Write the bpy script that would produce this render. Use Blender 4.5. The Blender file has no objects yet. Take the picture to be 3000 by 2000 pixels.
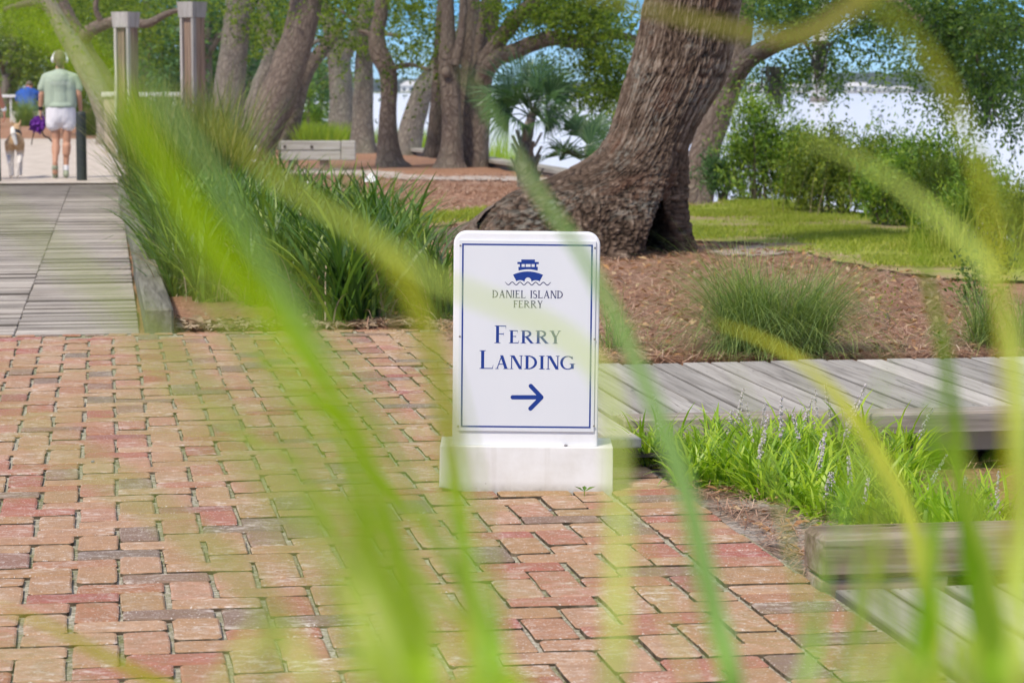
import bpy, bmesh, math, random
import numpy as np
from mathutils import Vector, Matrix

random.seed(7)
RNG = np.random.default_rng(11)
SC = bpy.context.scene
COL = SC.collection
R = math.radians

# ------------------------------------------------------------------ camera
F = 7300.0                       # focal length in photo pixels (3000 wide)
CAM_H = 1.15
PITCH = math.atan((1000 - 265) / F)
cam = bpy.data.cameras.new('camera')
cam.lens = F * 36.0 / 3000.0
cam.sensor_width = 36.0
cam.clip_start = 0.05
cam.clip_end = 9000
cam.dof.use_dof = True
cam.dof.focus_distance = 7.3
cam.dof.aperture_fstop = 9.0
cam.dof.aperture_blades = 9
cam_o = bpy.data.objects.new('camera', cam)
COL.objects.link(cam_o)
cam_o.location = (0, 0, CAM_H)
cam_o.rotation_euler = (math.pi / 2 - PITCH, 0, 0)
SC.camera = cam_o

# ------------------------------------------------------------------ sky and sun
SUN_EL, SUN_AZ = R(52), R(215)   # azimuth clockwise from +Y: behind and to the left
world = bpy.data.worlds.new('World')
SC.world = world
world.use_nodes = True
wn, wl = world.node_tree.nodes, world.node_tree.links
wn.clear()
w_out = wn.new('ShaderNodeOutputWorld')
w_bg = wn.new('ShaderNodeBackground')
w_bg.inputs['Strength'].default_value = 0.15
sky = wn.new('ShaderNodeTexSky')
sky.sky_type = 'NISHITA'
sky.sun_disc = False
sky.sun_elevation = SUN_EL
sky.sun_rotation = SUN_AZ
sky.air_density = 0.8
sky.dust_density = 0.0
sky.ozone_density = 1.5
hsv = wn.new('ShaderNodeHueSaturation')
hsv.inputs['Saturation'].default_value = 1.42
hsv.inputs['Value'].default_value = 0.55
tint = wn.new('ShaderNodeMix')
tint.data_type = 'RGBA'
tint.blend_type = 'MULTIPLY'
tint.inputs['Factor'].default_value = 1.0
tint.inputs['B'].default_value = (0.50, 0.70, 1.10, 1)
wl.new(sky.outputs[0], tint.inputs['A'])
wl.new(tint.outputs['Result'], hsv.inputs['Color'])
tc = wn.new('ShaderNodeTexCoord')
mp = wn.new('ShaderNodeMapping')
mp.inputs['Scale'].default_value = (1, 1, 3.2)
mp.inputs['Location'].default_value = (2.6, 0.7, 0)
wl.new(tc.outputs['Generated'], mp.inputs['Vector'])
ns = wn.new('ShaderNodeTexNoise')
ns.inputs['Scale'].default_value = 5.0
ns.inputs['Detail'].default_value = 7
ns.inputs['Roughness'].default_value = 0.55
wl.new(mp.outputs[0], ns.inputs['Vector'])
rmp = wn.new('ShaderNodeValToRGB')
rmp.color_ramp.elements[0].position = 0.48
rmp.color_ramp.elements[1].position = 0.65
wl.new(ns.outputs['Fac'], rmp.inputs['Fac'])
mixc = wn.new('ShaderNodeMix')
mixc.data_type = 'RGBA'
wl.new(rmp.outputs[0], mixc.inputs['Factor'])
wl.new(hsv.outputs[0], mixc.inputs['A'])
mixc.inputs['B'].default_value = (8.6, 8.3, 7.8, 1)
wl.new(mixc.outputs['Result'], w_bg.inputs['Color'])
wl.new(w_bg.outputs[0], w_out.inputs['Surface'])

sun = bpy.data.lights.new('sun', 'SUN')
sun.energy = 2.6
sun.angle = R(7)
sun.color = (1.0, 0.92, 0.79)
sun_o = bpy.data.objects.new('sun', sun)
COL.objects.link(sun_o)
sdir = Vector((math.sin(SUN_AZ) * math.cos(SUN_EL), math.cos(SUN_AZ) * math.cos(SUN_EL), math.sin(SUN_EL)))
sun_o.rotation_euler = sdir.to_track_quat('Z', 'Y').to_euler()
sun_o.location = (-5, -8, 12)

SC.render.engine = 'CYCLES'
SC.cycles.use_denoising = True
SC.cycles.use_adaptive_sampling = False
SC.cycles.max_bounces = 8
SC.cycles.transparent_max_bounces = 8
SC.cycles.caustics_reflective = False
SC.cycles.caustics_refractive = False
SC.cycles.sample_clamp_indirect = 6
SC.view_settings.view_transform = 'Standard'
SC.view_settings.look = 'None'
SC.view_settings.exposure = 0.74
SC.view_settings.gamma = 1.0
SC.view_settings.use_curve_mapping = False

# ------------------------------------------------------------------ placing helpers
CP, SP = math.cos(PITCH), math.sin(PITCH)


def ray(px, py):
    rx, ry = (px - 1500) / F, (1000 - py) / F
    return Vector((rx, CP + ry * SP, -SP + ry * CP))


def at(px, py, z=0.0):                       # point of the level z seen at a photo pixel
    d = ray(px, py)
    return Vector((0, 0, CAM_H)) + d * ((z - CAM_H) / d.z)


def pt(px, py, y):                           # point at distance y seen at a photo pixel
    d = ray(px, py)
    return Vector((0, 0, CAM_H)) + d * (y / d.y)


def pxm(y):                                  # metres per photo pixel at distance y
    return y / F


TH = R(9.2)                                  # the path runs a little to the left
CT, ST = math.cos(TH), math.sin(TH)


def L(a, b, z=0.0):                          # path frame: a across, b along
    return Vector((a * CT - b * ST, a * ST + b * CT, z))


def toL(x, y):
    return x * CT + y * ST, -x * ST + y * CT


# ------------------------------------------------------------------ object helpers
def tag(o, label=None, cat=None, group=None, kind=None):
    if label: o['label'] = label
    if cat: o['category'] = cat
    if group: o['group'] = group
    if kind: o['kind'] = kind
    return o


def empty(name, loc, rz=0.0):
    o = bpy.data.objects.new(name, None)
    o.empty_display_size = 0.1
    COL.objects.link(o)
    o.location = loc
    o.rotation_euler = (0, 0, rz)
    return o


def link(name, me, mat=None, parent=None):
    if mat is not None and not me.materials:
        me.materials.append(mat)
    o = bpy.data.objects.new(name, me)
    COL.objects.link(o)
    if parent is not None:
        o.parent = parent
    return o


def mesh_np(name, v, f, smooth=False, uv=None):
    me = bpy.data.meshes.new(name)
    v = np.asarray(v, dtype=np.float32)
    f = np.asarray(f, dtype=np.int32)
    n, k = f.shape
    me.vertices.add(len(v))
    me.vertices.foreach_set('co', v.ravel())
    me.loops.add(n * k)
    me.loops.foreach_set('vertex_index', f.ravel())
    me.polygons.add(n)
    me.polygons.foreach_set('loop_start', np.arange(n, dtype=np.int32) * k)
    me.polygons.foreach_set('loop_total', np.full(n, k, dtype=np.int32))
    if smooth:
        me.polygons.foreach_set('use_smooth', np.ones(n, dtype=bool))
    if uv is not None:
        l = me.uv_layers.new(name='UVMap')
        l.data.foreach_set('uv', np.asarray(uv, dtype=np.float32).ravel())
    me.update(calc_edges=True)
    return me


def mesh_py(name, v, f, smooth=False):
    me = bpy.data.meshes.new(name)
    me.from_pydata([tuple(p) for p in v], [], f)
    if smooth:
        for p in me.polygons: p.use_smooth = True
    me.update()
    return me


class MB:
    """collects boxes and prisms for one mesh"""
    def __init__(self): self.v, self.f = [], []

    def add(self, v, f):
        b = len(self.v)
        self.v += [tuple(p) for p in v]
        self.f += [tuple(i + b for i in q) for q in f]
        return self

    def box(self, x0, x1, y0, y1, z0, z1, c=0.0):
        """box with a small chamfer c on all its edges along z and top"""
        if c <= 0:
            v = [(x0, y0, z0), (x1, y0, z0), (x1, y1, z0), (x0, y1, z0), (x0, y0, z1), (x1, y0, z1), (x1, y1, z1), (x0, y1, z1)]
            f = [(0, 3, 2, 1), (4, 5, 6, 7), (0, 1, 5, 4), (1, 2, 6, 5), (2, 3, 7, 6), (3, 0, 4, 7)]
            return self.add(v, f)
        bm = bmesh.new()
        bmesh.ops.create_cube(bm, size=1, matrix=Matrix.Translation(((x0 + x1) / 2, (y0 + y1) / 2, (z0 + z1) / 2)) @ Matrix.Diagonal((x1 - x0, y1 - y0, z1 - z0, 1)))
        bmesh.ops.bevel(bm, geom=bm.edges[:], offset=c, segments=1, affect='EDGES', profile=0.5)
        bm.verts.index_update()
        v = [tuple(p.co) for p in bm.verts]
        f = [tuple(q.index for q in p.verts) for p in bm.faces]
        bm.free()
        return self.add(v, f)

    def mesh(self, name, smooth=False): return mesh_py(name, self.v, self.f, smooth)

    def build(self, name, mat, parent=None, smooth=False):
        return link(name, self.mesh(name, smooth), mat, parent)


# ------------------------------------------------------------------ numpy noise
def _hash(ix, iy, seed):
    h = (ix.astype(np.int64) * 374761393 + iy.astype(np.int64) * 668265263 + seed * 144665) & 0xffffffff
    h = ((h ^ (h >> 13)) * 1274126177) & 0xffffffff
    return ((h ^ (h >> 16)) & 0xffff) / 65535.0


def vnoise(x, y, seed=0, perx=0):
    x0, y0 = np.floor(x), np.floor(y)
    fx, fy = x - x0, y - y0
    fx, fy = fx * fx * (3 - 2 * fx), fy * fy * (3 - 2 * fy)
    a0, a1 = (x0 % perx, (x0 + 1) % perx) if perx else (x0, x0 + 1)
    n00, n10 = _hash(a0, y0, seed), _hash(a1, y0, seed)
    n01, n11 = _hash(a0, y0 + 1, seed), _hash(a1, y0 + 1, seed)
    return (n00 * (1 - fx) + n10 * fx) * (1 - fy) + (n01 * (1 - fx) + n11 * fx) * fy


# ------------------------------------------------------------------ materials
class NT:
    def __init__(self, name):
        self.m = bpy.data.materials.new(name)
        self.m.use_nodes = True
        self.n, self.l = self.m.node_tree.nodes, self.m.node_tree.links
        self.n.clear()
        self.out = self.n.new('ShaderNodeOutputMaterial')
        self.b = self.n.new('ShaderNodeBsdfPrincipled')
        self.l.new(self.b.outputs[0], self.out.inputs['Surface'])

    def node(self, t, **k):
        n = self.n.new(t)
        for a, b in k.items(): setattr(n, a, b)
        return n

    def set(self, sock, v):
        if isinstance(v, bpy.types.NodeSocket): self.l.new(v, sock)
        elif isinstance(v, (tuple, list)) and len(v) == 3 and sock.type == 'RGBA': sock.default_value = (*v, 1)
        else: sock.default_value = v

    def coord(self, kind='Object', scale=(1, 1, 1), offset=None, rot=(0, 0, 0)):
        if kind == 'Position':
            s = self.node('ShaderNodeNewGeometry').outputs['Position']
        else:
            s = self.node('ShaderNodeTexCoord').outputs[kind]
        if offset is not None:
            a = self.node('ShaderNodeVectorMath', operation='ADD')
            self.l.new(s, a.inputs[0])
            self.l.new(offset, a.inputs[1])
            s = a.outputs[0]
        m = self.node('ShaderNodeMapping')
        m.inputs['Scale'].default_value = scale
        m.inputs['Rotation'].default_value = rot
        self.l.new(s, m.inputs['Vector'])
        return m.outputs[0]

    def objrand(self): return self.node('ShaderNodeObjectInfo').outputs['Random']
    def island(self): return self.node('ShaderNodeNewGeometry').outputs['Random Per Island']

    def noise(self, vec, scale, detail=4, rough=0.55, dist=0.0):
        n = self.node('ShaderNodeTexNoise')
        n.inputs['Scale'].default_value = scale
        n.inputs['Detail'].default_value = detail
        n.inputs['Roughness'].default_value = rough
        n.inputs['Distortion'].default_value = dist
        if vec is not None: self.l.new(vec, n.inputs['Vector'])
        return n.outputs['Fac']

    def voronoi(self, vec, scale, feature='F1', out='Distance'):
        n = self.node('ShaderNodeTexVoronoi', feature=feature)
        n.inputs['Scale'].default_value = scale
        if vec is not None: self.l.new(vec, n.inputs['Vector'])
        return n.outputs[out]

    def ramp(self, fac, stops, interp='LINEAR'):
        n = self.node('ShaderNodeValToRGB')
        n.color_ramp.interpolation = interp
        e = n.color_ramp.elements
        while len(e) < len(stops): e.new(0.5)
        for q, (p, c) in zip(e, stops):
            q.position = p
            q.color = (c, c, c, 1) if isinstance(c, (int, float)) else (*c, 1)
        self.l.new(fac, n.inputs['Fac'])
        return n.outputs['Color']

    def mix(self, fac, a, b, mode='MIX'):
        n = self.node('ShaderNodeMix', data_type='RGBA', blend_type=mode)
        self.set(n.inputs['Factor'], fac)
        self.set(n.inputs['A'], a)
        self.set(n.inputs['B'], b)
        return n.outputs['Result']

    def math(self, op, a, b=0.0, clamp=False):
        n = self.node('ShaderNodeMath', operation=op, use_clamp=clamp)
        self.set(n.inputs[0], a)
        self.set(n.inputs[1], b)
        return n.outputs[0]

    def bump(self, h, strength=0.3, dist=0.01):
        n = self.node('ShaderNodeBump')
        n.inputs['Strength'].default_value = strength
        n.inputs['Distance'].default_value = dist
        self.l.new(h, n.inputs['Height'])
        self.l.new(n.outputs[0], self.b.inputs['Normal'])

    def fin(self, color, rough=0.8, spec=0.3, **k):
        self.set(self.b.inputs['Base Color'], color)
        self.set(self.b.inputs['Roughness'], rough)
        self.b.inputs['Specular IOR Level'].default_value = spec
        for a, b in k.items(): self.set(self.b.inputs[a.replace('_', ' ')], b)
        return self.m


def plain(name, c, rough=0.6, spec=0.4, var=0.12, scale=30):
    t = NT(name)
    v = t.noise(t.coord('Object'), scale, 3)
    col = t.mix(v, tuple(x * (1 - var) for x in c), tuple(min(1, x * (1 + var)) for x in c))
    return t.fin(col, rough, spec)


def leaf_mat(name, stops, trans=0.4, rough=0.5, tint=(1.15, 1.25, 0.5), wash=0.25, spec=0.35, scale=1.3):
    """leaves: colour differs from leaf to leaf and from clump to clump, light shines through"""
    t = NT(name)
    r = t.math('ADD', t.math('MULTIPLY', t.island(), 0.62), t.math('MULTIPLY', t.noise(t.coord('Position'), scale, 2), 0.38))
    c = t.ramp(r, stops)
    t.fin(c, rough, spec)
    tr = t.node('ShaderNodeBsdfTranslucent')
    t.set(tr.inputs['Color'], t.mix(1.0, c, tint, 'MULTIPLY'))
    ms = t.node('ShaderNodeMixShader')
    ms.inputs[0].default_value = trans
    t.l.new(t.b.outputs[0], ms.inputs[1])
    t.l.new(tr.outputs[0], ms.inputs[2])
    t.l.new(ms.outputs[0], t.out.inputs['Surface'])
    return t.m


def brick_mat(name, per):
    t = NT(name)
    r = t.objrand() if per == 'object' else t.island()
    col = t.ramp(r, [(0.0, (0.33, 0.135, 0.07)), (0.12, (0.42, 0.25, 0.145)), (0.24, (0.37, 0.215, 0.105)), (0.38, (0.46, 0.29, 0.18)),
                     (0.48, (0.35, 0.115, 0.08)), (0.58, (0.43, 0.265, 0.16)), (0.68, (0.35, 0.22, 0.105)), (0.78, (0.45, 0.245, 0.165)), (0.85, (0.34, 0.10, 0.08)), (0.91, (0.25, 0.155, 0.11)), (1.0, (0.19, 0.145, 0.115))])
    P = t.coord('Position')
    n1 = t.noise(P, 26, 6, 0.65)
    col = t.mix(t.ramp(n1, [(0.35, 0.0), (0.7, 1.0)]), col, t.mix(0.45, col, (0.16, 0.085, 0.055)))
    # lime bloom and worn pale faces, streaked along the surface
    Pw = t.coord('Position', (24, 40, 24), rot=(0, 0, -TH))
    n2 = t.noise(Pw, 1.0, 7, 0.7, 0.6)
    n3 = t.noise(P, 5.0, 3)
    w = t.math('MULTIPLY', t.ramp(n2, [(0.49, 0.0), (0.66, 0.9)]), t.ramp(n3, [(0.42, 0.05), (0.66, 0.9)]))
    col = t.mix(w, col, (0.70, 0.63, 0.56))
    sp = t.ramp(t.noise(P, 150, 2), [(0.62, 0.0), (0.70, 0.8)])
    col = t.mix(sp, col, (0.70, 0.66, 0.60))
    moss = t.math('MULTIPLY', t.ramp(t.noise(P, 1.1, 4), [(0.44, 0.0), (0.68, 0.42)]), t.ramp(n1, [(0.38, 0.15), (0.6, 1.0)]))
    col = t.mix(moss, col, (0.30, 0.25, 0.08))
    t.bump(t.math('ADD', t.math('MULTIPLY', n2, 0.6), t.noise(P, 120, 4)), 0.55, 0.004)
    return t.fin(col, 0.86, 0.25)


def wood_mat(name, dark, mid, light, axis=0, scale=1.0, per='object', stain=None, edge=0):
    """weathered timber, grain along one of the object's own axes"""
    t = NT(name)
    off = t.node('ShaderNodeCombineXYZ')
    r = t.objrand()
    for i in range(3): t.set(off.inputs[i], t.math('MULTIPLY', r, 37.0 + 11 * i))
    s = [42 * scale] * 3
    s[axis] = 2.2 * scale
    v = t.coord('Object', tuple(s), off.outputs[0])
    g = t.noise(v, 1.0, 7, 0.62, 0.5)
    s2 = [9 * scale] * 3
    s2[axis] = 0.9 * scale
    g2 = t.noise(t.coord('Object', tuple(s2), off.outputs[0]), 1.0, 4, 0.5, 1.2)
    c = t.ramp(t.math('ADD', t.math('MULTIPLY', g, 0.6), t.math('MULTIPLY', g2, 0.4)), [(0.33, dark), (0.48, mid), (0.66, light)])
    c = t.mix(t.math('MULTIPLY', r, 0.45), c, mid)
    sp_ = [26 * scale] * 3
    sp_[axis] = .55 * scale
    crk = t.ramp(t.noise(t.coord('Object', tuple(sp_), off.outputs[0]), 1.0, 2, .4, .3), [(0.5, 0.0), (0.515, 0.75), (0.53, 0.0)])
    c = t.mix(t.math('MULTIPLY', crk, t.ramp(g2, [(0.45, 0.0), (0.6, 1.0)])), c, tuple(x * .45 for x in dark))
    br = t.math('ADD', t.math('MULTIPLY', r, 0.55), 0.68)
    hs = t.node('ShaderNodeHueSaturation')
    t.set(hs.inputs['Color'], c)
    t.set(hs.inputs['Value'], br)
    c = hs.outputs[0]
    if stain:
        st = t.ramp(t.noise(t.coord('Position'), 1.7, 4), [(0.5, 0.0), (0.72, 0.55)])
        c = t.mix(st, c, stain)
    if edge:
        sxyz = t.node('ShaderNodeSeparateXYZ')
        t.l.new(t.node('ShaderNodeTexCoord').outputs['Object'], sxyz.inputs[0])
        ed = t.ramp(t.math('ABSOLUTE', sxyz.outputs[1]), [(edge - .012, 0.0), (edge - .001, 0.75)])
        c = t.mix(t.math('MULTIPLY', ed, t.ramp(g2, [(0.3, 0.45), (0.6, 1.0)])), c, (0.045, 0.037, 0.030))
    t.bump(g, 0.5, 0.004)
    return t.fin(c, 0.85, 0.2)


def bark_mat(name, dark, mid, light, lichen=(0.30, 0.33, 0.27), su=24, sv=5.5, lich=0.5, bump=0.9):
    t = NT(name)
    uv = t.coord('UV', (su, sv, 1))
    wv = t.noise(t.coord('UV', (su * .4, sv * .5, 1)), 1.0, 3)
    u2 = t.node('ShaderNodeVectorMath', operation='ADD')
    t.l.new(uv, u2.inputs[0])
    sc = t.node('ShaderNodeVectorMath', operation='SCALE')
    cb = t.node('ShaderNodeCombineXYZ')
    t.set(cb.inputs[0], wv)
    t.l.new(cb.outputs[0], sc.inputs[0])
    sc.inputs['Scale'].default_value = 3.2
    t.l.new(sc.outputs[0], u2.inputs[1])
    cr = t.voronoi(u2.outputs[0], 1.0, 'DISTANCE_TO_EDGE')
    h = t.ramp(cr, [(0.0, 0.25), (0.22, 1.0)])
    n = t.noise(t.coord('UV', (su * 3, sv * 4, 1)), 1.0, 5, 0.65)
    hh = t.math('MULTIPLY', t.math('ADD', h, 0.15), t.math('ADD', t.math('MULTIPLY', n, 1.3), 0.05))
    c = t.ramp(hh, [(0.05, dark), (0.30, mid), (0.95, light)])
    big = t.ramp(t.noise(t.coord('UV', (2.2, 1.1, 1)), 1.0, 4), [(0.48, 0.0), (0.66, lich)])
    spot = t.ramp(t.noise(t.coord('UV', (30, 26, 1)), 1.0, 3), [(0.45, 0.0), (0.6, 1.0)])
    c = t.mix(t.math('MULTIPLY', big, t.math('ADD', t.math('MULTIPLY', spot, 0.7), 0.3)), c, lichen)
    t.bump(hh, bump, 0.03)
    return t.fin(c, 0.9, 0.15)

# ================================================================== THE SETTING
def mulch_mat(name, stops, chip=1.0):
    t = NT(name)
    P = t.coord('Position')
    a = t.noise(t.coord('Position', (9, 60, 20), rot=(0, 0, 0.5)), chip, 5, 0.7, 1.5)
    b = t.noise(t.coord('Position', (60, 10, 20), rot=(0, 0, 0.3)), chip, 5, 0.7, 1.5)
    k = t.noise(P, 7, 3)
    c = t.ramp(t.math('ADD', t.math('MULTIPLY', a, 0.5), t.math('MULTIPLY', b, 0.5)), stops)
    pale = t.ramp(t.noise(P, 0.7, 4), [(0.55, 0.0), (0.75, 0.45)])
    c = t.mix(pale, c, (0.40, 0.31, 0.24))
    c = t.mix(t.ramp(t.voronoi(P, 55), [(0.0, 0.55), (0.12, 0.0)]), c, (0.52, 0.42, 0.32))
    t.bump(t.math('ADD', a, b), 0.9, 0.02)
    return t.fin(c, 0.95, 0.1)


M_STRAW = mulch_mat('pine_straw_ground', [(0.36, (0.11, 0.055, 0.036)), (0.48, (0.24, 0.125, 0.08)), (0.58, (0.33, 0.19, 0.125)), (0.7, (0.44, 0.29, 0.20))])


def terrain_mat():
    t = NT('park_soil')
    P = t.coord('Position')
    a = t.noise(t.coord('Position', (9, 60, 20), rot=(0, 0, 0.5)), 1.0, 5, 0.7, 1.5)
    b = t.noise(t.coord('Position', (60, 10, 20), rot=(0, 0, 0.3)), 1.0, 5, 0.7, 1.5)
    ab = t.math('ADD', t.math('MULTIPLY', a, 0.5), t.math('MULTIPLY', b, 0.5))
    c = t.ramp(ab, [(0.36, (0.10, 0.050, 0.03)), (0.47, (0.30, 0.155, 0.092)), (0.57, (0.44, 0.25, 0.155)), (0.7, (0.60, 0.42, 0.30))])
    c = t.mix(t.ramp(t.voronoi(P, 38), [(0.0, 0.6), (0.14, 0.0)]), c, (0.55, 0.44, 0.34))
    pale = t.ramp(t.noise(P, 0.5, 5), [(0.5, 0.0), (0.66, 0.5)])
    c = t.mix(t.math('MULTIPLY', pale, .6), c, (0.36, 0.28, 0.22))
    t.bump(ab, 0.9, 0.02)
    return t.fin(c, 0.95, 0.1)


# shoreline, from far left to far right
SHORE = [(-90, 160), (-40, 158), (-15.0, 150), (-8.6, 92), (-5.9, 66), (-4.3, 56), (-3.1, 52), (-1.64, 48.5), (-.45, 43.5), (.95, 36.5), (2.15, 29.5), (3.05, 25), (3.75, 20.5), (4.6, 15.5), (6.5, 11), (9, 6), (12, -2), (14, -12)]
SH = np.array(SHORE, dtype=float)


def shore_dist(x, y):
    """positive on land, negative over the water"""
    p = np.stack([x, y], -1)
    best = np.full(x.shape, 1e9)
    sign = np.ones(x.shape)
    for a, b in zip(SH[:-1], SH[1:]):
        ab = b - a
        t = np.clip(((p - a) @ ab) / (ab @ ab), 0, 1)
        q = a + t[..., None] * ab
        d = np.hypot(*(np.moveaxis(p - q, -1, 0)))
        cr = ab[0] * (p[..., 1] - a[1]) - ab[1] * (p[..., 0] - a[0])
        upd = d < best
        best = np.where(upd, d, best)
        sign = np.where(upd, np.where(cr > 0, -1, 1), sign)
    return best * sign


WATER_Z = -1.2


def land_z(x, y):
    x, y = np.asarray(x, float), np.asarray(y, float)
    s = shore_dist(x, y)
    und = (vnoise(x * .8, y * .8, 3) - .5) * .014 + (vnoise(x * .25, y * .25, 5) - .5) * .012
    a, b = x * CT + y * ST, -x * ST + y * CT
    rise = .22 * np.clip((y - 58) / 12, 0, 1) * np.clip((-5.0 - x) / 2, 0, 1)
    z = np.where((b > 12.6) & (a > .4), und + rise, np.where(b > 31.5, und * .5 + rise, 0)) * np.clip((b - 10.6) / 2.5, 0, 1)
    low = np.where(a < 1.55, b < 12.05, b < 10.2)
    z = np.where(low | ((a < .2) & (b < 31.2)), -.035, z)
    z = np.where(s < 1.0, z - np.clip((1.0 - s) / 3.2, 0, 1) ** 1.3 * 2.6, z)
    return z


def axis(parts):
    out = []
    for a, b, st in parts: out += list(np.arange(a, b, st))
    return np.array(out + [parts[-1][1]])


gx = axis([(-90, -16, 3), (-16, -7, .6), (-7, 5.5, .22), (5.5, 16, .7)])
gy = axis([(-12, 4, 1.5), (4, 18, .22), (18, 58, .4), (58, 165, 2.5)])
X, Y = np.meshgrid(gx, gy)
Z = land_z(X, Y)
nx, ny = len(gx), len(gy)
ii = (np.arange(ny - 1)[:, None] * nx + np.arange(nx - 1)[None, :]).ravel()
ground = link('ground', mesh_np('ground', np.stack([X.ravel(), Y.ravel(), Z.ravel()], -1), np.stack([ii, ii + 1, ii + nx + 1, ii + nx], -1), True), terrain_mat())
tag(ground, 'red brown pine straw mulch and sandy soil under the oaks', kind='structure')


def zt(x, y): return float(land_z(np.array([x]), np.array([y]))[0])


# --- water to the horizon
t = NT('river_water')
P = t.coord('Position')
w1 = t.noise(t.coord('Position', (0.25, 1.3, 1)), 1.0, 5, 0.6)
w2 = t.noise(t.coord('Position', (1.5, 6, 1)), 1.0, 3, 0.6)
t.bump(t.math('ADD', w1, t.math('MULTIPLY', w2, 0.3)), 0.6, 0.35)
M_WATER = t.fin((0.68, 0.69, 0.685), 0.28, 0.9, IOR=1.33)
wv = [(-1400, -60, WATER_Z), (1400, -60, WATER_Z), (1400, 3000, WATER_Z), (-1400, 3000, WATER_Z)]
tag(link('water', mesh_py('water', wv, [(0, 1, 2, 3)]), M_WATER), 'wide bright pale river beyond the trees', kind='structure')

# --- far shore
t = NT('far_land')
M_FARLAND = t.fin(t.ramp(t.noise(t.coord('Position'), 0.03, 4), [(0.4, (0.10, 0.13, 0.05)), (0.6, (0.28, 0.30, 0.10))]), 0.9, 0.1)
MB().box(-900, 900, 2000, 2600, WATER_Z - 2, WATER_Z + 1.0).build('far_shore', M_FARLAND)['kind'] = 'structure'
tag(bpy.data.objects['far_shore'], 'low marshy far shore across the river')


def sheet(name, mat, outline, z, label, jag=.06, sub=9, kind='structure', seed=1):
    """flat piece of ground with an uneven outline"""
    rng = random.Random(seed)
    v = []
    n = len(outline)
    for i in range(n):
        a, b = Vector(outline[i]).to_2d(), Vector(outline[(i + 1) % n]).to_2d()
        for k in range(sub):
            p = a.lerp(b, k / sub)
            nrm = Vector((-(b - a).y, (b - a).x)).normalized() if (b - a).length else Vector((0, 0))
            p = p + nrm * rng.uniform(-jag, jag) * (0 if k == 0 else 1)
            v.append((p.x, p.y, z))
    o = link(name, mesh_py(name, v, [tuple(range(len(v)))]), mat)
    return tag(o, label, kind=kind)


# --- brick path
M_BRICK, M_BRICKS = brick_mat('clay_brick', 'object'), brick_mat('clay_brick_far', 'island')
t = NT('joint_sand')
P = t.coord('Position')
c = t.ramp(t.noise(P, 70, 5, 0.7), [(0.35, (0.22, 0.195, 0.14)), (0.5, (0.42, 0.385, 0.30)), (0.66, (0.66, 0.62, 0.53))])
gm = t.ramp(t.noise(P, 1.6, 4), [(0.42, 0.0), (0.6, 0.8)])
gm2 = t.ramp(t.noise(P, 60, 3), [(0.4, 0.2), (0.6, 1.0)])
c = t.mix(t.math('MULTIPLY', gm, gm2), c, (0.15, 0.17, 0.045))
t.bump(t.noise(P, 160, 4), 0.8, 0.01)
M_JOINT = t.fin(c, 0.95, 0.1)

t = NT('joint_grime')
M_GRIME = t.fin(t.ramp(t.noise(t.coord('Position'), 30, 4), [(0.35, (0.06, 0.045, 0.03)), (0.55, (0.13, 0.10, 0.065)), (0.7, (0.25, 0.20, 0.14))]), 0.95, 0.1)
EDGE = 1.62                      # right edge of the brick path in the path frame
B_END = 11.97                    # where bricks meet boardwalk and bed
jv = [L(-2.2, 3.6, -.010), L(EDGE + .015, 3.6, -.010), L(EDGE + .015, 7.8, -.010), L(1.47, 7.8, -.010), L(1.47, 10.3, -.010), L(1.6, 10.3, -.010), L(1.6, B_END + .02, -.010), L(-2.2, B_END + .02, -.010)]
path = link('brick_path', mesh_py('brick_path', jv, [tuple(range(8))]), M_JOINT)
tag(path, 'worn herringbone path of old red clay bricks with sandy mossy joints', kind='structure')

MOD = 0.1075


def brick_shape(lx, ly, rng, h=.05):
    hx, hy, r = lx / 2, ly / 2, .006
    out = []
    corners = [(-1, -1), (1, -1), (1, 1), (-1, 1)]
    nmid = [1, 0, 1, 0] if lx > ly else [0, 1, 0, 1]
    for k, (sx, sy) in enumerate(corners):
        cx, cy = sx * (hx - r * rng.uniform(.6, 2.2)), sy * (hy - r * rng.uniform(.6, 2.2))
        a, b = (sx * hx, cy), (cx, sy * hy)
        if k in (0, 2): out += [a, b]
        else: out += [b, a]
        if nmid[k]:
            nxs, nys = corners[(k + 1) % 4]
            out.append(((sx + nxs) / 2 * hx, (sy + nys) / 2 * hy))
    out = [(x + rng.uniform(-.0016, .0016), y + rng.uniform(-.0016, .0016)) for x, y in out]
    n = len(out)
    dz = [rng.uniform(-.0008, .0012) for _ in out]
    v = [(x, y, -h) for x, y in out] + [(x, y, -.0022 + rng.uniform(-.0012, .0006)) for x, y in out]
    v += [(x - math.copysign(.0045, x), y - math.copysign(.0045, y), d) for (x, y), d in zip(out, dz)]
    f = []
    for i in range(n):
        j = (i + 1) % n
        f += [(i, j, n + j, n + i), (n + i, n + j, 2 * n + j, 2 * n + i)]
    f.append(tuple(range(2 * n, 3 * n)))
    return v, f


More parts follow.
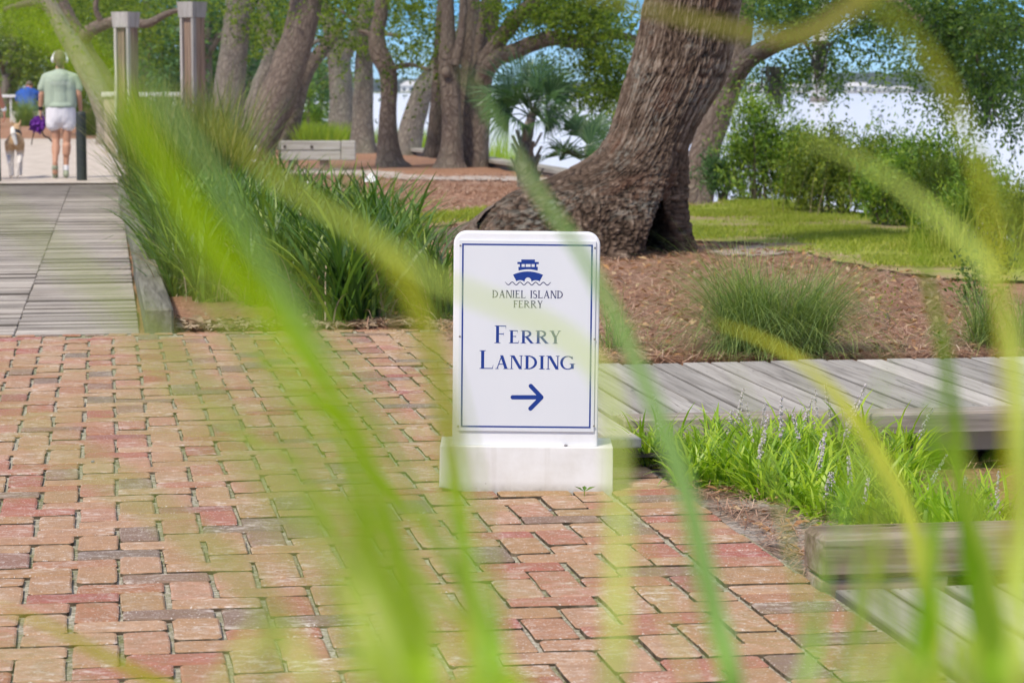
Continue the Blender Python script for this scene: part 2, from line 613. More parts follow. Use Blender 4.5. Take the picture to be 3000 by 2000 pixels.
rb = random.Random(3)
BR = []
for k in range(16):
    v, f = brick_shape(2 * MOD - rb.uniform(.008, .019), MOD - rb.uniform(.008, .015), rb)
    me = mesh_py('brick', v, f)
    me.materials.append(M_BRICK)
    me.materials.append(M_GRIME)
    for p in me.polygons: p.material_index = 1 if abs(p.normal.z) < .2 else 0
    BR.append((me, v, f))
spots = []
for i in range(-60, 60):
    for j in range(-10, 150):
        # 90 degree herringbone laid square to the path
        k = (i - j) % 4
        if k == 0: a, b, rot = (i + 1) * MOD, (j + .5) * MOD, 0          # lies across
        elif k == 3: a, b, rot = (i + .5) * MOD, (j + 1) * MOD, 1        # lies along
        else: continue
        a0, b0 = a - 1.6, b + 3.8
        spots.append((a0, b0, rot))
vis = []
for a, b, rot in spots:
    ha, hb = (MOD, MOD / 2) if not rot else (MOD / 2, MOD)
    lim = 1.405 if b < 7.65 or b > 10.3 else 1.25
    if a - ha < -2.1 or a - ha > lim - .035 or b < 4.2 or b + hb > B_END - .085: continue
    cut = min(0, lim - (a + ha))
    p = L(a, b)
    if abs(p.x) > p.y * .2055 + .25: continue
    vis.append((p.y, a, b, rot, cut))
# one row of whole bricks laid across along the right edge
b = 4.25
k = 0
while b < B_END - .14:
    p = L(1.517, b)
    if abs(p.x) < p.y * .2055 + .25: vis.append((p.y, 1.517 + (0 if b < 7.7 else -.155 if b < 10.25 else -.0), b, 0, 0))
    b += MOD
vis.sort()
far = MB()
for n, (y, a, b, rot, cut) in enumerate(vis):
    me, v, f = BR[rb.randrange(16)]
    z = rb.uniform(-.003, .0025)
    ang = TH + rot * math.pi / 2 + rb.uniform(-.012, .012) + (math.pi if rb.random() < .5 else 0)
    tx, ty = rb.uniform(-.011, .011), rb.uniform(-.008, .008)
    sx = 1.0
    if cut < 0:
        w = 2 * (MOD if not rot else MOD / 2)
        sx = max(.15, (w + cut) / w)
        a += cut / 2
    M = Matrix.Translation(L(a + rb.uniform(-.003, .003), b, z)) @ Matrix.Rotation(ang, 4, 'Z') @ Matrix.Rotation(tx, 4, 'X') @ Matrix.Rotation(ty, 4, 'Y')
    S = Matrix.Diagonal((sx, 1, 1, 1)) if not rot else Matrix.Diagonal((1, sx, 1, 1))
    M = M @ S
    if n < 300:
        o = bpy.data.objects.new('brick', me)
        COL.objects.link(o)
        o.matrix_world = M
        o.parent = path
    else:
        far.add([M @ Vector(q) for q in v], f)
# border course along the far end: bricks on end
a = -1.9
while a < 1.45:
    v, f = brick_shape(MOD - .018, .075, rb)
    M = Matrix.Translation(L(a, B_END - .045, -.001)) @ Matrix.Rotation(TH, 4, 'Z')
    far.add([M @ Vector(q) for q in v], f)
    a += MOD
o = far.build('brick_field', M_BRICKS, path)
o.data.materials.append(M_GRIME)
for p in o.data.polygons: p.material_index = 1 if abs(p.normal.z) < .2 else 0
o['kind'] = 'stuff'

# --- boardwalks
M_DECK = wood_mat('weathered_deck', (0.17, 0.15, 0.13), (0.36, 0.335, 0.295), (0.50, 0.47, 0.42), 0, 1.0, edge=.0605)
M_DECKL = wood_mat('weathered_deck_worn', (0.18, 0.155, 0.13), (0.39, 0.345, 0.295), (0.57, 0.525, 0.465), 0, 0.8, stain=(0.15, 0.125, 0.10), edge=.060)
M_TIMBER = wood_mat('old_timber', (0.085, 0.053, 0.04), (0.27, 0.19, 0.145), (0.52, 0.45, 0.38), 0, 1.0)
M_CURB = wood_mat('grey_timber', (0.075, 0.07, 0.05), (0.20, 0.19, 0.14), (0.34, 0.325, 0.26), 0, 0.9)
M_GREY = wood_mat('silver_post', (0.26, 0.24, 0.22), (0.43, 0.405, 0.375), (0.60, 0.575, 0.545), 2, 0.6)
M_BROWNP = wood_mat('brown_post', (0.085, 0.058, 0.042), (0.22, 0.155, 0.115), (0.40, 0.30, 0.22), 2, 0.6)


M_BEAMW = wood_mat('pale_beam_timber', (0.12, 0.09, 0.07), (0.32, 0.27, 0.225), (0.50, 0.46, 0.40), 0, 1.0)
M_NAIL = plain('nail_head', (0.05, 0.045, 0.04), .6, .3, .2)


def plank_mesh(length, width, th=.028):
    m = MB().box(-length / 2, length / 2, -width / 2, width / 2, -th, 0, .0035)
    me = m.mesh('plank')
    return me


# left boardwalk: planks lie across the path, two to a row with a seam
base_v = [L(-3.8, B_END + .01, -.034), L(.14, B_END + .01, -.034), L(.14, 31.2, -.034), L(-3.8, 31.2, -.034)]
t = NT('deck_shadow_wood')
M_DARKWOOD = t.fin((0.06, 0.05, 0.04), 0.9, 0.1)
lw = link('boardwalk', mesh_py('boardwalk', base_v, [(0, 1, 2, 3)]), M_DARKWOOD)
tag(lw, 'grey boardwalk of narrow cross planks leading away to the sandy path', kind='structure')
SEAM = -.45
PW = .128
mA = [plank_mesh(abs(SEAM - .14) - .003, PW - g) for g in (.010, .014, .008)]
mB = [plank_mesh(3.306, PW - g) for g in (.010, .014, .008)]
for m in mA + mB: m.materials.append(M_DECKL)
farp = MB()
b = B_END + .02 + PW / 2
k = 0
while b < 31.1:
    seam = SEAM
    for side in (0, 1):
        me = (mA if side == 0 else mB)[rb.randrange(3)]
        ca = (seam + .14) / 2 if side == 0 else seam - 1.655
        M = Matrix.Translation(L(ca, b + rb.uniform(-.003, .003), rb.uniform(-.010, .005))) @ Matrix.Rotation(TH + rb.uniform(-.002, .002), 4, 'Z')
        if k < 120:
            o = bpy.data.objects.new('plank', me)
            COL.objects.link(o)
            o.matrix_world = M
            o.parent = lw
        else:
            farp.add([M @ vv.co for vv in me.vertices], [tuple(p.vertices) for p in me.polygons])
    b += PW
    k += 1
farp.build('planking', M_DECKL, lw)['kind'] = 'stuff'

# kerb timbers along the boardwalk
for (a0, b0, a1, b1, s) in ((.165, 12.0, .15, 16.0, 0), (.165, 16.02, .13, 23.0, 1), (.10, 23.02, .12, 31.0, 2)):
    p0, p1 = L(a0 + .068, b0), L(a1 + .068, b1)
    ln = (p1 - p0).length
    o = MB().box(-ln / 2, ln / 2, -.068, .068, -.03, .112, .01).build('kerb_timber', M_CURB)
    o.location = (p0 + p1) / 2
    o.rotation_euler = (0, 0, math.atan2((p1 - p0).y, (p1 - p0).x))
    tag(o, ['grey kerb timber with a dark rotten end beside the brick path', 'long middle kerb timber between the boardwalk and the grasses', 'farthest kerb timber at the sandy end of the boardwalk'][s], 'kerb timber', 'kerb timbers along the boardwalk')


def nailed(me, ln, wdt):
    """two nail heads over each joist"""
    bm = bmesh.new()
    bm.from_mesh(me)
    k = -ln / 2 + .07
    while k < ln / 2:
        for s in (-1, 1):
            vs = [bm.verts.new((k + .0042 * math.cos(i * math.pi / 3), s * wdt * .26 + .0042 * math.sin(i * math.pi / 3), .0006)) for i in range(6)]
            bm.faces.new(vs).material_index = 1
        k += .56
    bm.to_mesh(me)
    bm.free()
    me.materials.append(M_DECK)
    me.materials.append(M_NAIL)
    return me


def deck(name, label, a0, a1, b0, b1, first_front, seed, wdt=.131, zd=0.0):
    rr = random.Random(seed)
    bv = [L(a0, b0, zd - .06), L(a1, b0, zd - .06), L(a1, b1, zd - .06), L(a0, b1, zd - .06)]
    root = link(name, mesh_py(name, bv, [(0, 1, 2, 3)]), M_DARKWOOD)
    tag(root, label, kind='structure')
    a = a0 + wdt / 2
    while a < a1:
        f = first_front(a) if first_front else b0
        ln = b1 - f
        me = plank_mesh(ln + rr.uniform(-.012, .012), wdt - rr.choice((.011, .014, .018)), .03)
        me = nailed(me, ln, wdt)
        o = bpy.data.objects.new('plank', me)
        COL.objects.link(o)
        o.matrix_world = Matrix.Translation(L(a, (f + b1) / 2, zd + rr.uniform(-.003, .003))) @ Matrix.Rotation(TH + math.pi / 2 + rr.uniform(-.003, .003), 4, 'Z')
        o.parent = root
        a += wdt
    return root


deck('landing_boardwalk', 'grey boardwalk behind the planting bed leading right to the water', 1.49, 5.6, 7.40, 9.46, lambda a: 7.40 if a < 1.60 else 7.94, 5, .118, .092)
deck('front_boardwalk', 'corner of grey plank boardwalk in front of the planting bed', EDGE + .02, 3.2, 2.6, 5.49, None, 6)


def timber(label, a0, a1, b0, b1, z0, z1, mat=M_TIMBER, group='timbers edging the planting bed', c=.008, name='edging_timber'):
    ln, w = a1 - a0, b1 - b0
    o = MB().box(-ln / 2, ln / 2, -w / 2, w / 2, z0, z1, c).build(name, mat)
    o.location = L((a0 + a1) / 2, (b0 + b1) / 2)
    o.rotation_euler = (0, 0, TH)
    return tag(o, label, 'timber', group)


timber('long grey beam along the front edge of the boardwalk behind the white flower spikes', EDGE + .01, 5.4, 7.80, 7.93, .018, .098, M_BEAMW)
timber('board right under the long grey beam above the planting bed', 1.75, 3.02, 7.812, 7.93, -.014, .015, c=.004)
timber('lower board with a butt joint beneath the boardwalk beam', 1.75, 2.93, 7.806, 7.93, -.049, -.017, c=.004)
timber('short board end right of the butt joint under the boardwalk beam', 2.936, 5.4, 7.808, 7.93, -.049, -.017, c=.004)
timber('right hand board continuing under the long grey beam', 3.026, 5.4, 7.809, 7.93, -.014, .015, c=.004)
ft = timber('thick weathered timber with a knot at the front of the planting bed', EDGE - .005, 3.2, 5.50, 5.65, .022, .125, c=.012)
timber('low wedge block under the thick front timber', EDGE, 1.93, 5.515, 5.64, -.03, .019, c=.005)
# knot hole in the front timber
kb = bmesh.new()
bmesh.ops.create_circle(kb, cap_ends=True, radius=.022, segments=14, matrix=Matrix.Translation((-.60, .035, .1265)) @ Matrix.Diagonal((1.1, .42, 1, 1)))
km = bpy.data.meshes.new('knot')
kb.to_mesh(km)
kb.free()
link('knot', km, M_DARKWOOD, ft)

# --- planting bed soil between the boardwalks
bx = np.linspace(EDGE + .0, 5.4, 70)
by = np.linspace(5.6, 7.9, 50)
BX, BY = np.meshgrid(bx, by)
BZ = -.012 - .05 * np.clip((BX - 2.2) / .6, 0, 1) + (vnoise(BX * 9, BY * 9, 8) - .5) * .022 + (vnoise(BX * 3, BY * 3, 9) - .5) * .02
bvv = [L(a, b, z) for a, b, z in zip(BX.ravel(), BY.ravel(), BZ.ravel())]
ii = (np.arange(49)[:, None] * 70 + np.arange(69)[None, :]).ravel()
t = NT('bed_soil')
P = t.coord('Position')
n1 = t.noise(P, 45, 6, 0.7)
c = t.ramp(n1, [(0.35, (0.07, 0.05, 0.036)), (0.5, (0.22, 0.16, 0.115)), (0.66, (0.42, 0.35, 0.28))])
sand = t.ramp(t.noise(P, 3.0, 4), [(0.45, 0.0), (0.6, 0.75)])
c = t.mix(sand, c, t.ramp(t.noise(P, 110, 4), [(0.35, (0.26, 0.22, 0.18)), (0.6, (0.55, 0.50, 0.44))]))
t.bump(n1, 0.9, 0.015)
bed = link('planting_bed', mesh_np('planting_bed', np.array(bvv), np.stack([ii, ii + 1, ii + 71, ii + 70], -1), True), t.fin(c, 0.95, 0.1))
tag(bed, 'sandy soil with pine straw in the planting bed', kind='structure')

# --- lawn, sand patches, sandy path
t = NT('lawn_soil')
P = t.coord('Position')
n = t.noise(P, 1.1, 5)
n2 = t.noise(P, 30, 5, 0.7)
c = t.ramp(t.math('ADD', t.math('MULTIPLY', n, 0.65), t.math('MULTIPLY', n2, 0.35)), [(0.38, (0.42, 0.31, 0.20)), (0.46, (0.36, 0.29, 0.14)), (0.54, (0.26, 0.29, 0.06)), (0.66, (0.36, 0.41, 0.06))])
t.bump(n2, 0.8, 0.02)
M_LAWN = t.fin(c, 0.95, 0.1)
LAWN = [at(1990, 612), at(2000, 712), at(2180, 716), at(2420, 762), at(2600, 800), at(2800, 826), at(3150, 838), at(3300, 800), at(3250, 760), at(3000, 742), at(2760, 676), at(2560, 632), at(2340, 600), at(2150, 590)]
sheet('lawn', M_LAWN, LAWN, .020, 'patchy yellow green lawn between the big oak and the bank', .07, 8)
STRIP = [at(1150, 655), at(1255, 640), at(1420, 622), at(1500, 640), at(1430, 655), at(1270, 668)]
sheet('grass_strip', M_LAWN, STRIP, .018, 'thin strip of grass in the mulch left of the big oak', .05, 6)
t = NT('white_sand')
P = t.coord('Position')
M_SAND = t.fin(t.ramp(t.noise(P, 9, 6, 0.7), [(0.35, (0.33, 0.27, 0.22)), (0.52, (0.48, 0.42, 0.37)), (0.7, (0.60, 0.56, 0.51))]), 0.95, 0.1)
sheet('sand_path', M_SAND, [at(700, 502), at(960, 497), at(1120, 505), at(1280, 520), at(1420, 519), at(1560, 523), at(1740, 535), at(1560, 534), at(1400, 530), at(1280, 532), at(1080, 521), at(960, 516), at(700, 522)], .018, 'pale sand path winding past the bench', .22, 10)
sheet('sand_patch', M_SAND, [at(2090, 742), at(2200, 722), at(2340, 728), at(2360, 742), at(2260, 754), at(2140, 752)], .012, 'bare pale sand patch at the lawn edge', .10, 9)
t = NT('sandy_path')
P = t.coord('Position')
M_PATH = t.fin(t.ramp(t.noise(P, 3, 7, 0.7), [(0.35, (0.40, 0.34, 0.28)), (0.52, (0.53, 0.46, 0.39)), (0.7, (0.62, 0.56, 0.49))]), 0.95, 0.1)
sheet('sandy_path', M_PATH, [L(-7, 31.12), L(.3, 31.12), L(.5, 36), L(.3, 45), L(.3, 58), L(-1.0, 63), L(-4, 64), L(-9, 64)], .016, 'pale sandy path where the woman walks her dog', .1, 8)

# ================================================================== THE FERRY SIGN
SY = at(1541, 1440).y + .016                                    # distance of the sign's front face
S0 = pt(1541, 1440, SY)
S0.z = 0.0
SROLL = R(0.55)
sign = empty('ferry_sign', S0)
sign.rotation_euler = (0, SROLL, 0)
tag(sign, 'white ferry landing sign with blue lettering on a concrete block', 'sign')


def sl(px, py, y=SY):
    """photo pixel -> the sign's own upright plane (x, z)"""
    p = pt(px, py, y)
    x, z = p.x - S0.x, p.z
    c, s = math.cos(-SROLL), math.sin(-SROLL)
    return c * x + s * z, -s * x + c * z


t = NT('cast_concrete')
P = t.coord('Object')
n = t.noise(P, 5, 5, 0.6)
c = t.ramp(n, [(0.35, (0.64, 0.62, 0.575)), (0.55, (0.74, 0.73, 0.705))])
streak = t.ramp(t.noise(t.coord('Object', (26, 26, 1.2)), 1.0, 4), [(0.55, 0.0), (0.75, 0.35)])
c = t.mix(streak, c, (0.50, 0.47, 0.40))
pit = t.ramp(t.voronoi(P, 42), [(0.05, 0.9), (0.085, 0.0)])
pit = t.math('MULTIPLY', pit, t.ramp(t.noise(P, 18, 2), [(0.5, 0.0), (0.58, 1.0)]))
c = t.mix(pit, c, (0.16, 0.14, 0.12))
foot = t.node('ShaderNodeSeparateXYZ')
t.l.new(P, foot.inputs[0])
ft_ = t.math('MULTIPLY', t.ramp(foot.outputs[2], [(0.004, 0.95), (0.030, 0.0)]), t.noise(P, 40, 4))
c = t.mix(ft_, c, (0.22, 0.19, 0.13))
t.bump(t.noise(P, 60, 5), 0.12, 0.004)
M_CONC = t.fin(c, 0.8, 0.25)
t = NT('white_cast_panel')
P = t.coord('Object')
c = t.mix(t.ramp(t.noise(t.coord('Object', (14, 14, 3)), 1.0, 5), [(0.5, 0.0), (0.75, 0.4)]), (0.74, 0.74, 0.745), (0.64, 0.635, 0.61))
M_SIGNBODY = t.fin(c, 0.55, 0.35)
t = NT('printed_aluminium')
P = t.coord('Object')
c = t.mix(t.ramp(t.noise(t.coord('Object', (3, 3, 1.5)), 1.0, 5), [(0.4, 0.0), (0.7, 1.0)]), (0.64, 0.66, 0.68), (0.675, 0.69, 0.705))
M_FACE = t.fin(c, 0.38, 0.4)
M_BLUE = plain('print_blue', (0.006, 0.036, 0.225), 0.4, 0.4, 0.05)
M_NAVY = plain('print_navy', (0.030, 0.032, 0.11), 0.4, 0.4, 0.05)
M_STEEL = plain('screw_steel', (0.22, 0.20, 0.19), 0.35, 0.5, 0.3, 300)

# concrete block: slightly battered, chipped lower left corner
bm = bmesh.new()
bw, bh, bd, bt = .2505, .131, .20, .004
xs = [(-bw - .001, 0), (bw + .001, 0)]
bmesh.ops.create_cube(bm, size=1, matrix=Matrix.Translation((0, bd / 2, bh / 2 - .01)) @ Matrix.Diagonal((2 * bw, bd, bh + .02, 1)))
for v in bm.verts:
    if v.co.z > .05:
        v.co.x *= .995
        v.co.y = .10 + (v.co.y - .10) * .985
bmesh.ops.bevel(bm, geom=bm.edges[:], offset=.0028, segments=2, affect='EDGES', profile=.5)
bmesh.ops.subdivide_edges(bm, edges=bm.edges[:], cuts=2, use_grid_fill=True)
for v in bm.verts:                                   # worn lower left corner
    k = max(0, (-v.co.x - .205) / .045) * max(0, (.034 - v.co.z) / .034)
    v.co.z += min(.03, k * .05)
    v.co += Vector((0, .0012 * (vnoise(np.array([v.co.x * 40]), np.array([v.co.z * 40]), 4)[0] - .5), 0))
me = bpy.data.meshes.new('concrete_block')
bm.to_mesh(me)
bm.free()
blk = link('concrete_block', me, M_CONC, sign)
blk.location = (0, -.016, 0)


def rounded_slab(x0, x1, z0, z1, y0, y1, r, seg=9, bev=.006):
    """upright slab with rounded top corners"""
    pts = [(x0, z0), (x1, z0)]
    for k in range(seg + 1):
        a = k / seg * math.pi / 2
        pts.append((x1 - r + r * math.cos(a), z1 - r + r * math.sin(a)))
    for k in range(seg + 1):
        a = math.pi / 2 + k / seg * math.pi / 2
        pts.append((x0 + r + r * math.cos(a), z1 - r + r * math.sin(a)))
    bm = bmesh.new()
    fv = [bm.verts.new((x, y0, z)) for x, z in pts]
    f = bm.faces.new(fv)
    ext = bmesh.ops.extrude_face_region(bm, geom=[f])
    for g in ext['geom']:
        if isinstance(g, bmesh.types.BMVert): g.co.y = y1
    bmesh.ops.recalc_face_normals(bm, faces=bm.faces)
    ed = [e for e in bm.edges if abs(e.verts[0].co.y - e.verts[1].co.y) < 1e-6 and not (abs(e.verts[0].co.z - z0) < 1e-6 and abs(e.verts[1].co.z - z0) < 1e-6)]
    bmesh.ops.bevel(bm, geom=ed, offset=bev, segments=3, affect='EDGES', profile=.5)
    me = bpy.data.meshes.new('slab')
    bm.to_mesh(me)
    bm.free()
    return me


x0, _ = sl(1327, 1000)
x1, _ = sl(1755, 1000)
_, ztop = sl(1541, 680)
_, zbot = sl(1541, 1303)
body = link('sign_body', rounded_slab(x0, x1, bh + .0005, ztop, .004, .062, .036), M_SIGNBODY, sign)
fx0, _ = sl(1344, 1000)
fx1, _ = sl(1743, 1000)
_, fz1 = sl(1541, 705)
_, fz0 = sl(1541, 1263)
face = MB().box(fx0, fx1, -.0015, .0035, fz0, fz1, .0006).build('sign_face', M_FACE, sign)
FY = -.0015                                   # printed plane


class Flat:
    """pieces of print on the sign face, each a hair in front of the last"""
    def __init__(self): self.m, self.k = MB(), 0

    def poly(self, pts):
        y = FY - .0003 - self.k * .000004
        self.k += 1
        self.m.add([(x, y, z) for x, z in pts], [tuple(range(len(pts)))])

    def strip(self, pts, ws, cap=False):
        pts = [Vector(p) for p in pts]
        n = len(pts)
        Lf, Rt = [], []
        for i in range(n):
            d = (pts[min(i + 1, n - 1)] - pts[max(i - 1, 0)]).normalized()
            nn = Vector((-d.y, d.x)) * (ws[i] if isinstance(ws, (list, tuple)) else ws) / 2
            Lf.append(pts[i] + nn)
            Rt.append(pts[i] - nn)
        y = FY - .0003 - self.k * .000004
        self.k += 1
        self.m.add([(p.x, y, p.y) for p in Lf + Rt], [(i, i + 1, n + i + 1, n + i) for i in range(n - 1)])
        if cap:
            w = ws if not isinstance(ws, (list, tuple)) else ws[0]
            for p in (pts[0], pts[-1]):
                self.poly([(p.x + w / 2 * math.cos(a * math.pi / 8), p.y + w / 2 * math.sin(a * math.pi / 8)) for a in range(16)])

    def build(self, name, mat):
        me = self.m.mesh(name)
        return link(name, me, mat, sign)


# border line
fl = Flat()
ox0, oz1 = sl(1354, 713)
ox1, _ = sl(1737, 713)
_, oz0 = sl(1541, 1252)
w = .0047
fl.poly([(ox0, oz0), (ox1, oz0), (ox1, oz0 + w), (ox0, oz0 + w)])
fl.poly([(ox0, oz1 - w), (ox1, oz1 - w), (ox1, oz1), (ox0, oz1)])
fl.poly([(ox0, oz0 + w), (ox0 + w, oz0 + w), (ox0 + w, oz1 - w), (ox0, oz1 - w)])
fl.poly([(ox1 - w, oz0 + w), (ox1, oz0 + w), (ox1, oz1 - w), (ox1 - w, oz1 - w)])
fl.build('border_line', M_BLUE)

# ferry emblem, drawn in a crop of the photograph
def ec(cx, cy):
    x, y = 1400 + cx * .17217, 730 + cy * .17217
    return sl(x, y)


def rect(fl, a, b, c, d): fl.poly([ec(a, d), ec(c, d), ec(c, b), ec(a, b)])


fl = Flat()
rect(fl, 739, 174, 971, 222)
rect(fl, 672, 216, 1037, 252)
for a, b in ((714, 744), (797, 813), (897, 913), (966, 996)): rect(fl, a, 250, b, 300)
top = [(688, 300), (1021, 300)]
arc = [(1016 - k * (1016 - 693) / 12, 362 - 22 * math.sin(math.pi * k / 12)) for k in range(13)]
fl.poly([ec(*p) for p in [(693, 362)] + [(688, 300), (1021, 300)] + arc[:-1]][::-1])
# hull: top bow curve, raked sides, three scallops along the waterline
N = 44
topc, botc = [], []
for k in range(N + 1):
    s = k / N
    xt = 597 + s * (1110 - 597)
    yt = 432 + (375 - 432) * (1 - (2 * s - 1) ** 2) + 4 * s
    xb = 657 + s * (1048 - 657)
    yb = 552
    for cx, rr, hh in ((719, 64, 28), (853, 62, 84), (985, 64, 26)):
        u = (xb - cx) / rr
        if abs(u) < 1: yb = min(yb, (552 if cx != 853 else 562) - hh * math.sqrt(1 - u * u))
    topc.append(ec(xt, yt))
    botc.append(ec(xb, yb))
y = FY - .0003 - fl.k * .000004
fl.m.add([(p[0], y, p[1]) for p in topc + botc], [(i, i + 1, N + 2 + i, N + 1 + i) for i in range(N)])
fl.k += 1
fl.build('ferry_emblem', M_BLUE)
fl = Flat()
wp, wwid = [], []
for k in range(97):
    s = k / 96
    x = 458 + s * (1246 - 458)
    yy = 580 - 24 * math.cos((x - 585) / 132.5 * 2 * math.pi) + 6 * s
    wp.append(ec(x, yy))
    wwid.append(.0024 * (0.45 + 0.55 * min(1, min(s, 1 - s) * 14)))
fl.strip(wp, wwid)
fl.build('wave_line', M_NAVY)


# hand drawn roman capitals: stem S, hairline T, serif length K, serif thickness H
def glyph(ch, S, T, K, H):
    P = []
    box = lambda a, b, c, d: P.append(('p', [(a, b), (c, b), (c, d), (a, d)]))
    def serif(x0, x1, y, up):
        """bracketed foot under a stem from x0 to x1"""
        h = H
        if up: P.append(('p', [(x0 - K, y), (x1 + K, y), (x1 + K, y + h * .7), (x1, y + h * 1.9), (x0, y + h * 1.9), (x0 - K, y + h * .7)]))
        else: P.append(('p', [(x0 - K, y), (x0 - K, y - h * .7), (x0, y - h * 1.9), (x1, y - h * 1.9), (x1 + K, y - h * .7), (x1 + K, y)]))
    stem = lambda x: (box(x, 0, x + S, 1), serif(x, x + S, 0, True), serif(x, x + S, 1, False))
    diag = lambda x0, y0, x1, y1, w: P.append(('p', [(x0 - w / 2, y0), (x0 + w / 2, y0), (x1 + w / 2, y1), (x1 - w / 2, y1)]))
    def bowl(cx, cy, rx, ry, a0, a1, wt, n=18):
        pts, ws = [], []
        for i in range(n + 1):
            a = a0 + (a1 - a0) * i / n
            pts.append((cx + rx * math.cos(a), cy + ry * math.sin(a)))
            ws.append(T + (wt - T) * abs(math.cos(a)) ** 1.6)
        P.append(('s', pts, ws))
    pi = math.pi
    if ch == 'I':
        stem(K); return P, S + 2 * K
    if ch in 'EFL':
        stem(K)
        e = .50
        if ch in 'EF':
            box(K + S, 1 - T, K + e, 1)
            P.append(('p', [(K + e, 1), (K + e - T * .6, 1 - T), (K + e, 1 - .24)]))
            box(K + S, .50, K + e * .78, .50 + T)
            P.append(('p', [(K + e * .78, .64), (K + e * .78 - T * .5, .52), (K + e * .78, .40)]))
        if ch in 'EL':
            e2 = e + .06
            box(K + S, 0, K + e2, T)
            P.append(('p', [(K + e2 - T * .6, T), (K + e2, 0), (K + e2 + .04, .26)]))
        return P, K + e + (.12 if ch == 'L' else .10 if ch == 'E' else .04)
    if ch == 'D':
        stem(K)
        bowl(K + S * .7, .5, .60 - S * .4, .5 - T / 2, -pi / 2, pi / 2, S)
        return P, K + .78
    if ch == 'R':
        stem(K)
        bowl(K + S + .04, .745, .33, .255 - T / 2, -pi / 2, pi / 2, S * .95)
        box(K + S, 1 - T, K + S + .05, 1)
        box(K + S, .49, K + S + .05, .49 + T)
        diag(K + S + .12, .50, K + S + .50, 0, S * 1.15)
        P.append(('p', [(K + S + .42, 0), (K + S + .66, 0), (K + S + .66, H * .6), (K + S + .52, H * 1.6)]))
        return P, K + S + .62
    if ch == 'A':
        diag(.09, 0, .40, 1, T * 1.1)
        diag(.68, 0, .385, 1, S * 1.1)
        P.append(('p', [(.19, .32), (.58, .32), (.57, .32 + T), (.20, .32 + T)]))
        serif(.07, .11, 0, True)
        serif(.68 - S * .5, .68 + S * .5, 0, True)
        return P, .82
    if ch == 'N':
        box(K, 0, K + T * 1.15, 1)
        serif(K, K + T, 0, True)
        P.append(('p', [(0, 1), (0, 1 - H * .7), (K, 1 - H * 1.6), (K + T, 1)]))
        diag(K + S * .6, 1, K + .62, 0, S * 1.15)
        box(K + .62, 0, K + .62 + T * 1.15, 1)
        serif(K + .62, K + .62 + T, 1, False)
        return P, 2 * K + .66
    if ch == 'Y':
        box(.36 - S / 2, 0, .36 + S / 2, .46)
        serif(.36 - S / 2, .36 + S / 2, 0, True)
        diag(.36, .44, .11, 1, S * 1.1)
        diag(.375, .44, .63, 1, T * 1.2)
        serif(.11 - S * .4, .11 + S * .4, 1, False)
        serif(.62, .64, 1, False)
        return P, .73
    if ch == 'S':
        pts, ws = [], []
        for i in range(15):
            a = R(35) + (R(270) - R(35)) * i / 14
            pts.append((.27 + .20 * math.cos(a), .745 + .235 * math.sin(a)))
            ws.append(T + (S * .8 - T) * max(0, math.sin(math.pi * i / 17)) ** 2)
        for i in range(1, 16):
            a = R(90) - (R(90) + R(145)) * i / 15
            pts.append((.27 + .23 * math.cos(a), .26 + .25 * math.sin(a)))
            ws.append(T + (S * 1.1 - T) * max(0, math.cos(math.pi * (i - 3) / 22)) ** 2)
        P.append(('s', pts, ws))
        P.append(('p', [(.425, .96), (.445, .96), (.46, .72), (.44, .76)]))
        P.append(('p', [(.05, .04), (.07, .04), (.05, .26), (.03, .28)]))
        return P, .58
    if ch == 'G':
        bowl(.46, .5, .41, .5 - T / 2, R(42), R(322), S)
        box(.76 - S / 2, .06, .76 + S / 2, .42)
        serif(.76 - S / 2, .76 + S / 2, .44, False)
        P.append(('p', [(.75, .98), (.77, .98), (.79, .70), (.765, .74)]))
        return P, .90
    return P, .40                                        # space


def line(name, text, px0, px1, base_py, cap_py, small_py, mat, S, T, K, H, gap):
    """text: capitals large, lower case as small capitals"""
    fl = Flat()
    x0, z0 = sl(px0, base_py)
    x1, _ = sl(px1, base_py)
    _, zc = sl((px0 + px1) / 2, cap_py)
    hb, hs = zc - z0, sl((px0 + px1) / 2, small_py)[1] - z0
    gl, adv = [], 0.0
    for ch in text:
        h = hs if ch.islower() else hb
        k = hb / h                                       # small capitals keep the stroke weight
        k = 1 + (k - 1) * .6
        P, w = glyph(ch.upper(), S * k, T * k, K * k, H * k)
        gl.append((P, adv, h))
        adv += (w + gap) * h
    adv -= gap * hs
    sx = (x1 - x0) / adv
    for P, a, h in gl:
        for q in P:
            f = [(x0 + (a + x * h) * sx, z0 + y * h) for x, y in q[1]]
            if q[0] == 'p': fl.poly(f)
            else: fl.strip(f, [w_ * h * (1 + sx) / 2 for w_ in q[2]])
    return fl.build(name, mat)


line('name_lettering', 'DANIEL ISLAND', 1442, 1650, 872.0, 850.5, 850.5, M_NAVY, .145, .075, .07, .042, .09)
line('name_lettering', 'FERRY', 1504, 1590, 901.0, 880.0, 880.0, M_NAVY, .145, .075, .07, .042, .08)
line('large_lettering', 'Ferry', 1448, 1643, 1004.5, 954.0, 967.5, M_BLUE, .150, .048, .085, .026, .10)
line('large_lettering', 'Landing', 1404, 1683, 1079.5, 1027.0, 1041.0, M_BLUE, .150, .048, .085, .026, .08)
fl = Flat()
aw = .0125
fl.strip([sl(1502, 1163), sl(1584, 1163)], aw, True)
fl.strip([sl(1555, 1130), sl(1586, 1163)], aw, True)
fl.strip([sl(1586, 1163.5), sl(1554, 1196)], aw, True)
fl.build('arrow', M_BLUE)
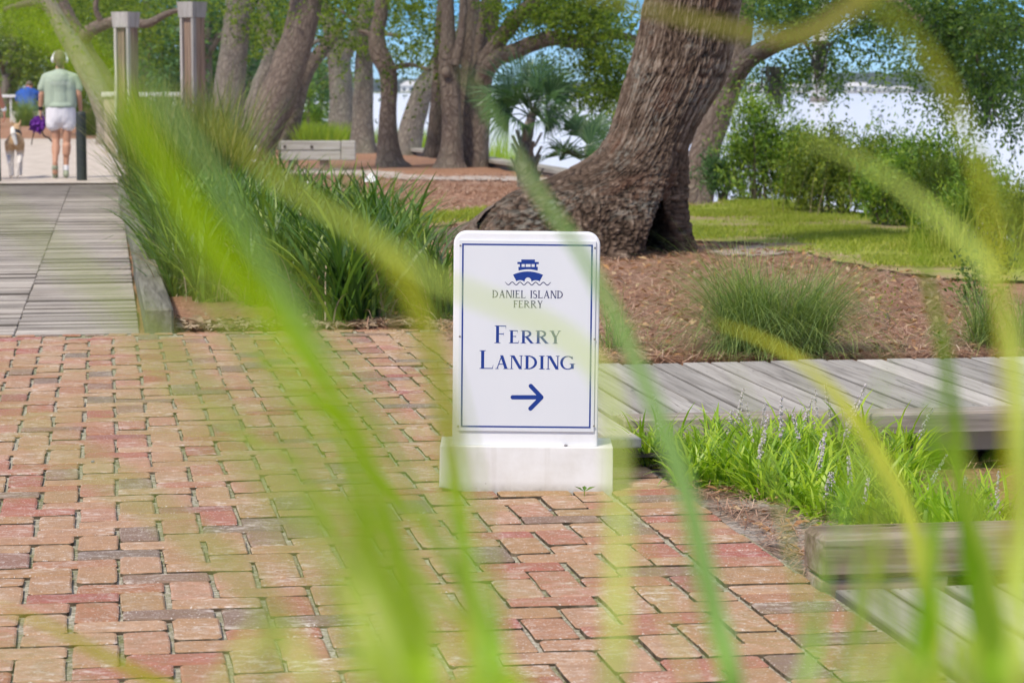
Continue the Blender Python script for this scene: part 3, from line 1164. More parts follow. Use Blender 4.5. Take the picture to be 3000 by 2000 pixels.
# six fixing screws
bm = bmesh.new()
bmesh.ops.create_uvsphere(bm, u_segments=10, v_segments=6, radius=.0032)
for v in bm.verts: v.co.y *= .5
me = bpy.data.meshes.new('screw')
bm.to_mesh(me)
bm.free()
me.materials.append(M_STEEL)
for cx, cy in ((1349, 719), (1743, 726), (1347, 985), (1742, 993), (1342, 1248), (1740, 1247)):
    o = link('screw', me, None, sign)
    x, z = sl(cx, cy)
    o.location = (x, FY - .0005, z)

# a pebble on the block, pebbles on the bricks, a seedling at its foot
M_PEBBLE = plain('grey_pebble', (0.24, 0.23, 0.23), 0.8, 0.2, 0.4, 90)


def pebble(loc, r, label, seed):
    bm = bmesh.new()
    bmesh.ops.create_icosphere(bm, subdivisions=2, radius=r)
    rr = random.Random(seed)
    for v in bm.verts:
        v.co *= rr.uniform(.86, 1.1)
        v.co.z *= .7
    me = bpy.data.meshes.new('pebble')
    bm.to_mesh(me)
    bm.free()
    for p in me.polygons: p.use_smooth = True
    o = link('pebble', me, M_PEBBLE)
    o.location = loc
    return tag(o, label, 'pebble')


pp = pt(1657, 1297, SY + .005)
pebble((pp.x, SY - .006, bh + .0035 - (pp.x - S0.x) * math.sin(SROLL)), .0055, 'small dark pebble lying on top of the white concrete block', 1)
q = at(1612, 1498)
pebble((q.x, q.y, .004), .005, 'small grey pebble on the bricks in front of the sign', 2)
q = at(272, 1355)
pebble((q.x, q.y, .004), .006, 'pale pebble on the bricks at the left of the path', 3)

# ================================================================== PLANTS NEAR THE GROUND
def blade_arrays(rng, n, base_r, hmin, hmax, width, lean, curve, seg=4, droop=0.0, lean_bias=None):
    """n grass blades: arching ribbons in a tuft around the origin -> verts, quads"""
    az = rng.uniform(0, 2 * np.pi, n)
    r0 = base_r * np.sqrt(rng.uniform(0, 1, n))
    a2 = rng.uniform(0, 2 * np.pi, n)
    ox, oy = r0 * np.cos(a2), r0 * np.sin(a2)
    ln = rng.uniform(hmin, hmax, n)
    th0 = np.abs(rng.normal(0, lean, n))
    cv = rng.uniform(.25, 1, n) * curve
    w = width * rng.uniform(.65, 1.15, n)
    V = np.zeros((n, seg + 1, 2, 3))
    x = np.zeros(n); z = np.zeros(n)
    tw = rng.uniform(-.9, .9, n)
    for s in range(seg + 1):
        t = s / seg
        ang = th0 + cv * t ** 1.5 + droop * t * t
        if s > 0:
            x = x + np.sin(ang) * ln / seg
            z = z + np.cos(ang) * ln / seg
        ww = w * (np.clip(1.0 - t, 0, 1) ** .55 if s < seg else .06) * (.75 + .5 * min(1, t * 3) if t < .33 else 1.15)
        sx, sy = -np.sin(az + tw), np.cos(az + tw)
        cx, cy = ox + x * np.cos(az), oy + x * np.sin(az)
        V[:, s, 0] = np.stack([cx - sx * ww / 2, cy - sy * ww / 2, z], -1)
        V[:, s, 1] = np.stack([cx + sx * ww / 2, cy + sy * ww / 2, z], -1)
    if lean_bias is not None:
        V[..., 0] += lean_bias[0] * V[..., 2] ** 1.4
        V[..., 1] += lean_bias[1] * V[..., 2] ** 1.4
    idx = np.arange(n * (seg + 1) * 2).reshape(n, seg + 1, 2)
    f = np.stack([idx[:, :-1, 0], idx[:, :-1, 1], idx[:, 1:, 1], idx[:, 1:, 0]], -1).reshape(-1, 4)
    return V.reshape(-1, 3), f


def join(parts):
    vs, fs, b = [], [], 0
    for v, f in parts:
        vs.append(v); fs.append(f + b); b += len(v)
    return np.concatenate(vs), np.concatenate(fs)


M_IRIS = leaf_mat('strap_leaf', [(0.08, (0.022, 0.06, 0.013)), (0.32, (0.052, 0.125, 0.018)), (0.56, (0.11, 0.21, 0.025)), (0.80, (0.27, 0.35, 0.04)), (0.96, (0.30, 0.30, 0.07)), (1.0, (0.42, 0.33, 0.16))], .35, .42, spec=.45)
M_IRISF = leaf_mat('reed_leaf', [(0.08, (0.045, 0.085, 0.022)), (0.4, (0.10, 0.15, 0.032)), (0.66, (0.20, 0.23, 0.055)), (0.86, (0.38, 0.32, 0.12)), (1.0, (0.46, 0.30, 0.13))], .4, .5)
M_DEAD = leaf_mat('dead_leaf', [(0.1, (0.20, 0.13, 0.075)), (0.5, (0.36, 0.27, 0.17)), (0.9, (0.50, 0.41, 0.29))], .2, .8, (1, 1, 1))
M_LIRIO = leaf_mat('liriope_leaf', [(0.08, (0.09, 0.18, 0.012)), (0.30, (0.20, 0.36, 0.018)), (0.6, (0.36, 0.52, 0.03)), (0.88, (0.52, 0.62, 0.06)), (1.0, (0.50, 0.50, 0.10))], .45, .42, spec=.5, scale=3)
M_MUHLY = leaf_mat('fine_grass', [(0.08, (0.085, 0.145, 0.05)), (0.4, (0.18, 0.28, 0.085)), (0.7, (0.33, 0.42, 0.11)), (0.9, (0.25, 0.29, 0.10)), (1.0, (0.42, 0.37, 0.20))], .35, .5, scale=4)
M_LAWNB = leaf_mat('lawn_blade', [(0.08, (0.17, 0.22, 0.03)), (0.4, (0.27, 0.34, 0.035)), (0.7, (0.38, 0.42, 0.05)), (1.0, (0.52, 0.44, 0.17))], .4, .6, scale=.9)
M_PETAL = plain('white_petal', (0.78, 0.78, 0.76), 0.6, 0.3, 0.03)
M_SPIKE = leaf_mat('lavender_bud', [(0.1, (0.62, 0.53, 0.60)), (0.5, (0.74, 0.68, 0.68)), (0.9, (0.80, 0.76, 0.70))], .35, .7, (1, 1, 1))
M_STALK = plain('flower_stalk', (0.46, 0.42, 0.30), 0.6)

# ---- iris clumps beside the boardwalk
IRIS = []
for k in range(8):
    r = np.random.default_rng(100 + k)
    pr = [blade_arrays(r, 62, .11, .40, .74, .0255, .30, .75, 6, .3), blade_arrays(r, 34, .13, .25, .62, .016, .8, 1.1, 6, .5)]
    v, f = join(pr)
    me = mesh_np('leaves', v, f)
    me.materials.append(M_IRIS)
    me.materials.append(M_DEAD)
    v2, f2 = blade_arrays(r, 22, .16, .2, .6, .010, 1.0, 1.1, 5, .5)
    n0 = len(me.polygons)
    v, f = join([(v, f), (v2, f2)])
    bpy.data.meshes.remove(me)
    me = mesh_np('leaves', v, f)
    me.materials.append(M_IRIS)
    me.materials.append(M_DEAD)
    me.polygons.foreach_set('material_index', np.array([0] * n0 + [1] * (len(me.polygons) - n0), dtype=np.int32))
    IRIS.append(me)
REED = []
for k in range(4):
    r = np.random.default_rng(140 + k)
    v, f = join([blade_arrays(r, 110, .14, .5, .95, .012, .26, .6, 5), blade_arrays(r, 40, .14, .5, 1.05, .008, .3, .5, 5)])
    me = mesh_np('leaves', v, f)
    me.materials.append(M_IRISF)
    REED.append(me)


def flower_mesh():
    m = MB()
    for k in range(6):
        a = k * math.pi / 3
        c, s = math.cos(a), math.sin(a)
        w = .017 if k % 2 == 0 else .011
        l = .046 if k % 2 == 0 else .036
        m.add([(0, 0, 0), (c * l * .6 - s * w, s * l * .6 + c * w, .012), (c * l, s * l, .002), (c * l * .6 + s * w, s * l * .6 - c * w, .012)], [(0, 1, 2, 3)])
    m.box(-.002, .002, -.002, .002, -.25, .0)
    me = m.mesh('flower')
    me.materials.append(M_PETAL)
    return me


FLOWER = flower_mesh()
rr = random.Random(21)
iris_spots = []
b = 12.18
while b < 32.5:
    step = .36 if b < 17 else .46 if b < 23 else .62
    wid = 1.62 if b < 13 else 1.55 if b < 20 else 1.35
    right = {0: 1.78}.get(0) - max(0, (b - 12.3)) * .012
    a = .48
    while a < right:
        aa, bb = a + rr.uniform(-.12, .12), b + rr.uniform(-.14, .14)
        iris_spots.append((aa, bb))
        a += step * 1.0
    b += step * .9
fl_px = [(795, 563), (745, 437), (668, 437), (738, 470), (980, 575), (905, 545), (1085, 525)]
n_iris = 0
for aa, bb in iris_spots:
    if bb < 13.6 and aa < .92 + (12.3 - bb) * .25 and rr.random() < .93: continue        # front left corner is thin
    if bb < 12.32: bb = 12.32
    p = L(aa, bb)
    if abs(p.x) > p.y * .21 + .3: continue
    reed = (bb > 23 and rr.random() < .85) or (bb > 19.5 and aa < .95 and rr.random() < .6)
    me = (REED[rr.randrange(4)] if reed else IRIS[rr.randrange(8)])
    o = bpy.data.objects.new('reed_clump' if reed else 'iris_clump', me)
    COL.objects.link(o)
    o.location = (p.x, p.y, zt(p.x, p.y) - .01)
    s = rr.uniform(.82, 1.12) * (1.0 if bb > 13 else .92)
    if reed: s *= 1.28 if aa < 1.1 else 1.0
    o.scale = (s, s, s * rr.uniform(.9, 1.1))
    o.rotation_euler = (0, 0, rr.uniform(0, 6.28))
    if reed: tag(o, 'yellowish reed clump in the far half of the bed beside the boardwalk', 'ornamental grass', 'reed clumps along the boardwalk')
    else: tag(o, 'green clump of strap leaves in the bed beside the boardwalk', 'iris plant', 'iris clumps along the boardwalk')
    n_iris += 1
for k, (px, py) in enumerate(fl_px):
    d = [20, 27, 30, 26, 18.5, 20, 18.0][k]
    p = pt(px, py, d)
    best = min((o for o in COL.objects if o.name.startswith('iris_clump')), key=lambda o: (o.location.xy - p.xy).length)
    f = link('flower', FLOWER, None, best)
    f.matrix_parent_inverse = Matrix.Identity(4)
    bpy.context.view_layer.update()
    f.matrix_world = Matrix.Translation(p) @ Matrix.Rotation(R(55), 4, 'X') @ Matrix.Rotation(k * 1.3, 4, 'Z') @ Matrix.Scale(1.15, 4)
# litter of dry leaves at the front of the iris bed
def litter(name, label, pts, size, mat, seed, flat=.35, lift=.008, kind='stuff'):
    r = np.random.default_rng(seed)
    pts = np.array(pts)
    n = len(pts)
    az = r.uniform(0, 2 * np.pi, n)
    l = size * r.uniform(.6, 1.3, n)
    w = l * r.uniform(.22, .42, n)
    d = np.stack([np.cos(az), np.sin(az), r.uniform(-flat, flat, n)], -1)
    s = np.stack([-np.sin(az), np.cos(az), r.uniform(-flat, flat, n)], -1)
    c = pts + np.array([0, 0, lift])
    up = np.array([0, 0, 1.0]) * (l * .12)[:, None]
    V = np.stack([c - d * l[:, None] / 2, c + s * w[:, None] / 2 + up, c + d * l[:, None] / 2, c - s * w[:, None] / 2 + up], 1)
    f = np.arange(n * 4).reshape(n, 4)
    return tag(link(name, mesh_np(name, V.reshape(-1, 3), f), mat), label, kind=kind)


r = np.random.default_rng(5)
ps = []
for k in range(1300):
    a, b = r.uniform(.33, 1.9), 11.98 + abs(r.normal(0, .28))
    p = L(a, b)
    ps.append((p.x, p.y, zt(p.x, p.y)))
litter('dry_leaves', 'dry curled leaves along the front of the iris bed', ps, .07, M_DEAD, 6, .5)

# ---- fine grass tufts behind the landing boardwalk
def muhly(name, label, px, py, spread, n, hgt, seed, bias=None, straw=.12):
    r = np.random.default_rng(seed)
    v, f = join([blade_arrays(r, int(n * .45), spread * .16, hgt * .7, hgt * 1.35, .0032, .85, 1.6, 9, .85, bias),
                 blade_arrays(r, int(n * .35), spread * .14, hgt * .6, hgt * 1.25, .0030, 1.0, 1.4, 9, .8, bias),
                 blade_arrays(r, int(n * .2), spread * .12, hgt * .5, hgt * 1.15, .0026, .35, .7, 6, .1, bias)])
    m = mesh_np('fine_grass_tuft', v, f)
    p = at(px, py)
    o = empty(name, (p.x, p.y, zt(p.x, p.y)))
    link('fine_blades', m, M_MUHLY, o)['kind'] = 'stuff'
    # dry straw at the heart
    v2, f2 = blade_arrays(r, int(n * straw), spread * .12, hgt * .25, hgt * .6, .003, .7, .9, 4, .3)
    link('dry_straw', mesh_np('dry_straw', v2, f2), M_DEAD, o)['kind'] = 'stuff'
    return tag(o, label, 'grass tuft', 'fine grass tufts behind the boardwalk')


muhly('grass_tuft', 'big arching blue green grass tuft behind the boardwalk right of the sign', 2225, 1040, .95, 2600, .56, 31, (-.34, 0))
muhly('grass_tuft', 'yellow green side tuft leaning right out of the big arching grass', 2330, 1043, .75, 1600, .52, 32, (.6, 0))
muhly('grass_tuft', 'sparse upright grass tuft behind the far right boardwalk planks', 2880, 1020, .4, 500, .42, 33, (-.1, 0))
muhly('grass_tuft', 'straw coloured small grass tuft at the right edge by the boardwalk', 2985, 1035, .35, 420, .36, 34)
muhly('grass_tuft', 'thin grass wisps just right of the sign behind the boardwalk', 1800, 1030, .35, 150, .34, 35)

M_BARKLIT = plain('twig_bark', (0.12, 0.085, 0.065), .9, .1, .3)
# ---- pine needles over the mulch near the boardwalk
def needles(name, label, pts, ln, w, mat, seed):
    r = np.random.default_rng(seed)
    pts = np.array(pts)
    n = len(pts)
    az = r.uniform(0, np.pi, n)
    l = ln * r.uniform(.5, 1.2, n)
    d = np.stack([np.cos(az), np.sin(az), r.uniform(-.18, .25, n)], -1) * l[:, None]
    s = np.stack([-np.sin(az), np.cos(az), np.zeros(n)], -1) * w
    c = pts + np.stack([np.zeros(n), np.zeros(n), r.uniform(.002, .03, n)], -1)
    V = np.stack([c - d / 2 - s / 2, c - d / 2 + s / 2, c + d / 2 + s / 2, c + d / 2 - s / 2], 1)
    return tag(link(name, mesh_np(name, V.reshape(-1, 3), np.arange(n * 4).reshape(n, 4)), mat), label, kind='stuff')


M_NEEDLE = leaf_mat('pine_needle', [(0.1, (0.13, 0.06, 0.035)), (0.4, (0.32, 0.165, 0.095)), (0.7, (0.46, 0.29, 0.20)), (1.0, (0.72, 0.60, 0.48))], .1, .8, (1, 1, 1))
ps = []
while len(ps) < 26000:
    a, b = r.uniform(1.2, 5.0), 10.26 + 8.0 * r.uniform(0, 1) ** 1.3
    p = L(a, b)
    if abs(p.x) < p.y * .215: ps.append((p.x, p.y, 0))
pa = np.array(ps)
pa[:, 2] = land_z(pa[:, 0], pa[:, 1])
needles('pine_straw', 'red brown pine straw strewn behind the boardwalk', pa, .16, .0045, M_NEEDLE, 7)
ps = []
while len(ps) < 22000:
    x, y = r.uniform(-3.5, 1.2), r.uniform(18, 34)
    if toL(x, y)[0] > 2.0: ps.append((x, y, 0))
pa = np.array(ps)
pa[:, 2] = land_z(pa[:, 0], pa[:, 1])
needles('mulch_chips', 'reddish mulch chips between the iris bed and the oaks', pa, .11, .014, M_NEEDLE, 8)
ps = [(*L(EDGE + abs(r.normal(0, .12)) + .02, r.uniform(5.66, 7.8)).xy, -.008) for _ in range(900)] + [(*L(r.uniform(EDGE, 3.6), r.uniform(5.7, 7.8)).xy, -.02) for _ in range(1500)]
needles('bed_straw', 'loose pine needles on the planting bed soil', ps, .10, .0022, M_NEEDLE, 9)
M_OAKLEAF = leaf_mat('fallen_leaf', [(0.1, (0.22, 0.10, 0.045)), (0.4, (0.42, 0.22, 0.09)), (0.7, (0.52, 0.37, 0.20)), (1.0, (0.60, 0.48, 0.33))], .15, .6, (1, 1, 1))
ps = [(*L(EDGE + .05 + abs(r.normal(0, .20)), 5.7 + 2.1 * r.uniform(0, 1) ** 1.1).xy, -.005) for _ in range(150)]
ps += [(*L(r.uniform(1.6, 3.2), 10.30 + abs(r.normal(0, .12))).xy, .0) for _ in range(140)]
litter('fallen_leaves', 'tan and orange fallen oak leaves beside the brick edge', ps, .042, M_OAKLEAF, 10, .5, .012)

ps = []
while len(ps) < 1700:
    a, b = r.uniform(1.3, 5.0), 10.4 + 7.5 * r.uniform(0, 1)
    p = L(a, b)
    if abs(p.x) < p.y * .215: ps.append((p.x, p.y, zt(p.x, p.y)))
litter('mulch_leaves', 'pale fallen oak leaves dotted over the pine straw', ps, .06, M_OAKLEAF, 19, .6, .02)
ps = []
while len(ps) < 130:
    a, b = r.uniform(1.3, 5.0), 10.4 + 7.0 * r.uniform(0, 1)
    p = L(a, b)
    if abs(p.x) < p.y * .215: ps.append((p.x, p.y, zt(p.x, p.y)))
needles('fallen_twigs', 'small dead twigs on the pine straw', ps, .42, .009, M_BARKLIT, 20)

# ---- liriope with lavender flower spikes
def spike_mesh(seed):
    r = random.Random(seed)
    m = MB()
    h = r.uniform(.17, .26)
    bx_, by_ = r.uniform(-.05, .05), r.uniform(-.05, .05)
    cen = lambda t: (bx_ * t * t, by_ * t * t, h * t)
    for k in range(4):
        a, b = cen(k / 4), cen((k + 1) / 4)
        w = .0014
        m.add([(a[0] - w, a[1], a[2]), (a[0] + w, a[1], a[2]), (b[0] + w, b[1], b[2]), (b[0] - w, b[1], b[2])], [(0, 1, 2, 3)])
        m.add([(a[0], a[1] - w, a[2]), (a[0], a[1] + w, a[2]), (b[0], b[1] + w, b[2]), (b[0], b[1] - w, b[2])], [(0, 1, 2, 3)])
    ns = len(m.f)
    for k in range(44):
        t_ = .5 + .5 * k / 44
        c = cen(t_)
        rad = .0085 * (1.15 - t_ * .75)
        a = r.uniform(0, 6.28)
        q = Vector((c[0] + rad * math.cos(a), c[1] + rad * math.sin(a), c[2] + r.uniform(-.003, .003)))
        s = r.uniform(.0028, .0046) * (1.25 - t_ * .45)
        m.add([q + Vector(d) * s for d in ((1, 0, 0), (-1, 0, 0), (0, 1, 0), (0, -1, 0), (0, 0, 1.2), (0, 0, -1.2))],
              [(0, 2, 4), (2, 1, 4), (1, 3, 4), (3, 0, 4), (2, 0, 5), (1, 2, 5), (3, 1, 5), (0, 3, 5)])
    me = m.mesh('flower_spike')
    me.materials.append(M_STALK)
    me.materials.append(M_SPIKE)
    for i, p in enumerate(me.polygons): p.material_index = 0 if i < ns else 1
    return me


SPIKES = [spike_mesh(k) for k in range(7)]
LIR = []
for k in range(7):
    q = np.random.default_rng(200 + k)
    v, f = join([blade_arrays(q, 50, .05, .11, .235, .0125, .55, 1.0, 5, .35), blade_arrays(q, 28, .06, .09, .20, .0105, .95, 1.0, 4, .5)])
    me = mesh_np('leaves', v, f)
    me.materials.append(M_LIRIO)
    LIR.append(me)
lsp = []
b = 5.86
while b < 7.76:
    # left limit: plants keep off the brick edge more in front
    left = EDGE + .05 + max(0, 7.25 - b) * .30
    a = left + rr.uniform(0, .08)
    while a < 4.2:
        lsp.append((a + rr.uniform(-.05, .05), b + rr.uniform(-.06, .06)))
        a += .165
    b += .155
# a few single plants near the edge
lsp += [(EDGE + .16, 7.35), (EDGE + .22, 6.85), (EDGE + .30, 6.5), (EDGE + .12, 7.6), (EDGE + .36, 6.25)]
for a, b in lsp:
    p = L(a, b)
    if p.x > p.y * .2055 + .15: continue
    px = 1500 + p.x / p.y * F
    if px > 2690 and px < 3100 and b > 6.35: continue                # bare soil at the right
    o = bpy.data.objects.new('liriope_plant', LIR[rr.randrange(7)])
    COL.objects.link(o)
    zb = -.02 - .05 * min(1, max(0, (a - 2.2) / .6))
    o.location = (p.x, p.y, zb)
    s = rr.uniform(.8, 1.15)
    o.scale = (s, s, s * rr.uniform(.85, 1.1))
    o.rotation_euler = (0, 0, rr.uniform(0, 6.28))
    tag(o, 'bright green liriope plant with pale lavender flower spikes in the bed', 'liriope', 'liriope plants in the timber edged bed')
    for k in range(rr.choice((0, 0, 0, 1, 1, 2))):
        q = link('flower_spike', SPIKES[rr.randrange(7)], None, o)
        q.location = (rr.uniform(-.05, .05), rr.uniform(-.05, .05), .0)
        q.rotation_euler = (rr.uniform(-.3, .3), rr.uniform(-.3, .3), rr.uniform(0, 6))
        q.scale = (1, 1, rr.uniform(.8, 1.05))

# ---- seedling at the foot of the sign
m = MB()
for a, l in ((.3, .035), (2.7, .032), (1.5, .02)):
    c, s = math.cos(a), math.sin(a)
    m.add([(0, 0, .012), (c * l * .5 - s * .007, s * l * .5 + c * .007, .024), (c * l, s * l, .026), (c * l * .5 + s * .007, s * l * .5 - c * .007, .022)], [(0, 1, 2, 3)])
m.box(-.0012, .0012, -.0012, .0012, -.005, .013)
o = m.build('seedling', M_IRIS)
q = at(1712, 1452)
o.location = (q.x, q.y, 0)
tag(o, 'tiny green seedling between the bricks at the foot of the sign', 'seedling')

# ---- lawn blades and marsh grass
def scatter_blades(name, label, pts, h, w, mat, seed, lean=.5):
    q = np.random.default_rng(seed)
    pts = np.array(pts)
    n = len(pts)
    az = q.uniform(0, 2 * np.pi, n)
    hh = h * q.uniform(.5, 1.3, n)
    ll = q.normal(0, lean, (n, 2)) * hh[:, None]
    s = np.stack([np.cos(az), np.sin(az), np.zeros(n)], -1) * (w / 2)
    tip = pts + np.stack([ll[:, 0], ll[:, 1], hh], -1)
    V = np.stack([pts - s, pts + s, tip], 1)
    return tag(link(name, mesh_np(name, V.reshape(-1, 3), np.arange(n * 3).reshape(n, 3)), mat), label, kind='stuff')


def inside(poly, x, y):
    c = False
    n = len(poly)
    for i in range(n):
        a, b = poly[i], poly[(i + 1) % n]
        if (a.y > y) != (b.y > y) and x < (b.x - a.x) * (y - a.y) / (b.y - a.y) + a.x: c = not c
    return c


ps = []
while len(ps) < 44000:
    y = 13.5 + (27 - 13.5) * r.uniform(0, 1) ** 1.25
    x = r.uniform(.9, min(5.4, y * .215))
    if inside(LAWN, x + r.normal(0, .05), y + r.normal(0, .15)) and vnoise(np.array([x * 1.6]), np.array([y * 1.1]), 12)[0] * .7 + vnoise(np.array([x * 4]), np.array([y * 3]), 13)[0] * .3 + r.normal(0, .07) > .525: ps.append((x, y, .034))
scatter_blades('lawn_grass', 'short yellow green lawn grass with worn patches', ps, .030, .010, M_LAWNB, 15)
ps = []
while len(ps) < 1600:
    x, y = r.uniform(-1.2, .5), r.uniform(20, 25)
    if inside(STRIP, x, y): ps.append((x, y, .03))
scatter_blades('strip_grass', 'sparse grass strip in the mulch', ps, .05, .012, M_LAWNB, 16)
M_MARSH = leaf_mat('marsh_blade', [(0.1, (0.17, 0.27, 0.02)), (0.5, (0.30, 0.43, 0.03)), (1.0, (0.48, 0.52, 0.06))], .45, .6, scale=.4)
ps = []
while len(ps) < 6000:
    px, y = r.uniform(1030, 1500), r.uniform(48, 70)
    x = (px - 1500) / F * y
    s = shore_dist(np.array([x]), np.array([y]))[0]
    if -6 < s < -1.0 and r.uniform() < (1.0 if px < 1290 else .25): ps.append((x, y, WATER_Z - .1))
scatter_blades('marsh_grass', 'bright yellow green marsh grass standing in the water by the sea wall', ps, 1.25, .045, M_MARSH, 17, .14)
ps = []
while len(ps) < 2600:
    x, y = r.uniform(-5.6, -3.2), r.uniform(46, 62)
    px = 1500 + x / y * F
    if 880 < px < 1080 and shore_dist(np.array([x]), np.array([y]))[0] > .4: ps.append((x, y, zt(x, y)))
scatter_blades('bank_grass', 'yellow green grass on the bank left of the oaks', ps, .46, .035, M_MARSH, 18, .35)

# ================================================================== TREES
M_BARK_BIG = bark_mat('oak_bark', (0.018, 0.014, 0.012), (0.085, 0.068, 0.056), (0.20, 0.165, 0.135), (0.27, 0.27, 0.24), 17, 6.0, .35, 1.0)
M_BARK = bark_mat('grey_oak_bark', (0.045, 0.038, 0.031), (0.165, 0.14, 0.115), (0.31, 0.27, 0.225), (0.25, 0.27, 0.19), 22, 7, .6, .8)
M_BARK_BR = bark_mat('brown_oak_bark', (0.030, 0.022, 0.017), (0.14, 0.104, 0.082), (0.28, 0.22, 0.175), (0.23, 0.225, 0.165), 21, 6.5, .5, .9)
M_LEAF = leaf_mat('oak_leaf', [(0.1, (0.035, 0.07, 0.012)), (0.36, (0.085, 0.15, 0.02)), (0.6, (0.18, 0.26, 0.03)), (0.86, (0.27, 0.33, 0.04)), (1.0, (0.52, 0.54, 0.06))], .60, .45)
M_LEAF_D = leaf_mat('dark_oak_leaf', [(0.1, (0.03, 0.07, 0.02)), (0.36, (0.07, 0.14, 0.035)), (0.66, (0.14, 0.23, 0.045)), (0.90, (0.28, 0.36, 0.06)), (0.97, (0.42, 0.45, 0.05)), (1.0, (0.50, 0.46, 0.06))], .52, .42)
M_LEAF_B = leaf_mat('cool_leaf', [(0.1, (0.04, 0.095, 0.045)), (0.5, (0.085, 0.185, 0.065)), (0.8, (0.15, 0.27, 0.085)), (1.0, (0.27, 0.37, 0.10))], .4, .5, scale=.5)
M_LEAF_FAR = leaf_mat('far_leaf', [(0.1, (0.06, 0.11, 0.025)), (0.4, (0.13, 0.20, 0.045)), (0.7, (0.22, 0.29, 0.065)), (1.0, (0.38, 0.42, 0.10))], .4, .6, scale=.35)
M_LEAF_SH = leaf_mat('myrtle_leaf', [(0.1, (0.06, 0.14, 0.022)), (0.4, (0.15, 0.27, 0.035)), (0.7, (0.30, 0.43, 0.05)), (1.0, (0.52, 0.58, 0.07))], .4, .5, scale=1.2)
M_LEAF_Y = leaf_mat('yellow_green_leaf', [(0.1, (0.08, 0.13, 0.02)), (0.5, (0.19, 0.26, 0.03)), (0.85, (0.34, 0.38, 0.045)), (1.0, (0.46, 0.42, 0.08))], .4, .5, scale=2)
M_MOSS = leaf_mat('spanish_moss', [(0.1, (0.075, 0.075, 0.06)), (0.6, (0.14, 0.135, 0.11)), (1.0, (0.22, 0.21, 0.17))], .2, .9, (1, 1, 1))


def catmull(pts, n):
    """points with radius (x,y,z,r), n samples per span"""
    P = [np.array(p, float) for p in pts]
    P = [2 * P[0] - P[1]] + P + [2 * P[-1] - P[-2]]
    out = []
    for i in range(1, len(P) - 2):
        for k in range(n):
            t = k / n
            a, b, c, d = P[i - 1], P[i], P[i + 1], P[i + 2]
            out.append(.5 * ((2 * b) + (c - a) * t + (2 * a - 5 * b + 4 * c - d) * t ** 2 + (3 * b - a - 3 * c + d) * t ** 3))
    out.append(P[-2])
    return np.array(out)


def tube(pts, seg=18, span=7, rough=.10, seed=0, flare=0.0):
    """limb swept along points (x,y,z,r): uneven radius, bark runs along it (uv in metres)"""
    c = catmull(pts, span)
    n = len(c)
    T = np.gradient(c[:, :3], axis=0)
    T /= np.linalg.norm(T, axis=1)[:, None]
    ref = np.array([0, 1.0, 0.02]) if abs(T[0][1]) < .9 else np.array([1.0, 0, 0])
    V, UV = [], []
    ln = np.concatenate([[0], np.cumsum(np.linalg.norm(np.diff(c[:, :3], axis=0), axis=1))])
    a = np.linspace(0, 2 * np.pi, seg, endpoint=False)
    rm = c[:, 3].mean()
    for i in range(n):
        s = np.cross(T[i], ref); s /= np.linalg.norm(s)
        u = np.cross(s, T[i])
        r = max(c[i, 3], .003)
        lob = 1 + rough * 1.6 * (vnoise(np.cos(a) * 1.6 + 9, np.sin(a) * 1.6 + ln[i] / (rm * 5) + seed * 3.1, seed) - .5) + rough * (vnoise(a / (2 * np.pi) * 10, np.full(seg, ln[i] / (rm * 1.2)), seed + 1, 10) - .5)
        fl = 1 + flare * np.exp(-ln[i] / (rm * 2.2)) * (1 + .7 * np.sin(a * 4 + seed))
        rr_ = r * lob * fl
        V.append(c[i, :3] + np.outer(rr_ * np.cos(a), s) + np.outer(rr_ * np.sin(a), u))
    V = np.concatenate(V)
    i0 = np.arange(n - 1)[:, None] * seg
    j = np.arange(seg)
    f = np.stack([i0 + j, i0 + (j + 1) % seg, i0 + seg + (j + 1) % seg, i0 + seg + j], -1).reshape(-1, 4)
    circ = 2 * np.pi * rm
    u0, u1 = j / seg * circ, (j + 1) / seg * circ
    uv = np.zeros((n - 1, seg, 4, 2))
    uv[:, :, 0, 0] = uv[:, :, 3, 0] = u0
    uv[:, :, 1, 0] = uv[:, :, 2, 0] = u1
    uv[:, :, 0, 1] = uv[:, :, 1, 1] = ln[:-1, None]
    uv[:, :, 2, 1] = uv[:, :, 3, 1] = ln[1:, None]
    return V, f, uv.reshape(-1, 2)


def limb(name, pts, mat, parent, seed=0, seg=18, flare=0.0, rough=.10):
    V, f, uv = tube(pts, seg, 7, rough, seed, flare)
    o = link(name, mesh_np(name, V, f, True, uv), mat, parent)
    o.matrix_parent_inverse = Matrix.Translation(-parent.location)
    return o


def wp(px, py, y, w):                                   # photo pixel, distance, width in pixels -> centre and radius
    p = pt(px, py, y)
    return (p.x, p.y, p.z, w * pxm(y) / 2)


def leaf_quads(c, d, l, w, r, up=.5):
    """leaf cards: centre points, directions, length, width"""
    n = len(c)
    nrm = r.normal(0, 1, (n, 3)); nrm[:, 2] += up * 2
    d = d / np.linalg.norm(d, axis=1)[:, None]
    s = np.cross(d, nrm); s /= (np.linalg.norm(s, axis=1)[:, None] + 1e-9)
    nn = np.cross(s, d)
    b, tip = c - d * (l / 2)[:, None], c + d * (l / 2)[:, None] - nn * (l * .12)[:, None]
    m = c + d * (l * .05)[:, None] + nn * (l * .06)[:, None]
    V = np.stack([b, m + s * (w / 2)[:, None], tip, m - s * (w / 2)[:, None]], 1)
    return V.reshape(-1, 3), np.arange(n * 4).reshape(n, 4)


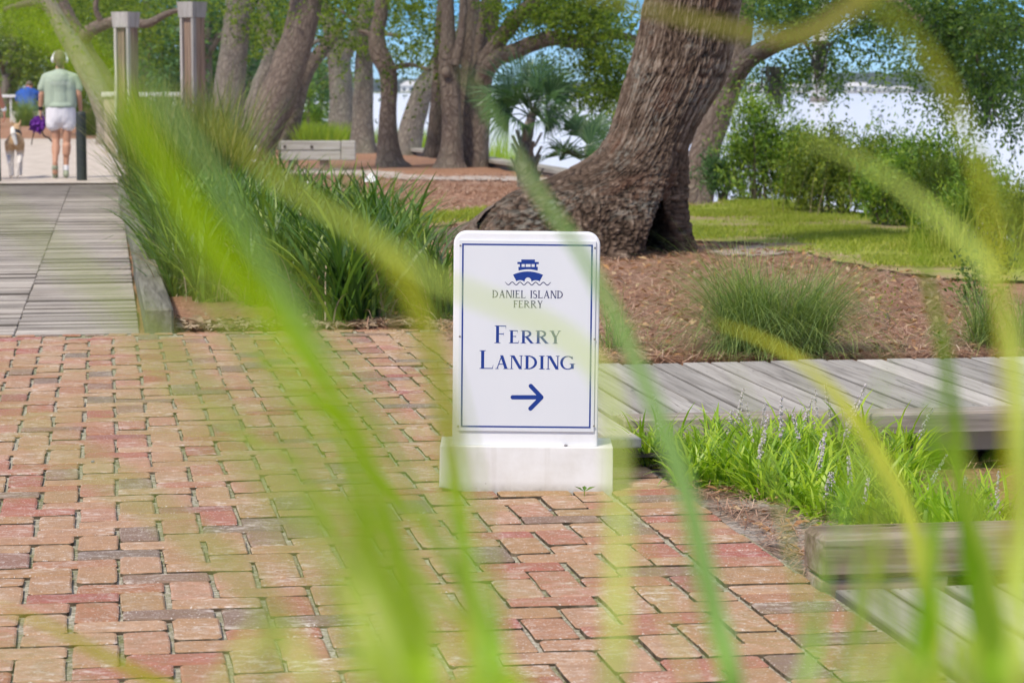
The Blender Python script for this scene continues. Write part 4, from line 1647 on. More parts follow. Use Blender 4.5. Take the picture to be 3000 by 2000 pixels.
def twig_leaves(starts, dirs, ln, per, lsize, r, droop=.5, lw=.45, up=.5):
    """short twigs hung with leaves; starts (n,3), dirs (n,3)"""
    n = len(starts)
    dirs = dirs / np.linalg.norm(dirs, axis=1)[:, None]
    t = (np.arange(per) + .5) / per
    L_ = ln * r.uniform(.5, 1.2, n)
    pos = starts[:, None, :] + dirs[:, None, :] * (L_[:, None] * t)[:, :, None]
    pos[:, :, 2] -= droop * (L_[:, None] * t ** 2)
    pos = pos + r.normal(0, lsize * .45, pos.shape)
    dd = dirs[:, None, :] + r.normal(0, .75, pos.shape)
    dd[:, :, 2] -= droop * .6
    c, d = pos.reshape(-1, 3), dd.reshape(-1, 3)
    l = lsize * r.uniform(.65, 1.25, len(c))
    return leaf_quads(c, d, l, l * lw * r.uniform(.8, 1.2, len(c)), r, up)


def spray(regions, seed, lsize=.065, ln=.34, per=11, clump=.55, lw=.5):
    """foliage seen in photo regions (px,py,rx,ry,distance,depth,twigs[,droop])"""
    r = np.random.default_rng(seed)
    out = []
    for g in regions:
        px, py, rx, ry, y, dep, n = g[:7]
        dr = g[7] if len(g) > 7 else .45
        k = max(3, int(n / 9))
        a, q = r.uniform(0, 2 * np.pi, k), np.sqrt(r.uniform(0, 1, k))
        cx, cy, cz = px + rx * q * np.cos(a), py + ry * q * np.sin(a), y + r.uniform(-.5, .5, k) * dep
        i = r.integers(0, k, n)
        st = np.array([tuple(pt(cx[m], cy[m], cz[m])) for m in range(k)])[i] + r.normal(0, clump * .5, (n, 3)) * np.array([1, 1.2, .62])
        dv = r.normal(0, 1, (n, 3)); dv[:, 2] *= .5
        out.append(twig_leaves(st, dv, ln, per, lsize, r, dr, lw))
    return join(out)


def high_crown(cx, cy, z0, z1, rad, n, seed, lsize=.16):
    r = np.random.default_rng(seed)
    a, q, h = r.uniform(0, 2 * np.pi, n), np.sqrt(r.uniform(0, 1, n)), r.uniform(0, 1, n)
    pr = np.sin(np.pi * (h * .8 + .15))
    c = np.stack([cx + rad * q * pr * np.cos(a), cy + rad * q * pr * np.sin(a), z0 + (z1 - z0) * h], -1)
    l = lsize * r.uniform(.6, 1.3, n)
    return leaf_quads(c, r.normal(0, 1, (n, 3)), l, l * .6, r)


def tree(label, base, trunk, limbs=(), regions=(), bark=None, leaf=None, seed=0, group=None, lsize=.065, crown=None, name='oak_tree', flare=.25, seg=22, clump=.55, ln=.34, extra=None, per=11):
    root = empty(name, (base[0], base[1], 0))
    root.location.z = zt(base[0], base[1])
    tag(root, label, 'tree', group)
    bark = bark or M_BARK
    if trunk: limb('trunk', trunk, bark, root, seed, seg, flare)
    for k, lb in enumerate(limbs): limb('limb', lb, bark, root, seed + 7 + k, 12)
    parts = []
    if regions: parts.append(spray(regions, seed + 50, lsize, ln, per, clump=clump))
    if crown: parts.append(high_crown(*crown, seed + 60))
    if extra: parts.append(extra)
    if parts:
        v, f = join(parts)
        o = link('crown', mesh_np('crown', v, f), leaf or M_LEAF, root)
        o.matrix_parent_inverse = Matrix.Translation(-root.location)
    return root


# ---- the big leaning oak right behind the sign
OD = 17.35
prof = [(800, 1240, 2012), (750, 1290, 2006), (700, 1330, 2003), (670, 1368, 2002), (640, 1402, 2004), (612, 1438, 2008), (567, 1504, 2018), (531, 1602, 2024), (504, 1662, 2026), (470, 1722, 2026), (454, 1744, 2025),
        (434, 1762, 2028), (408, 1780, 2039), (370, 1796, 2056), (332, 1809, 2076), (290, 1821, 2101), (255, 1829, 2124), (215, 1842, 2138), (178, 1853, 2147), (128, 1865, 2158), (70, 1875, 2167), (25, 1882, 2173),
        (-60, 1895, 2192), (-200, 1925, 2225), (-420, 1975, 2270), (-700, 2040, 2320)]
prof = prof[::-1]
pz, pl, prr = np.array([pt(1500, q[0], OD).z for q in prof][::-1]), np.array([(q[1] - 1500) * pxm(OD) for q in prof][::-1]), np.array([(q[2] - 1500) * pxm(OD) for q in prof][::-1])
NA, NZ = 640, 520
zz = np.concatenate([np.linspace(-.1, 2.0, 440), np.linspace(2.01, 3.3, 80)])
lf, rt = np.interp(zz, pz, pl), np.interp(zz, pz, prr)
ks = np.ones(9) / 9
pad = lambda a: np.convolve(np.concatenate([[a[0]] * 4, a, [a[-1]] * 4]), ks, 'valid')
lf, rt = pad(lf), pad(rt)
cx, hw = (lf + rt) / 2, (rt - lf) / 2
ang = np.linspace(0, 2 * np.pi, NA, endpoint=False)
A, ZZ = np.meshgrid(ang, zz)
HW = hw[:, None] * np.ones_like(A)
dep = np.interp(zz, [-.1, .2, .55, .9, 3.3], [.78, .66, .47, .36, .35])[:, None]
cosA, sinA = np.cos(A), np.sin(A)
# front of the trunk is -y (angle -pi/2); the left root is a low buttress, so the section is a teardrop
taper = 1 - .55 * np.clip(-cosA, 0, 1) ** 1.5 * np.clip((HW / dep - 1.0) / 1.0, 0, 1)
XO = cx[:, None] + HW * cosA
YO = OD + .25 + dep * sinA * taper
low = np.clip((.75 - ZZ) / .75, 0, 1)
lob = .07 * low * np.sin(A * 5 + .8) + .05 * low * np.sin(A * 8 + 2.1)
# the dark hollow between the two legs of the base, opening towards the viewer
hx = (1928 - 1500) * pxm(OD) + .055 * np.clip(ZZ / .35, 0, 1.3)
hwid = .125 * np.clip((.46 - ZZ) / .46, 0, 1) ** .75 + .004
hol = np.exp(-((XO - hx) / hwid) ** 4) * np.clip((.48 - ZZ) / .12, 0, 1) * (sinA < .1)
seam = np.exp(-((XO - (hx + .06 * np.clip((ZZ - .3) / .4, 0, 1))) / .03) ** 2) * np.clip((.9 - ZZ) / .5, 0, 1) * (sinA < .1) * .05
# bark: long furrows higher up, blocky plates lower down
arc = np.cumsum(np.hypot(np.diff(XO, axis=1, append=XO[:, :1]), np.diff(YO, axis=1, append=YO[:, :1])), axis=1)
lean = np.interp(zz, pz, (pl + prr) / 2)[:, None]
wob = (vnoise(A / (2 * np.pi) * 14, ZZ * 2.2, 31, 14) - .5)
uu = A / (2 * np.pi) * 116 + wob * 2.4 + (vnoise(A / (2 * np.pi) * 30, ZZ * 9, 35, 30) - .5) * 1.3
vv = ZZ * np.interp(zz, [0, .6, 1.2, 3], [20, 16, 10.5, 9.5])[:, None]
def worley(u, v, per, s):
    """distance gap between the two nearest jittered cells: small along the cracks"""
    iu, iv = np.floor(u), np.floor(v)
    f1, f2 = np.full(u.shape, 9.0), np.full(u.shape, 9.0)
    for du in (-1, 0, 1):
        for dv in (-1, 0, 1):
            cu, cv = iu + du, iv + dv
            h = cu % per if per else cu
            px_, py_ = cu + .1 + .8 * _hash(h, cv, s), cv + .1 + .8 * _hash(h, cv, s + 9)
            d = np.hypot(u - px_, v - py_)
            f2 = np.where(d < f1, f1, np.minimum(f2, d))
            f1 = np.minimum(f1, d)
    return f2 - f1


def ridged(u, v, s, per):
    a = vnoise(u, v, s, per)
    return 1 - np.abs(2 * a - 1)
uq = A / (2 * np.pi) * 84 + wob * 2.4 + (vnoise(A / (2 * np.pi) * 40, ZZ * 12, 35, 40) - .5) * 1.6
vq = np.cumsum(np.concatenate([[0], np.diff(zz)]) * np.interp(zz, [0, .5, 1.0, 3.3], [24, 19, 9.5, 8.5]))[:, None] + .5 * vnoise(uq, ZZ * 3, 36)
w1 = worley(uq, vq, 84, 40)
w2 = worley(uq * 2, vq * 1.7, 168, 41)
med = vnoise(A / (2 * np.pi) * 22, ZZ * 5, 37, 22)
old = ridged(uu, vv * .8, 40, 116) * .6 + ridged(uu * 2, vv * 1.8, 41, 232) * .4
crack = (1 - np.clip(w1 / .42, 0, 1)) * (.06 + .26 * med) + (1 - np.clip(w2 / .35, 0, 1)) * .12 + np.clip(old - .22, 0, 1) * .85
iso = (1 - np.clip(worley(XO * 24 + 1.2 * vnoise(XO * 9, ZZ * 9, 46), ZZ * 26 + 1.2 * vnoise(XO * 8 + 5, ZZ * 8, 47), 0, 45) / .45, 0, 1)) * (.02 + .34 * vnoise(XO * 7, ZZ * 7, 49)) + .40 * ridged(XO * 55, ZZ * 50, 48, 0) + .45 * ridged(XO * 21 + 2 * vnoise(XO * 9, ZZ * 9, 51), ZZ * 17 + XO * 6, 52, 0)
iso_old = ridged(XO * 26 + 3 * vnoise(XO * 9, ZZ * 9, 46), ZZ * 22 + 3 * vnoise(XO * 8 + 5, ZZ * 8, 47), 45, 0) * .6 + ridged(XO * 55, ZZ * 50, 48, 0) * .4
kb_ = np.clip((.95 - ZZ) / .55, 0, 1) * np.clip(-sinA + .5, 0, 1)
crack = crack * (1 - kb_) + iso * kb_
bump = -np.clip(crack - .25, 0, 1) * .036 + (vnoise(uu * 2.0, vv * 3.0, 42, 232) - .5) * .012
NX, NY = cosA, sinA * .9
big = (vnoise(A / (2 * np.pi) * 6, ZZ * 1.6, 44, 6) - .5) * .08 * (.3 + low)
XO = XO + NX * (bump + lob + big - seam)
YO = YO + NY * (bump + lob + big - seam) + hol * .80
V = np.stack([XO, YO, ZZ], -1).reshape(-1, 3)
i0 = np.arange(NZ - 1)[:, None] * NA
j = np.arange(NA)
fq = np.stack([i0 + j, i0 + (j + 1) % NA, i0 + NA + (j + 1) % NA, i0 + NA + j], -1).reshape(-1, 4)
us = ang / (2 * np.pi) * 2.3
uv = np.zeros((NZ - 1, NA, 4, 2))
uv[..., 0, 0] = uv[..., 3, 0] = us
uv[..., 1, 0] = uv[..., 2, 0] = us + 2.3 / NA
uv[..., 0, 1] = uv[..., 1, 1] = zz[:-1, None]
uv[..., 2, 1] = uv[..., 3, 1] = zz[1:, None]
# bark of the big trunk: colour follows the relief stored with the mesh
t = NT('big_oak_bark')
at_ = t.node('ShaderNodeAttribute', attribute_name='relief')
rel = at_.outputs['Fac']
n = t.noise(t.coord('UV', (60, 26, 1)), 1.0, 5, 0.7)
h = t.math('ADD', t.math('MULTIPLY', rel, .72), t.math('MULTIPLY', n, .42))
c = t.ramp(h, [(0.22, (0.022, 0.014, 0.009)), (0.45, (0.078, 0.052, 0.036)), (0.70, (0.145, 0.102, 0.074)), (0.95, (0.29, 0.23, 0.175))])
li = t.math('MULTIPLY', t.ramp(t.noise(t.coord('UV', (3.4, 2.2, 1)), 1.0, 4), [(0.47, 0.0), (0.68, 0.8)]), t.ramp(t.noise(t.coord('UV', (34, 30, 1)), 1.0, 3), [(0.46, 0.0), (0.62, 1.0)]))
c = t.mix(li, c, (0.24, 0.235, 0.20))
rd = t.math('MULTIPLY', t.ramp(t.noise(t.coord('UV', (5, 3, 1)), 1.0, 3), [(0.56, 0.0), (0.7, 0.6)]), n)
c = t.mix(rd, c, (0.17, 0.075, 0.045))
t.bump(n, .8, .012)
M_BIGOAK = t.fin(c, 0.9, 0.15)
big_oak = empty('oak_tree', ((1750 - 1500) * pxm(OD), OD + .2, 0))
tag(big_oak, 'huge leaning oak with flared base and dark hollow behind the sign', 'tree')
me = mesh_np('trunk', V, fq, True, uv.reshape(-1, 2))
relief = 1 - np.clip((crack - .12) / .7, 0, 1)
at2 = me.attributes.new('relief', 'FLOAT', 'POINT')
at2.data.foreach_set('value', relief.ravel().astype(np.float32))
o = link('trunk', me, M_BIGOAK, big_oak)
o.matrix_parent_inverse = Matrix.Translation(-big_oak.location)
# surface root running out to the left behind the sign
limb('surface_root', [wp(1480, 690, 17.6, 170), wp(1390, 705, 18.0, 110), wp(1310, 700, 18.6, 62), wp(1262, 692, 19.3, 40), wp(1220, 700, 19.8, 12)], M_BARK_BR, big_oak, 5, 14, 0, .3)
limb('limb', [(1.75, OD + .2, 3.1, .30), (1.3, OD - .5, 4.3, .24), (.4, OD - 1.6, 5.5, .17), (-.6, OD - 2.4, 6.2, .08)], M_BARK_BR, big_oak, 6, 14)
limb('limb', [(1.85, OD + .25, 3.1, .33), (2.3, OD + .6, 4.4, .27), (3.1, OD + 1.4, 5.8, .17), (4.1, OD + 2.2, 6.9, .07)], M_BARK_BR, big_oak, 7, 14)
v, f = high_crown(1.6, OD + .6, 4.8, 9.0, 4.6, 3200, 91)
o = link('crown', mesh_np('crown', v, f), M_LEAF, big_oak)
o.matrix_parent_inverse = Matrix.Translation(-big_oak.location)

# ---- oak to the right behind it
tree('slanting oak behind the big trunk with a limb over the water', (at(2045, 578).x, at(2045, 578).y),
     [wp(2020, 600, 27.6, 120), wp(2040, 545, 27.6, 100), wp(2062, 450, 27.6, 92), wp(2098, 345, 27.6, 84), wp(2136, 255, 27.6, 78), wp(2160, 170, 27.6, 72), wp(2178, 60, 27.6, 62), wp(2190, -120, 27.6, 52)],
     [[wp(2130, 260, 27.6, 60), wp(2190, 178, 27.3, 58), wp(2265, 132, 27.0, 52), wp(2345, 98, 26.6, 48), wp(2420, 48, 26.2, 44), wp(2500, -30, 25.8, 38), wp(2600, -120, 25.3, 26)],
      [wp(2540, -60, 25.0, 40), wp(2660, 30, 24.6, 38), wp(2740, 85, 24.2, 34), wp(2830, 100, 23.8, 26), wp(2960, 85, 23.4, 18), wp(3100, 60, 23, 10)],
      [wp(2345, 100, 26.6, 14), wp(2380, 170, 26.4, 9), wp(2390, 240, 26.2, 5), wp(2395, 300, 26.1, 3)],
      [wp(2830, 100, 23.8, 14), wp(2870, 190, 23.6, 10), wp(2900, 290, 23.4, 6), wp(2930, 360, 23.2, 3)]],
     [(2250, 20, 120, 50, 27, 2.0, 240), (2240, 195, 110, 35, 27, 1.2, 42), (2330, 20, 80, 40, 26.6, 1.5, 80), (2400, 160, 32, 70, 26.3, .7, 56, .9), (2300, 205, 50, 30, 26.6, .7, 26, .9), (2235, 235, 40, 22, 26.8, .6, 14, .9),
      (2425, 240, 18, 40, 26.2, .5, 24, 1.0), (2500, 15, 90, 45, 26, 1.3, 150), (2525, 120, 36, 50, 26, .8, 22, .9), (2600, 40, 80, 60, 25.5, 1.3, 130), (2640, 165, 36, 45, 25.3, .8, 24, .9), (2540, 180, 18, 26, 25.6, .6, 8),
      (2740, 35, 120, 60, 24.5, 1.8, 250), (2860, 85, 110, 80, 24, 1.8, 300), (2965, 75, 80, 100, 23.6, 1.8, 250), (2765, 150, 60, 45, 24.2, 1.2, 62, .8), (2845, 235, 45, 60, 23.8, 1.0, 66, .9), (2930, 225, 55, 70, 23.5, 1.2, 96, .8),
      (2880, 330, 22, 40, 23.6, .7, 24, 1.0), (2985, 310, 28, 60, 23.3, .8, 40, .9), (2690, 230, 24, 24, 24.3, .6, 10, .9), (2775, 290, 16, 26, 24, .5, 8, 1.0)],
     M_BARK_BR, M_LEAF_D, 11, None, .050, (3.2, 27, 4.2, 8.0, 5.0, 2200), ln=.36, clump=.26, per=18)

# ---- middle group of oaks along the sea wall
MG = 'oaks along the sea wall'
tree('brown oak leaning right behind the iris bed', (at(725, 500).x, at(725, 500).y),
     [wp(700, 520, 36, 150), wp(722, 470, 36, 130), wp(752, 412, 36, 116), wp(800, 315, 36, 108), wp(842, 210, 36, 100), wp(874, 110, 36, 94), wp(896, 10, 36, 92), wp(910, -120, 36, 86), wp(930, -330, 36, 70)],
     [[wp(906, -60, 36, 60), wp(840, -150, 35.5, 46), wp(720, -230, 35, 30)]], [(960, 10, 90, 60, 36, 2, 120), (930, 130, 40, 40, 36.5, 1, 26), (800, 20, 50, 50, 37, 1, 70), (770, 120, 36, 46, 37, 1, 26)], M_BARK_BR, M_LEAF, 12, MG, .065, (-2.8, 36, 4.6, 8, 4.5, 1300))
tree('straight grey oak left of the leaning brown oak', (at(660, 452).x, at(660, 452).y),
     [wp(655, 458, 45, 120), wp(660, 400, 45, 104), wp(664, 330, 45, 96), wp(676, 220, 45, 84), wp(688, 110, 45, 78), wp(697, 0, 45, 72), wp(705, -180, 45, 60)],
     [[wp(700, 60, 45, 40), wp(735, 10, 45, 34), wp(790, -60, 45, 26)]], [(760, 60, 60, 60, 45, 2, 70), (620, 30, 40, 50, 45, 2, 46)], M_BARK, M_LEAF, 13, MG, .07, (-5, 45, 5, 9, 4.5, 1100))
tree('thin pale oak leaning behind the brown oak', (at(742, 440).x, at(742, 440).y),
     [wp(722, 442, 48, 60), wp(735, 360, 48, 54), wp(758, 260, 48, 48), wp(785, 190, 48, 44), wp(800, 120, 48, 38), wp(780, 60, 48, 30), wp(752, -20, 48, 24)],
     [[wp(796, 170, 48, 30), wp(770, 110, 48, 20), wp(740, 70, 48, 12)]], [(770, 90, 60, 60, 48, 2, 60), (830, 60, 40, 50, 48, 2, 40)], M_BARK, M_LEAF, 14, MG, .07)
tree('dark oak with a limb slanting right behind the brown oak', (at(845, 435).x, at(845, 435).y),
     [wp(830, 440, 49, 70), wp(846, 370, 49, 60), wp(868, 290, 49, 56), wp(892, 220, 49, 48), wp(930, 165, 49, 40), wp(968, 120, 49, 32), wp(1010, 60, 49, 24)],
     [[wp(866, 285, 49, 24), wp(885, 272, 49, 18), wp(900, 262, 49, 8)]], [(900, 260, 36, 40, 50, 1, 20)], M_BARK_BR, M_LEAF, 15, MG, .07)
tree('forked grey oak with low branches left of the slim oaks', (at(1000, 428).x, at(1000, 428).y),
     [wp(1000, 434, 52, 100), wp(1001, 380, 52, 80), wp(1000, 300, 52, 70), wp(996, 210, 52, 66), wp(985, 140, 52, 62), wp(968, 80, 52, 44), wp(945, 10, 52, 36), wp(920, -90, 52, 28)],
     [[wp(1000, 180, 52, 44), wp(1028, 130, 52, 36), wp(1046, 70, 52, 30), wp(1075, -10, 52, 24)], [wp(1020, 150, 52, 16), wp(1060, 110, 51.6, 13), wp(1120, 95, 51, 8)], [wp(975, 130, 52, 20), wp(930, 120, 52, 14), wp(895, 150, 52, 8)]],
     [(960, 10, 80, 40, 52, 2, 130), (1070, 15, 70, 40, 52, 2, 120), (1010, 90, 40, 30, 52, 1.2, 26), (920, 120, 40, 30, 52, 1.2, 20)], M_BARK, M_LEAF, 16, MG, .075)
tree('slim straight oak with ferny bark beside the crooked oak', (at(1062, 452).x, at(1062, 452).y),
     [wp(1060, 458, 46, 80), wp(1062, 400, 46, 66), wp(1064, 300, 46, 57), wp(1067, 190, 46, 52), wp(1070, 90, 46, 48), wp(1073, -20, 46, 44), wp(1076, -180, 46, 36)],
     [[wp(1068, 130, 46, 20), wp(1110, 100, 45.6, 15), wp(1170, 106, 45.2, 9)], [wp(1068, 90, 46, 18), wp(1010, 40, 46, 12), wp(960, 20, 46, 7)]],
     [(1060, 60, 34, 110, 45.6, .8, 90), (1130, 60, 60, 40, 45.5, 2, 40), (1010, 20, 50, 30, 46, 2, 44), (1180, 120, 50, 30, 45.5, 1.4, 26), (1065, 190, 26, 60, 45.6, .6, 26)], M_BARK, M_LEAF, 17, MG, .07, (-2.7, 46, 5, 9, 4.5, 1100))
tree('crooked S shaped oak in front of the bright marsh', (at(1142, 487).x, at(1142, 487).y),
     [wp(1146, 498, 38, 96), wp(1141, 470, 38, 72), wp(1137, 410, 38, 58), wp(1137, 340, 38, 50), wp(1140, 260, 38, 47), wp(1134, 205, 38, 54), wp(1110, 155, 38, 57), wp(1104, 105, 38, 47), wp(1114, 50, 38, 44), wp(1120, -10, 38, 42), wp(1128, -160, 38, 36)],
     [[wp(1106, 130, 38, 22), wp(1080, 100, 38, 16), wp(1050, 90, 38, 8)], [wp(1135, 205, 38, 18), wp(1200, 190, 37.6, 14), wp(1260, 205, 37.2, 9)]],
     [(1190, 10, 80, 40, 38.5, 1.6, 110), (1210, 160, 60, 50, 38, 1.4, 46, .8), (1250, 90, 40, 40, 38.5, 1.4, 34), (1200, 205, 36, 24, 37.6, .8, 20, .9)], M_BARK_BR, M_LEAF, 18, MG, .065, (-1.8, 38, 4.6, 8, 4.5, 1100))
tree('oak leaning right with a wide foot between the S shaped oak and the cluster', (at(1190, 450).x, at(1190, 450).y),
     [wp(1186, 462, 45, 92), wp(1195, 420, 45, 70), wp(1213, 350, 45, 64), wp(1238, 270, 45, 62), wp(1275, 215, 45, 60), wp(1320, 165, 45, 52), wp(1360, 90, 45, 44), wp(1400, 0, 45, 36)],
     [[wp(1235, 275, 45, 30), wp(1268, 190, 45, 24), wp(1290, 120, 45, 18), wp(1300, 40, 45, 12)]],
     [(1270, 120, 50, 60, 45, 1.5, 60), (1240, 10, 80, 40, 45, 2, 110), (1270, 190, 36, 30, 44.6, 1, 26)], M_BARK, M_LEAF, 19, MG, .07)
tree('thick many stemmed oak cluster in the middle with an arching limb', (at(1350, 497).x, at(1350, 497).y),
     [wp(1318, 508, 37.4, 96), wp(1320, 470, 37.4, 66), wp(1324, 400, 37.4, 58), wp(1323, 310, 37.4, 58), wp(1318, 230, 37.4, 62), wp(1314, 165, 37.4, 60), wp(1313, 110, 37.4, 46), wp(1313, 50, 37.4, 38), wp(1310, -20, 37.4, 36), wp(1306, -160, 37.4, 28)],
     [[wp(1388, 512, 37.8, 110), wp(1390, 470, 37.8, 88), wp(1394, 390, 37.8, 80), wp(1398, 300, 37.8, 78), wp(1408, 210, 37.8, 72), wp(1420, 130, 37.8, 64), wp(1434, 40, 37.8, 62), wp(1446, -60, 37.8, 56), wp(1455, -200, 37.8, 44)],
      [wp(1334, 190, 37.2, 30), wp(1350, 110, 37.2, 27), wp(1356, 50, 37.2, 24), wp(1358, -30, 37.2, 22), wp(1364, -140, 37.2, 16)],
      [wp(1268, 462, 38.6, 66), wp(1274, 400, 38.6, 50), wp(1282, 300, 38.6, 44), wp(1288, 200, 38.6, 38), wp(1290, 110, 38.6, 34), wp(1296, -10, 38.6, 26)],
      [wp(1360, 470, 38.4, 50), wp(1366, 300, 38.4, 52), wp(1374, 170, 38.4, 48), wp(1382, 70, 38.4, 42), wp(1390, -60, 38.4, 34)],
      [wp(1405, 230, 37.6, 60), wp(1430, 170, 37.4, 54), wp(1468, 112, 37.2, 48), wp(1512, 58, 37.0, 46), wp(1566, 4, 36.8, 42), wp(1640, -70, 36.4, 30)],
      [wp(1410, 240, 37.5, 50), wp(1450, 176, 37.2, 48), wp(1520, 146, 37, 46), wp(1572, 124, 36.8, 46), wp(1632, 112, 36.6, 44), wp(1682, 126, 36.4, 36), wp(1740, 114, 36.2, 32), wp(1800, 104, 36, 26), wp(1890, 120, 35.8, 16)]],
     [(1600, 15, 100, 46, 36.6, 2, 240), (1720, 35, 100, 60, 36, 2, 330), (1810, 130, 60, 90, 35.8, 1.6, 200), (1780, 230, 70, 60, 35.8, 1.4, 150, .8), (1640, 200, 60, 30, 36.4, 1, 40, .9), (1720, 170, 60, 40, 36, 1, 80, .7), (1830, 300, 40, 40, 35.6, 1, 60, .8),
      (1480, 40, 50, 40, 37, 1.5, 50), (1700, 270, 60, 36, 35.8, 1, 60, .8), (1580, 170, 40, 30, 36.6, .8, 22, .9), (1540, 20, 60, 30, 36.8, 1, 50), (1500, 100, 30, 30, 37, .8, 16)],
     M_BARK_BR, M_LEAF, 20, MG, .062, (.2, 37, 4.5, 8, 5, 1400), ln=.36, clump=.30, per=16)
# burl on the middle trunk
root = [o for o in COL.objects if o.get('label', '').startswith('thick many')][0]
bm = bmesh.new()
p = pt(1306, 212, 37.2)
bmesh.ops.create_icosphere(bm, subdivisions=2, radius=.075, matrix=Matrix.Translation(p) @ Matrix.Diagonal((1, .8, 1.1, 1)))
me = bpy.data.meshes.new('burl')
bm.to_mesh(me)
bm.free()
for q in me.polygons: q.use_smooth = True
o = link('burl', me, M_BARK_BR, root)
o.matrix_parent_inverse = Matrix.Translation(-root.location)

# ---- upper left: dark oak and the trees behind the path
tree('dark spreading oak behind the walking woman', (at(345, 400).x, at(345, 400).y),
     [wp(352, 412, 55, 110), wp(338, 350, 55, 92), wp(318, 290, 55, 80), wp(285, 225, 55, 72), wp(250, 165, 55, 66), wp(222, 110, 55, 62), wp(196, 50, 55, 50), wp(160, -30, 55, 40)],
     [[wp(238, 130, 55, 44), wp(262, 92, 54.8, 40), wp(310, 70, 54.6, 34), wp(370, 58, 54.4, 30), wp(430, 70, 54.2, 26), wp(490, 40, 54, 18), wp(560, 20, 53.8, 10)],
      [wp(208, 80, 55, 36), wp(150, 30, 54.8, 30), wp(90, 10, 54.6, 22), wp(10, 30, 54.4, 14)],
      [wp(300, 70, 54.6, 20), wp(280, 20, 54.5, 16), wp(300, -40, 54.4, 10)]],
     [(200, 20, 180, 55, 59, 4, 210), (420, 30, 130, 50, 58, 4, 150), (60, 55, 80, 55, 59, 3, 130), (420, 110, 80, 50, 61, 3, 80), (300, 120, 55, 40, 62, 2, 50), (120, 130, 55, 50, 61, 3, 60)], M_BARK_BR, M_LEAF, 22, None, .10, (-10, 55, 6, 10, 5, 900), ln=.55, clump=.9)
tree('tan barked oak leaning left beside the dark oak', (at(318, 415).x, at(318, 415).y),
     [wp(335, 438, 53, 90), wp(322, 360, 53, 74), wp(298, 290, 53, 66), wp(262, 220, 53, 60), wp(222, 150, 53, 56), wp(180, 80, 53, 50), wp(140, 0, 53, 42), wp(100, -90, 53, 32)],
     [], [(110, 40, 80, 55, 53, 3, 60)], bark_mat('tan_bark', (0.12, 0.10, 0.07), (0.26, 0.22, 0.16), (0.38, 0.33, 0.26), su=14, sv=4), M_LEAF, 23, None, .09, ln=.5, clump=.8)


def far_tree(label, px, y, top, wid, seed, leaf, bark=M_BARK, dens=1.0, low=.10):
    """whole tree of the background wood: trunk, a few limbs and a crown of many sprays"""
    r = np.random.default_rng(seed)
    x = (px - 1500) / F * y
    z0 = zt(x, y)
    tr = [(x, y, z0 - .2, .22), (x + .1, y, z0 + top * .25, .17), (x + r.uniform(-.4, .4), y, z0 + top * .5, .13), (x + r.uniform(-.6, .6), y, z0 + top * .82, .05)]
    lb = []
    for k in range(3):
        a = r.uniform(0, 6.28)
        h = top * r.uniform(.18, .4)
        lb.append([(x, y, z0 + h, .10), (x + math.cos(a) * wid * .25, y + math.sin(a) * wid * .25, z0 + h + top * .12, .07), (x + math.cos(a) * wid * .45, y + math.sin(a) * wid * .45, z0 + h + top * .2, .03)])
    n = int(560 * dens)
    k = 46
    h = r.uniform(low, 1, k)
    prf = np.sqrt(np.clip(1 - ((h - .5) / .56) ** 2, .05, 1))
    a, q = r.uniform(0, 2 * np.pi, k), np.sqrt(r.uniform(.1, 1, k))
    cc = np.stack([x + wid / 2 * prf * q * np.cos(a), y + wid / 2 * prf * q * np.sin(a), z0 + top * h], -1)
    st = cc[r.integers(0, k, n)] + r.normal(0, .42, (n, 3))
    dv = r.normal(0, 1, (n, 3)); dv[:, 2] *= .5
    ex = twig_leaves(st, dv, .7, 11, .17, r, .4, .55)
    return tree(label, (x, y), tr, lb, (), bark, leaf, seed, 'trees of the wood behind the park', extra=ex, name='tree', seg=12, flare=.4)


FT = [(-90, 92, 7.5, 5.0, M_LEAF_FAR), (40, 96, 7, 5.0, M_LEAF), (150, 90, 6.5, 4.0, M_LEAF_FAR), (210, 104, 8, 6.0, M_LEAF), (330, 88, 7, 5.0, M_LEAF_FAR), (420, 76, 6.0, 3.6, M_LEAF), (480, 100, 8, 6.0, M_LEAF_FAR), (560, 90, 7, 5.0, M_LEAF_B),
      (600, 74, 5.6, 3.2, M_LEAF_B), (660, 84, 6.6, 4.2, M_LEAF_B), (735, 80, 6.2, 4.0, M_LEAF_B), (800, 94, 6.6, 4.6, M_LEAF_B), (858, 100, 5.5, 4.0, M_LEAF_B), (290, 84, 4.4, 3.0, M_LEAF), (20, 86, 5.0, 3.2, M_LEAF_FAR), (925, 118, 4.6, 4.0, M_LEAF_FAR)]
FL = ['pale green tree at the far left edge of the wood', 'dark tree behind the seated person in blue', 'light green tree left of the walking woman', 'tall dark tree above the walking woman', 'pale tree behind the left wooden column', 'low dark tree between the two wooden columns', 'tall pale tree filling the gap between the wooden columns', 'cool green tree right of the right wooden column',
      'small bluish green tree left of the straight grey oak', 'bluish green tree behind the straight grey oak', 'bluish green tree seen between the straight and the leaning oak', 'bluish tree behind the leaning brown oak', 'rounded cool green tree right of the leaning brown oak', 'small dark understorey tree left of the wooden columns', 'small pale understorey tree above the blue shirt', 'low pale tree on the bank by the water']
for k, ((px, y, top, wid, lm), lab) in enumerate(zip(FT, FL)):
    far_tree(lab, px, y, top, wid, 300 + k, lm, [M_BARK, M_BARK_BR][k % 2], 1.0, .03)

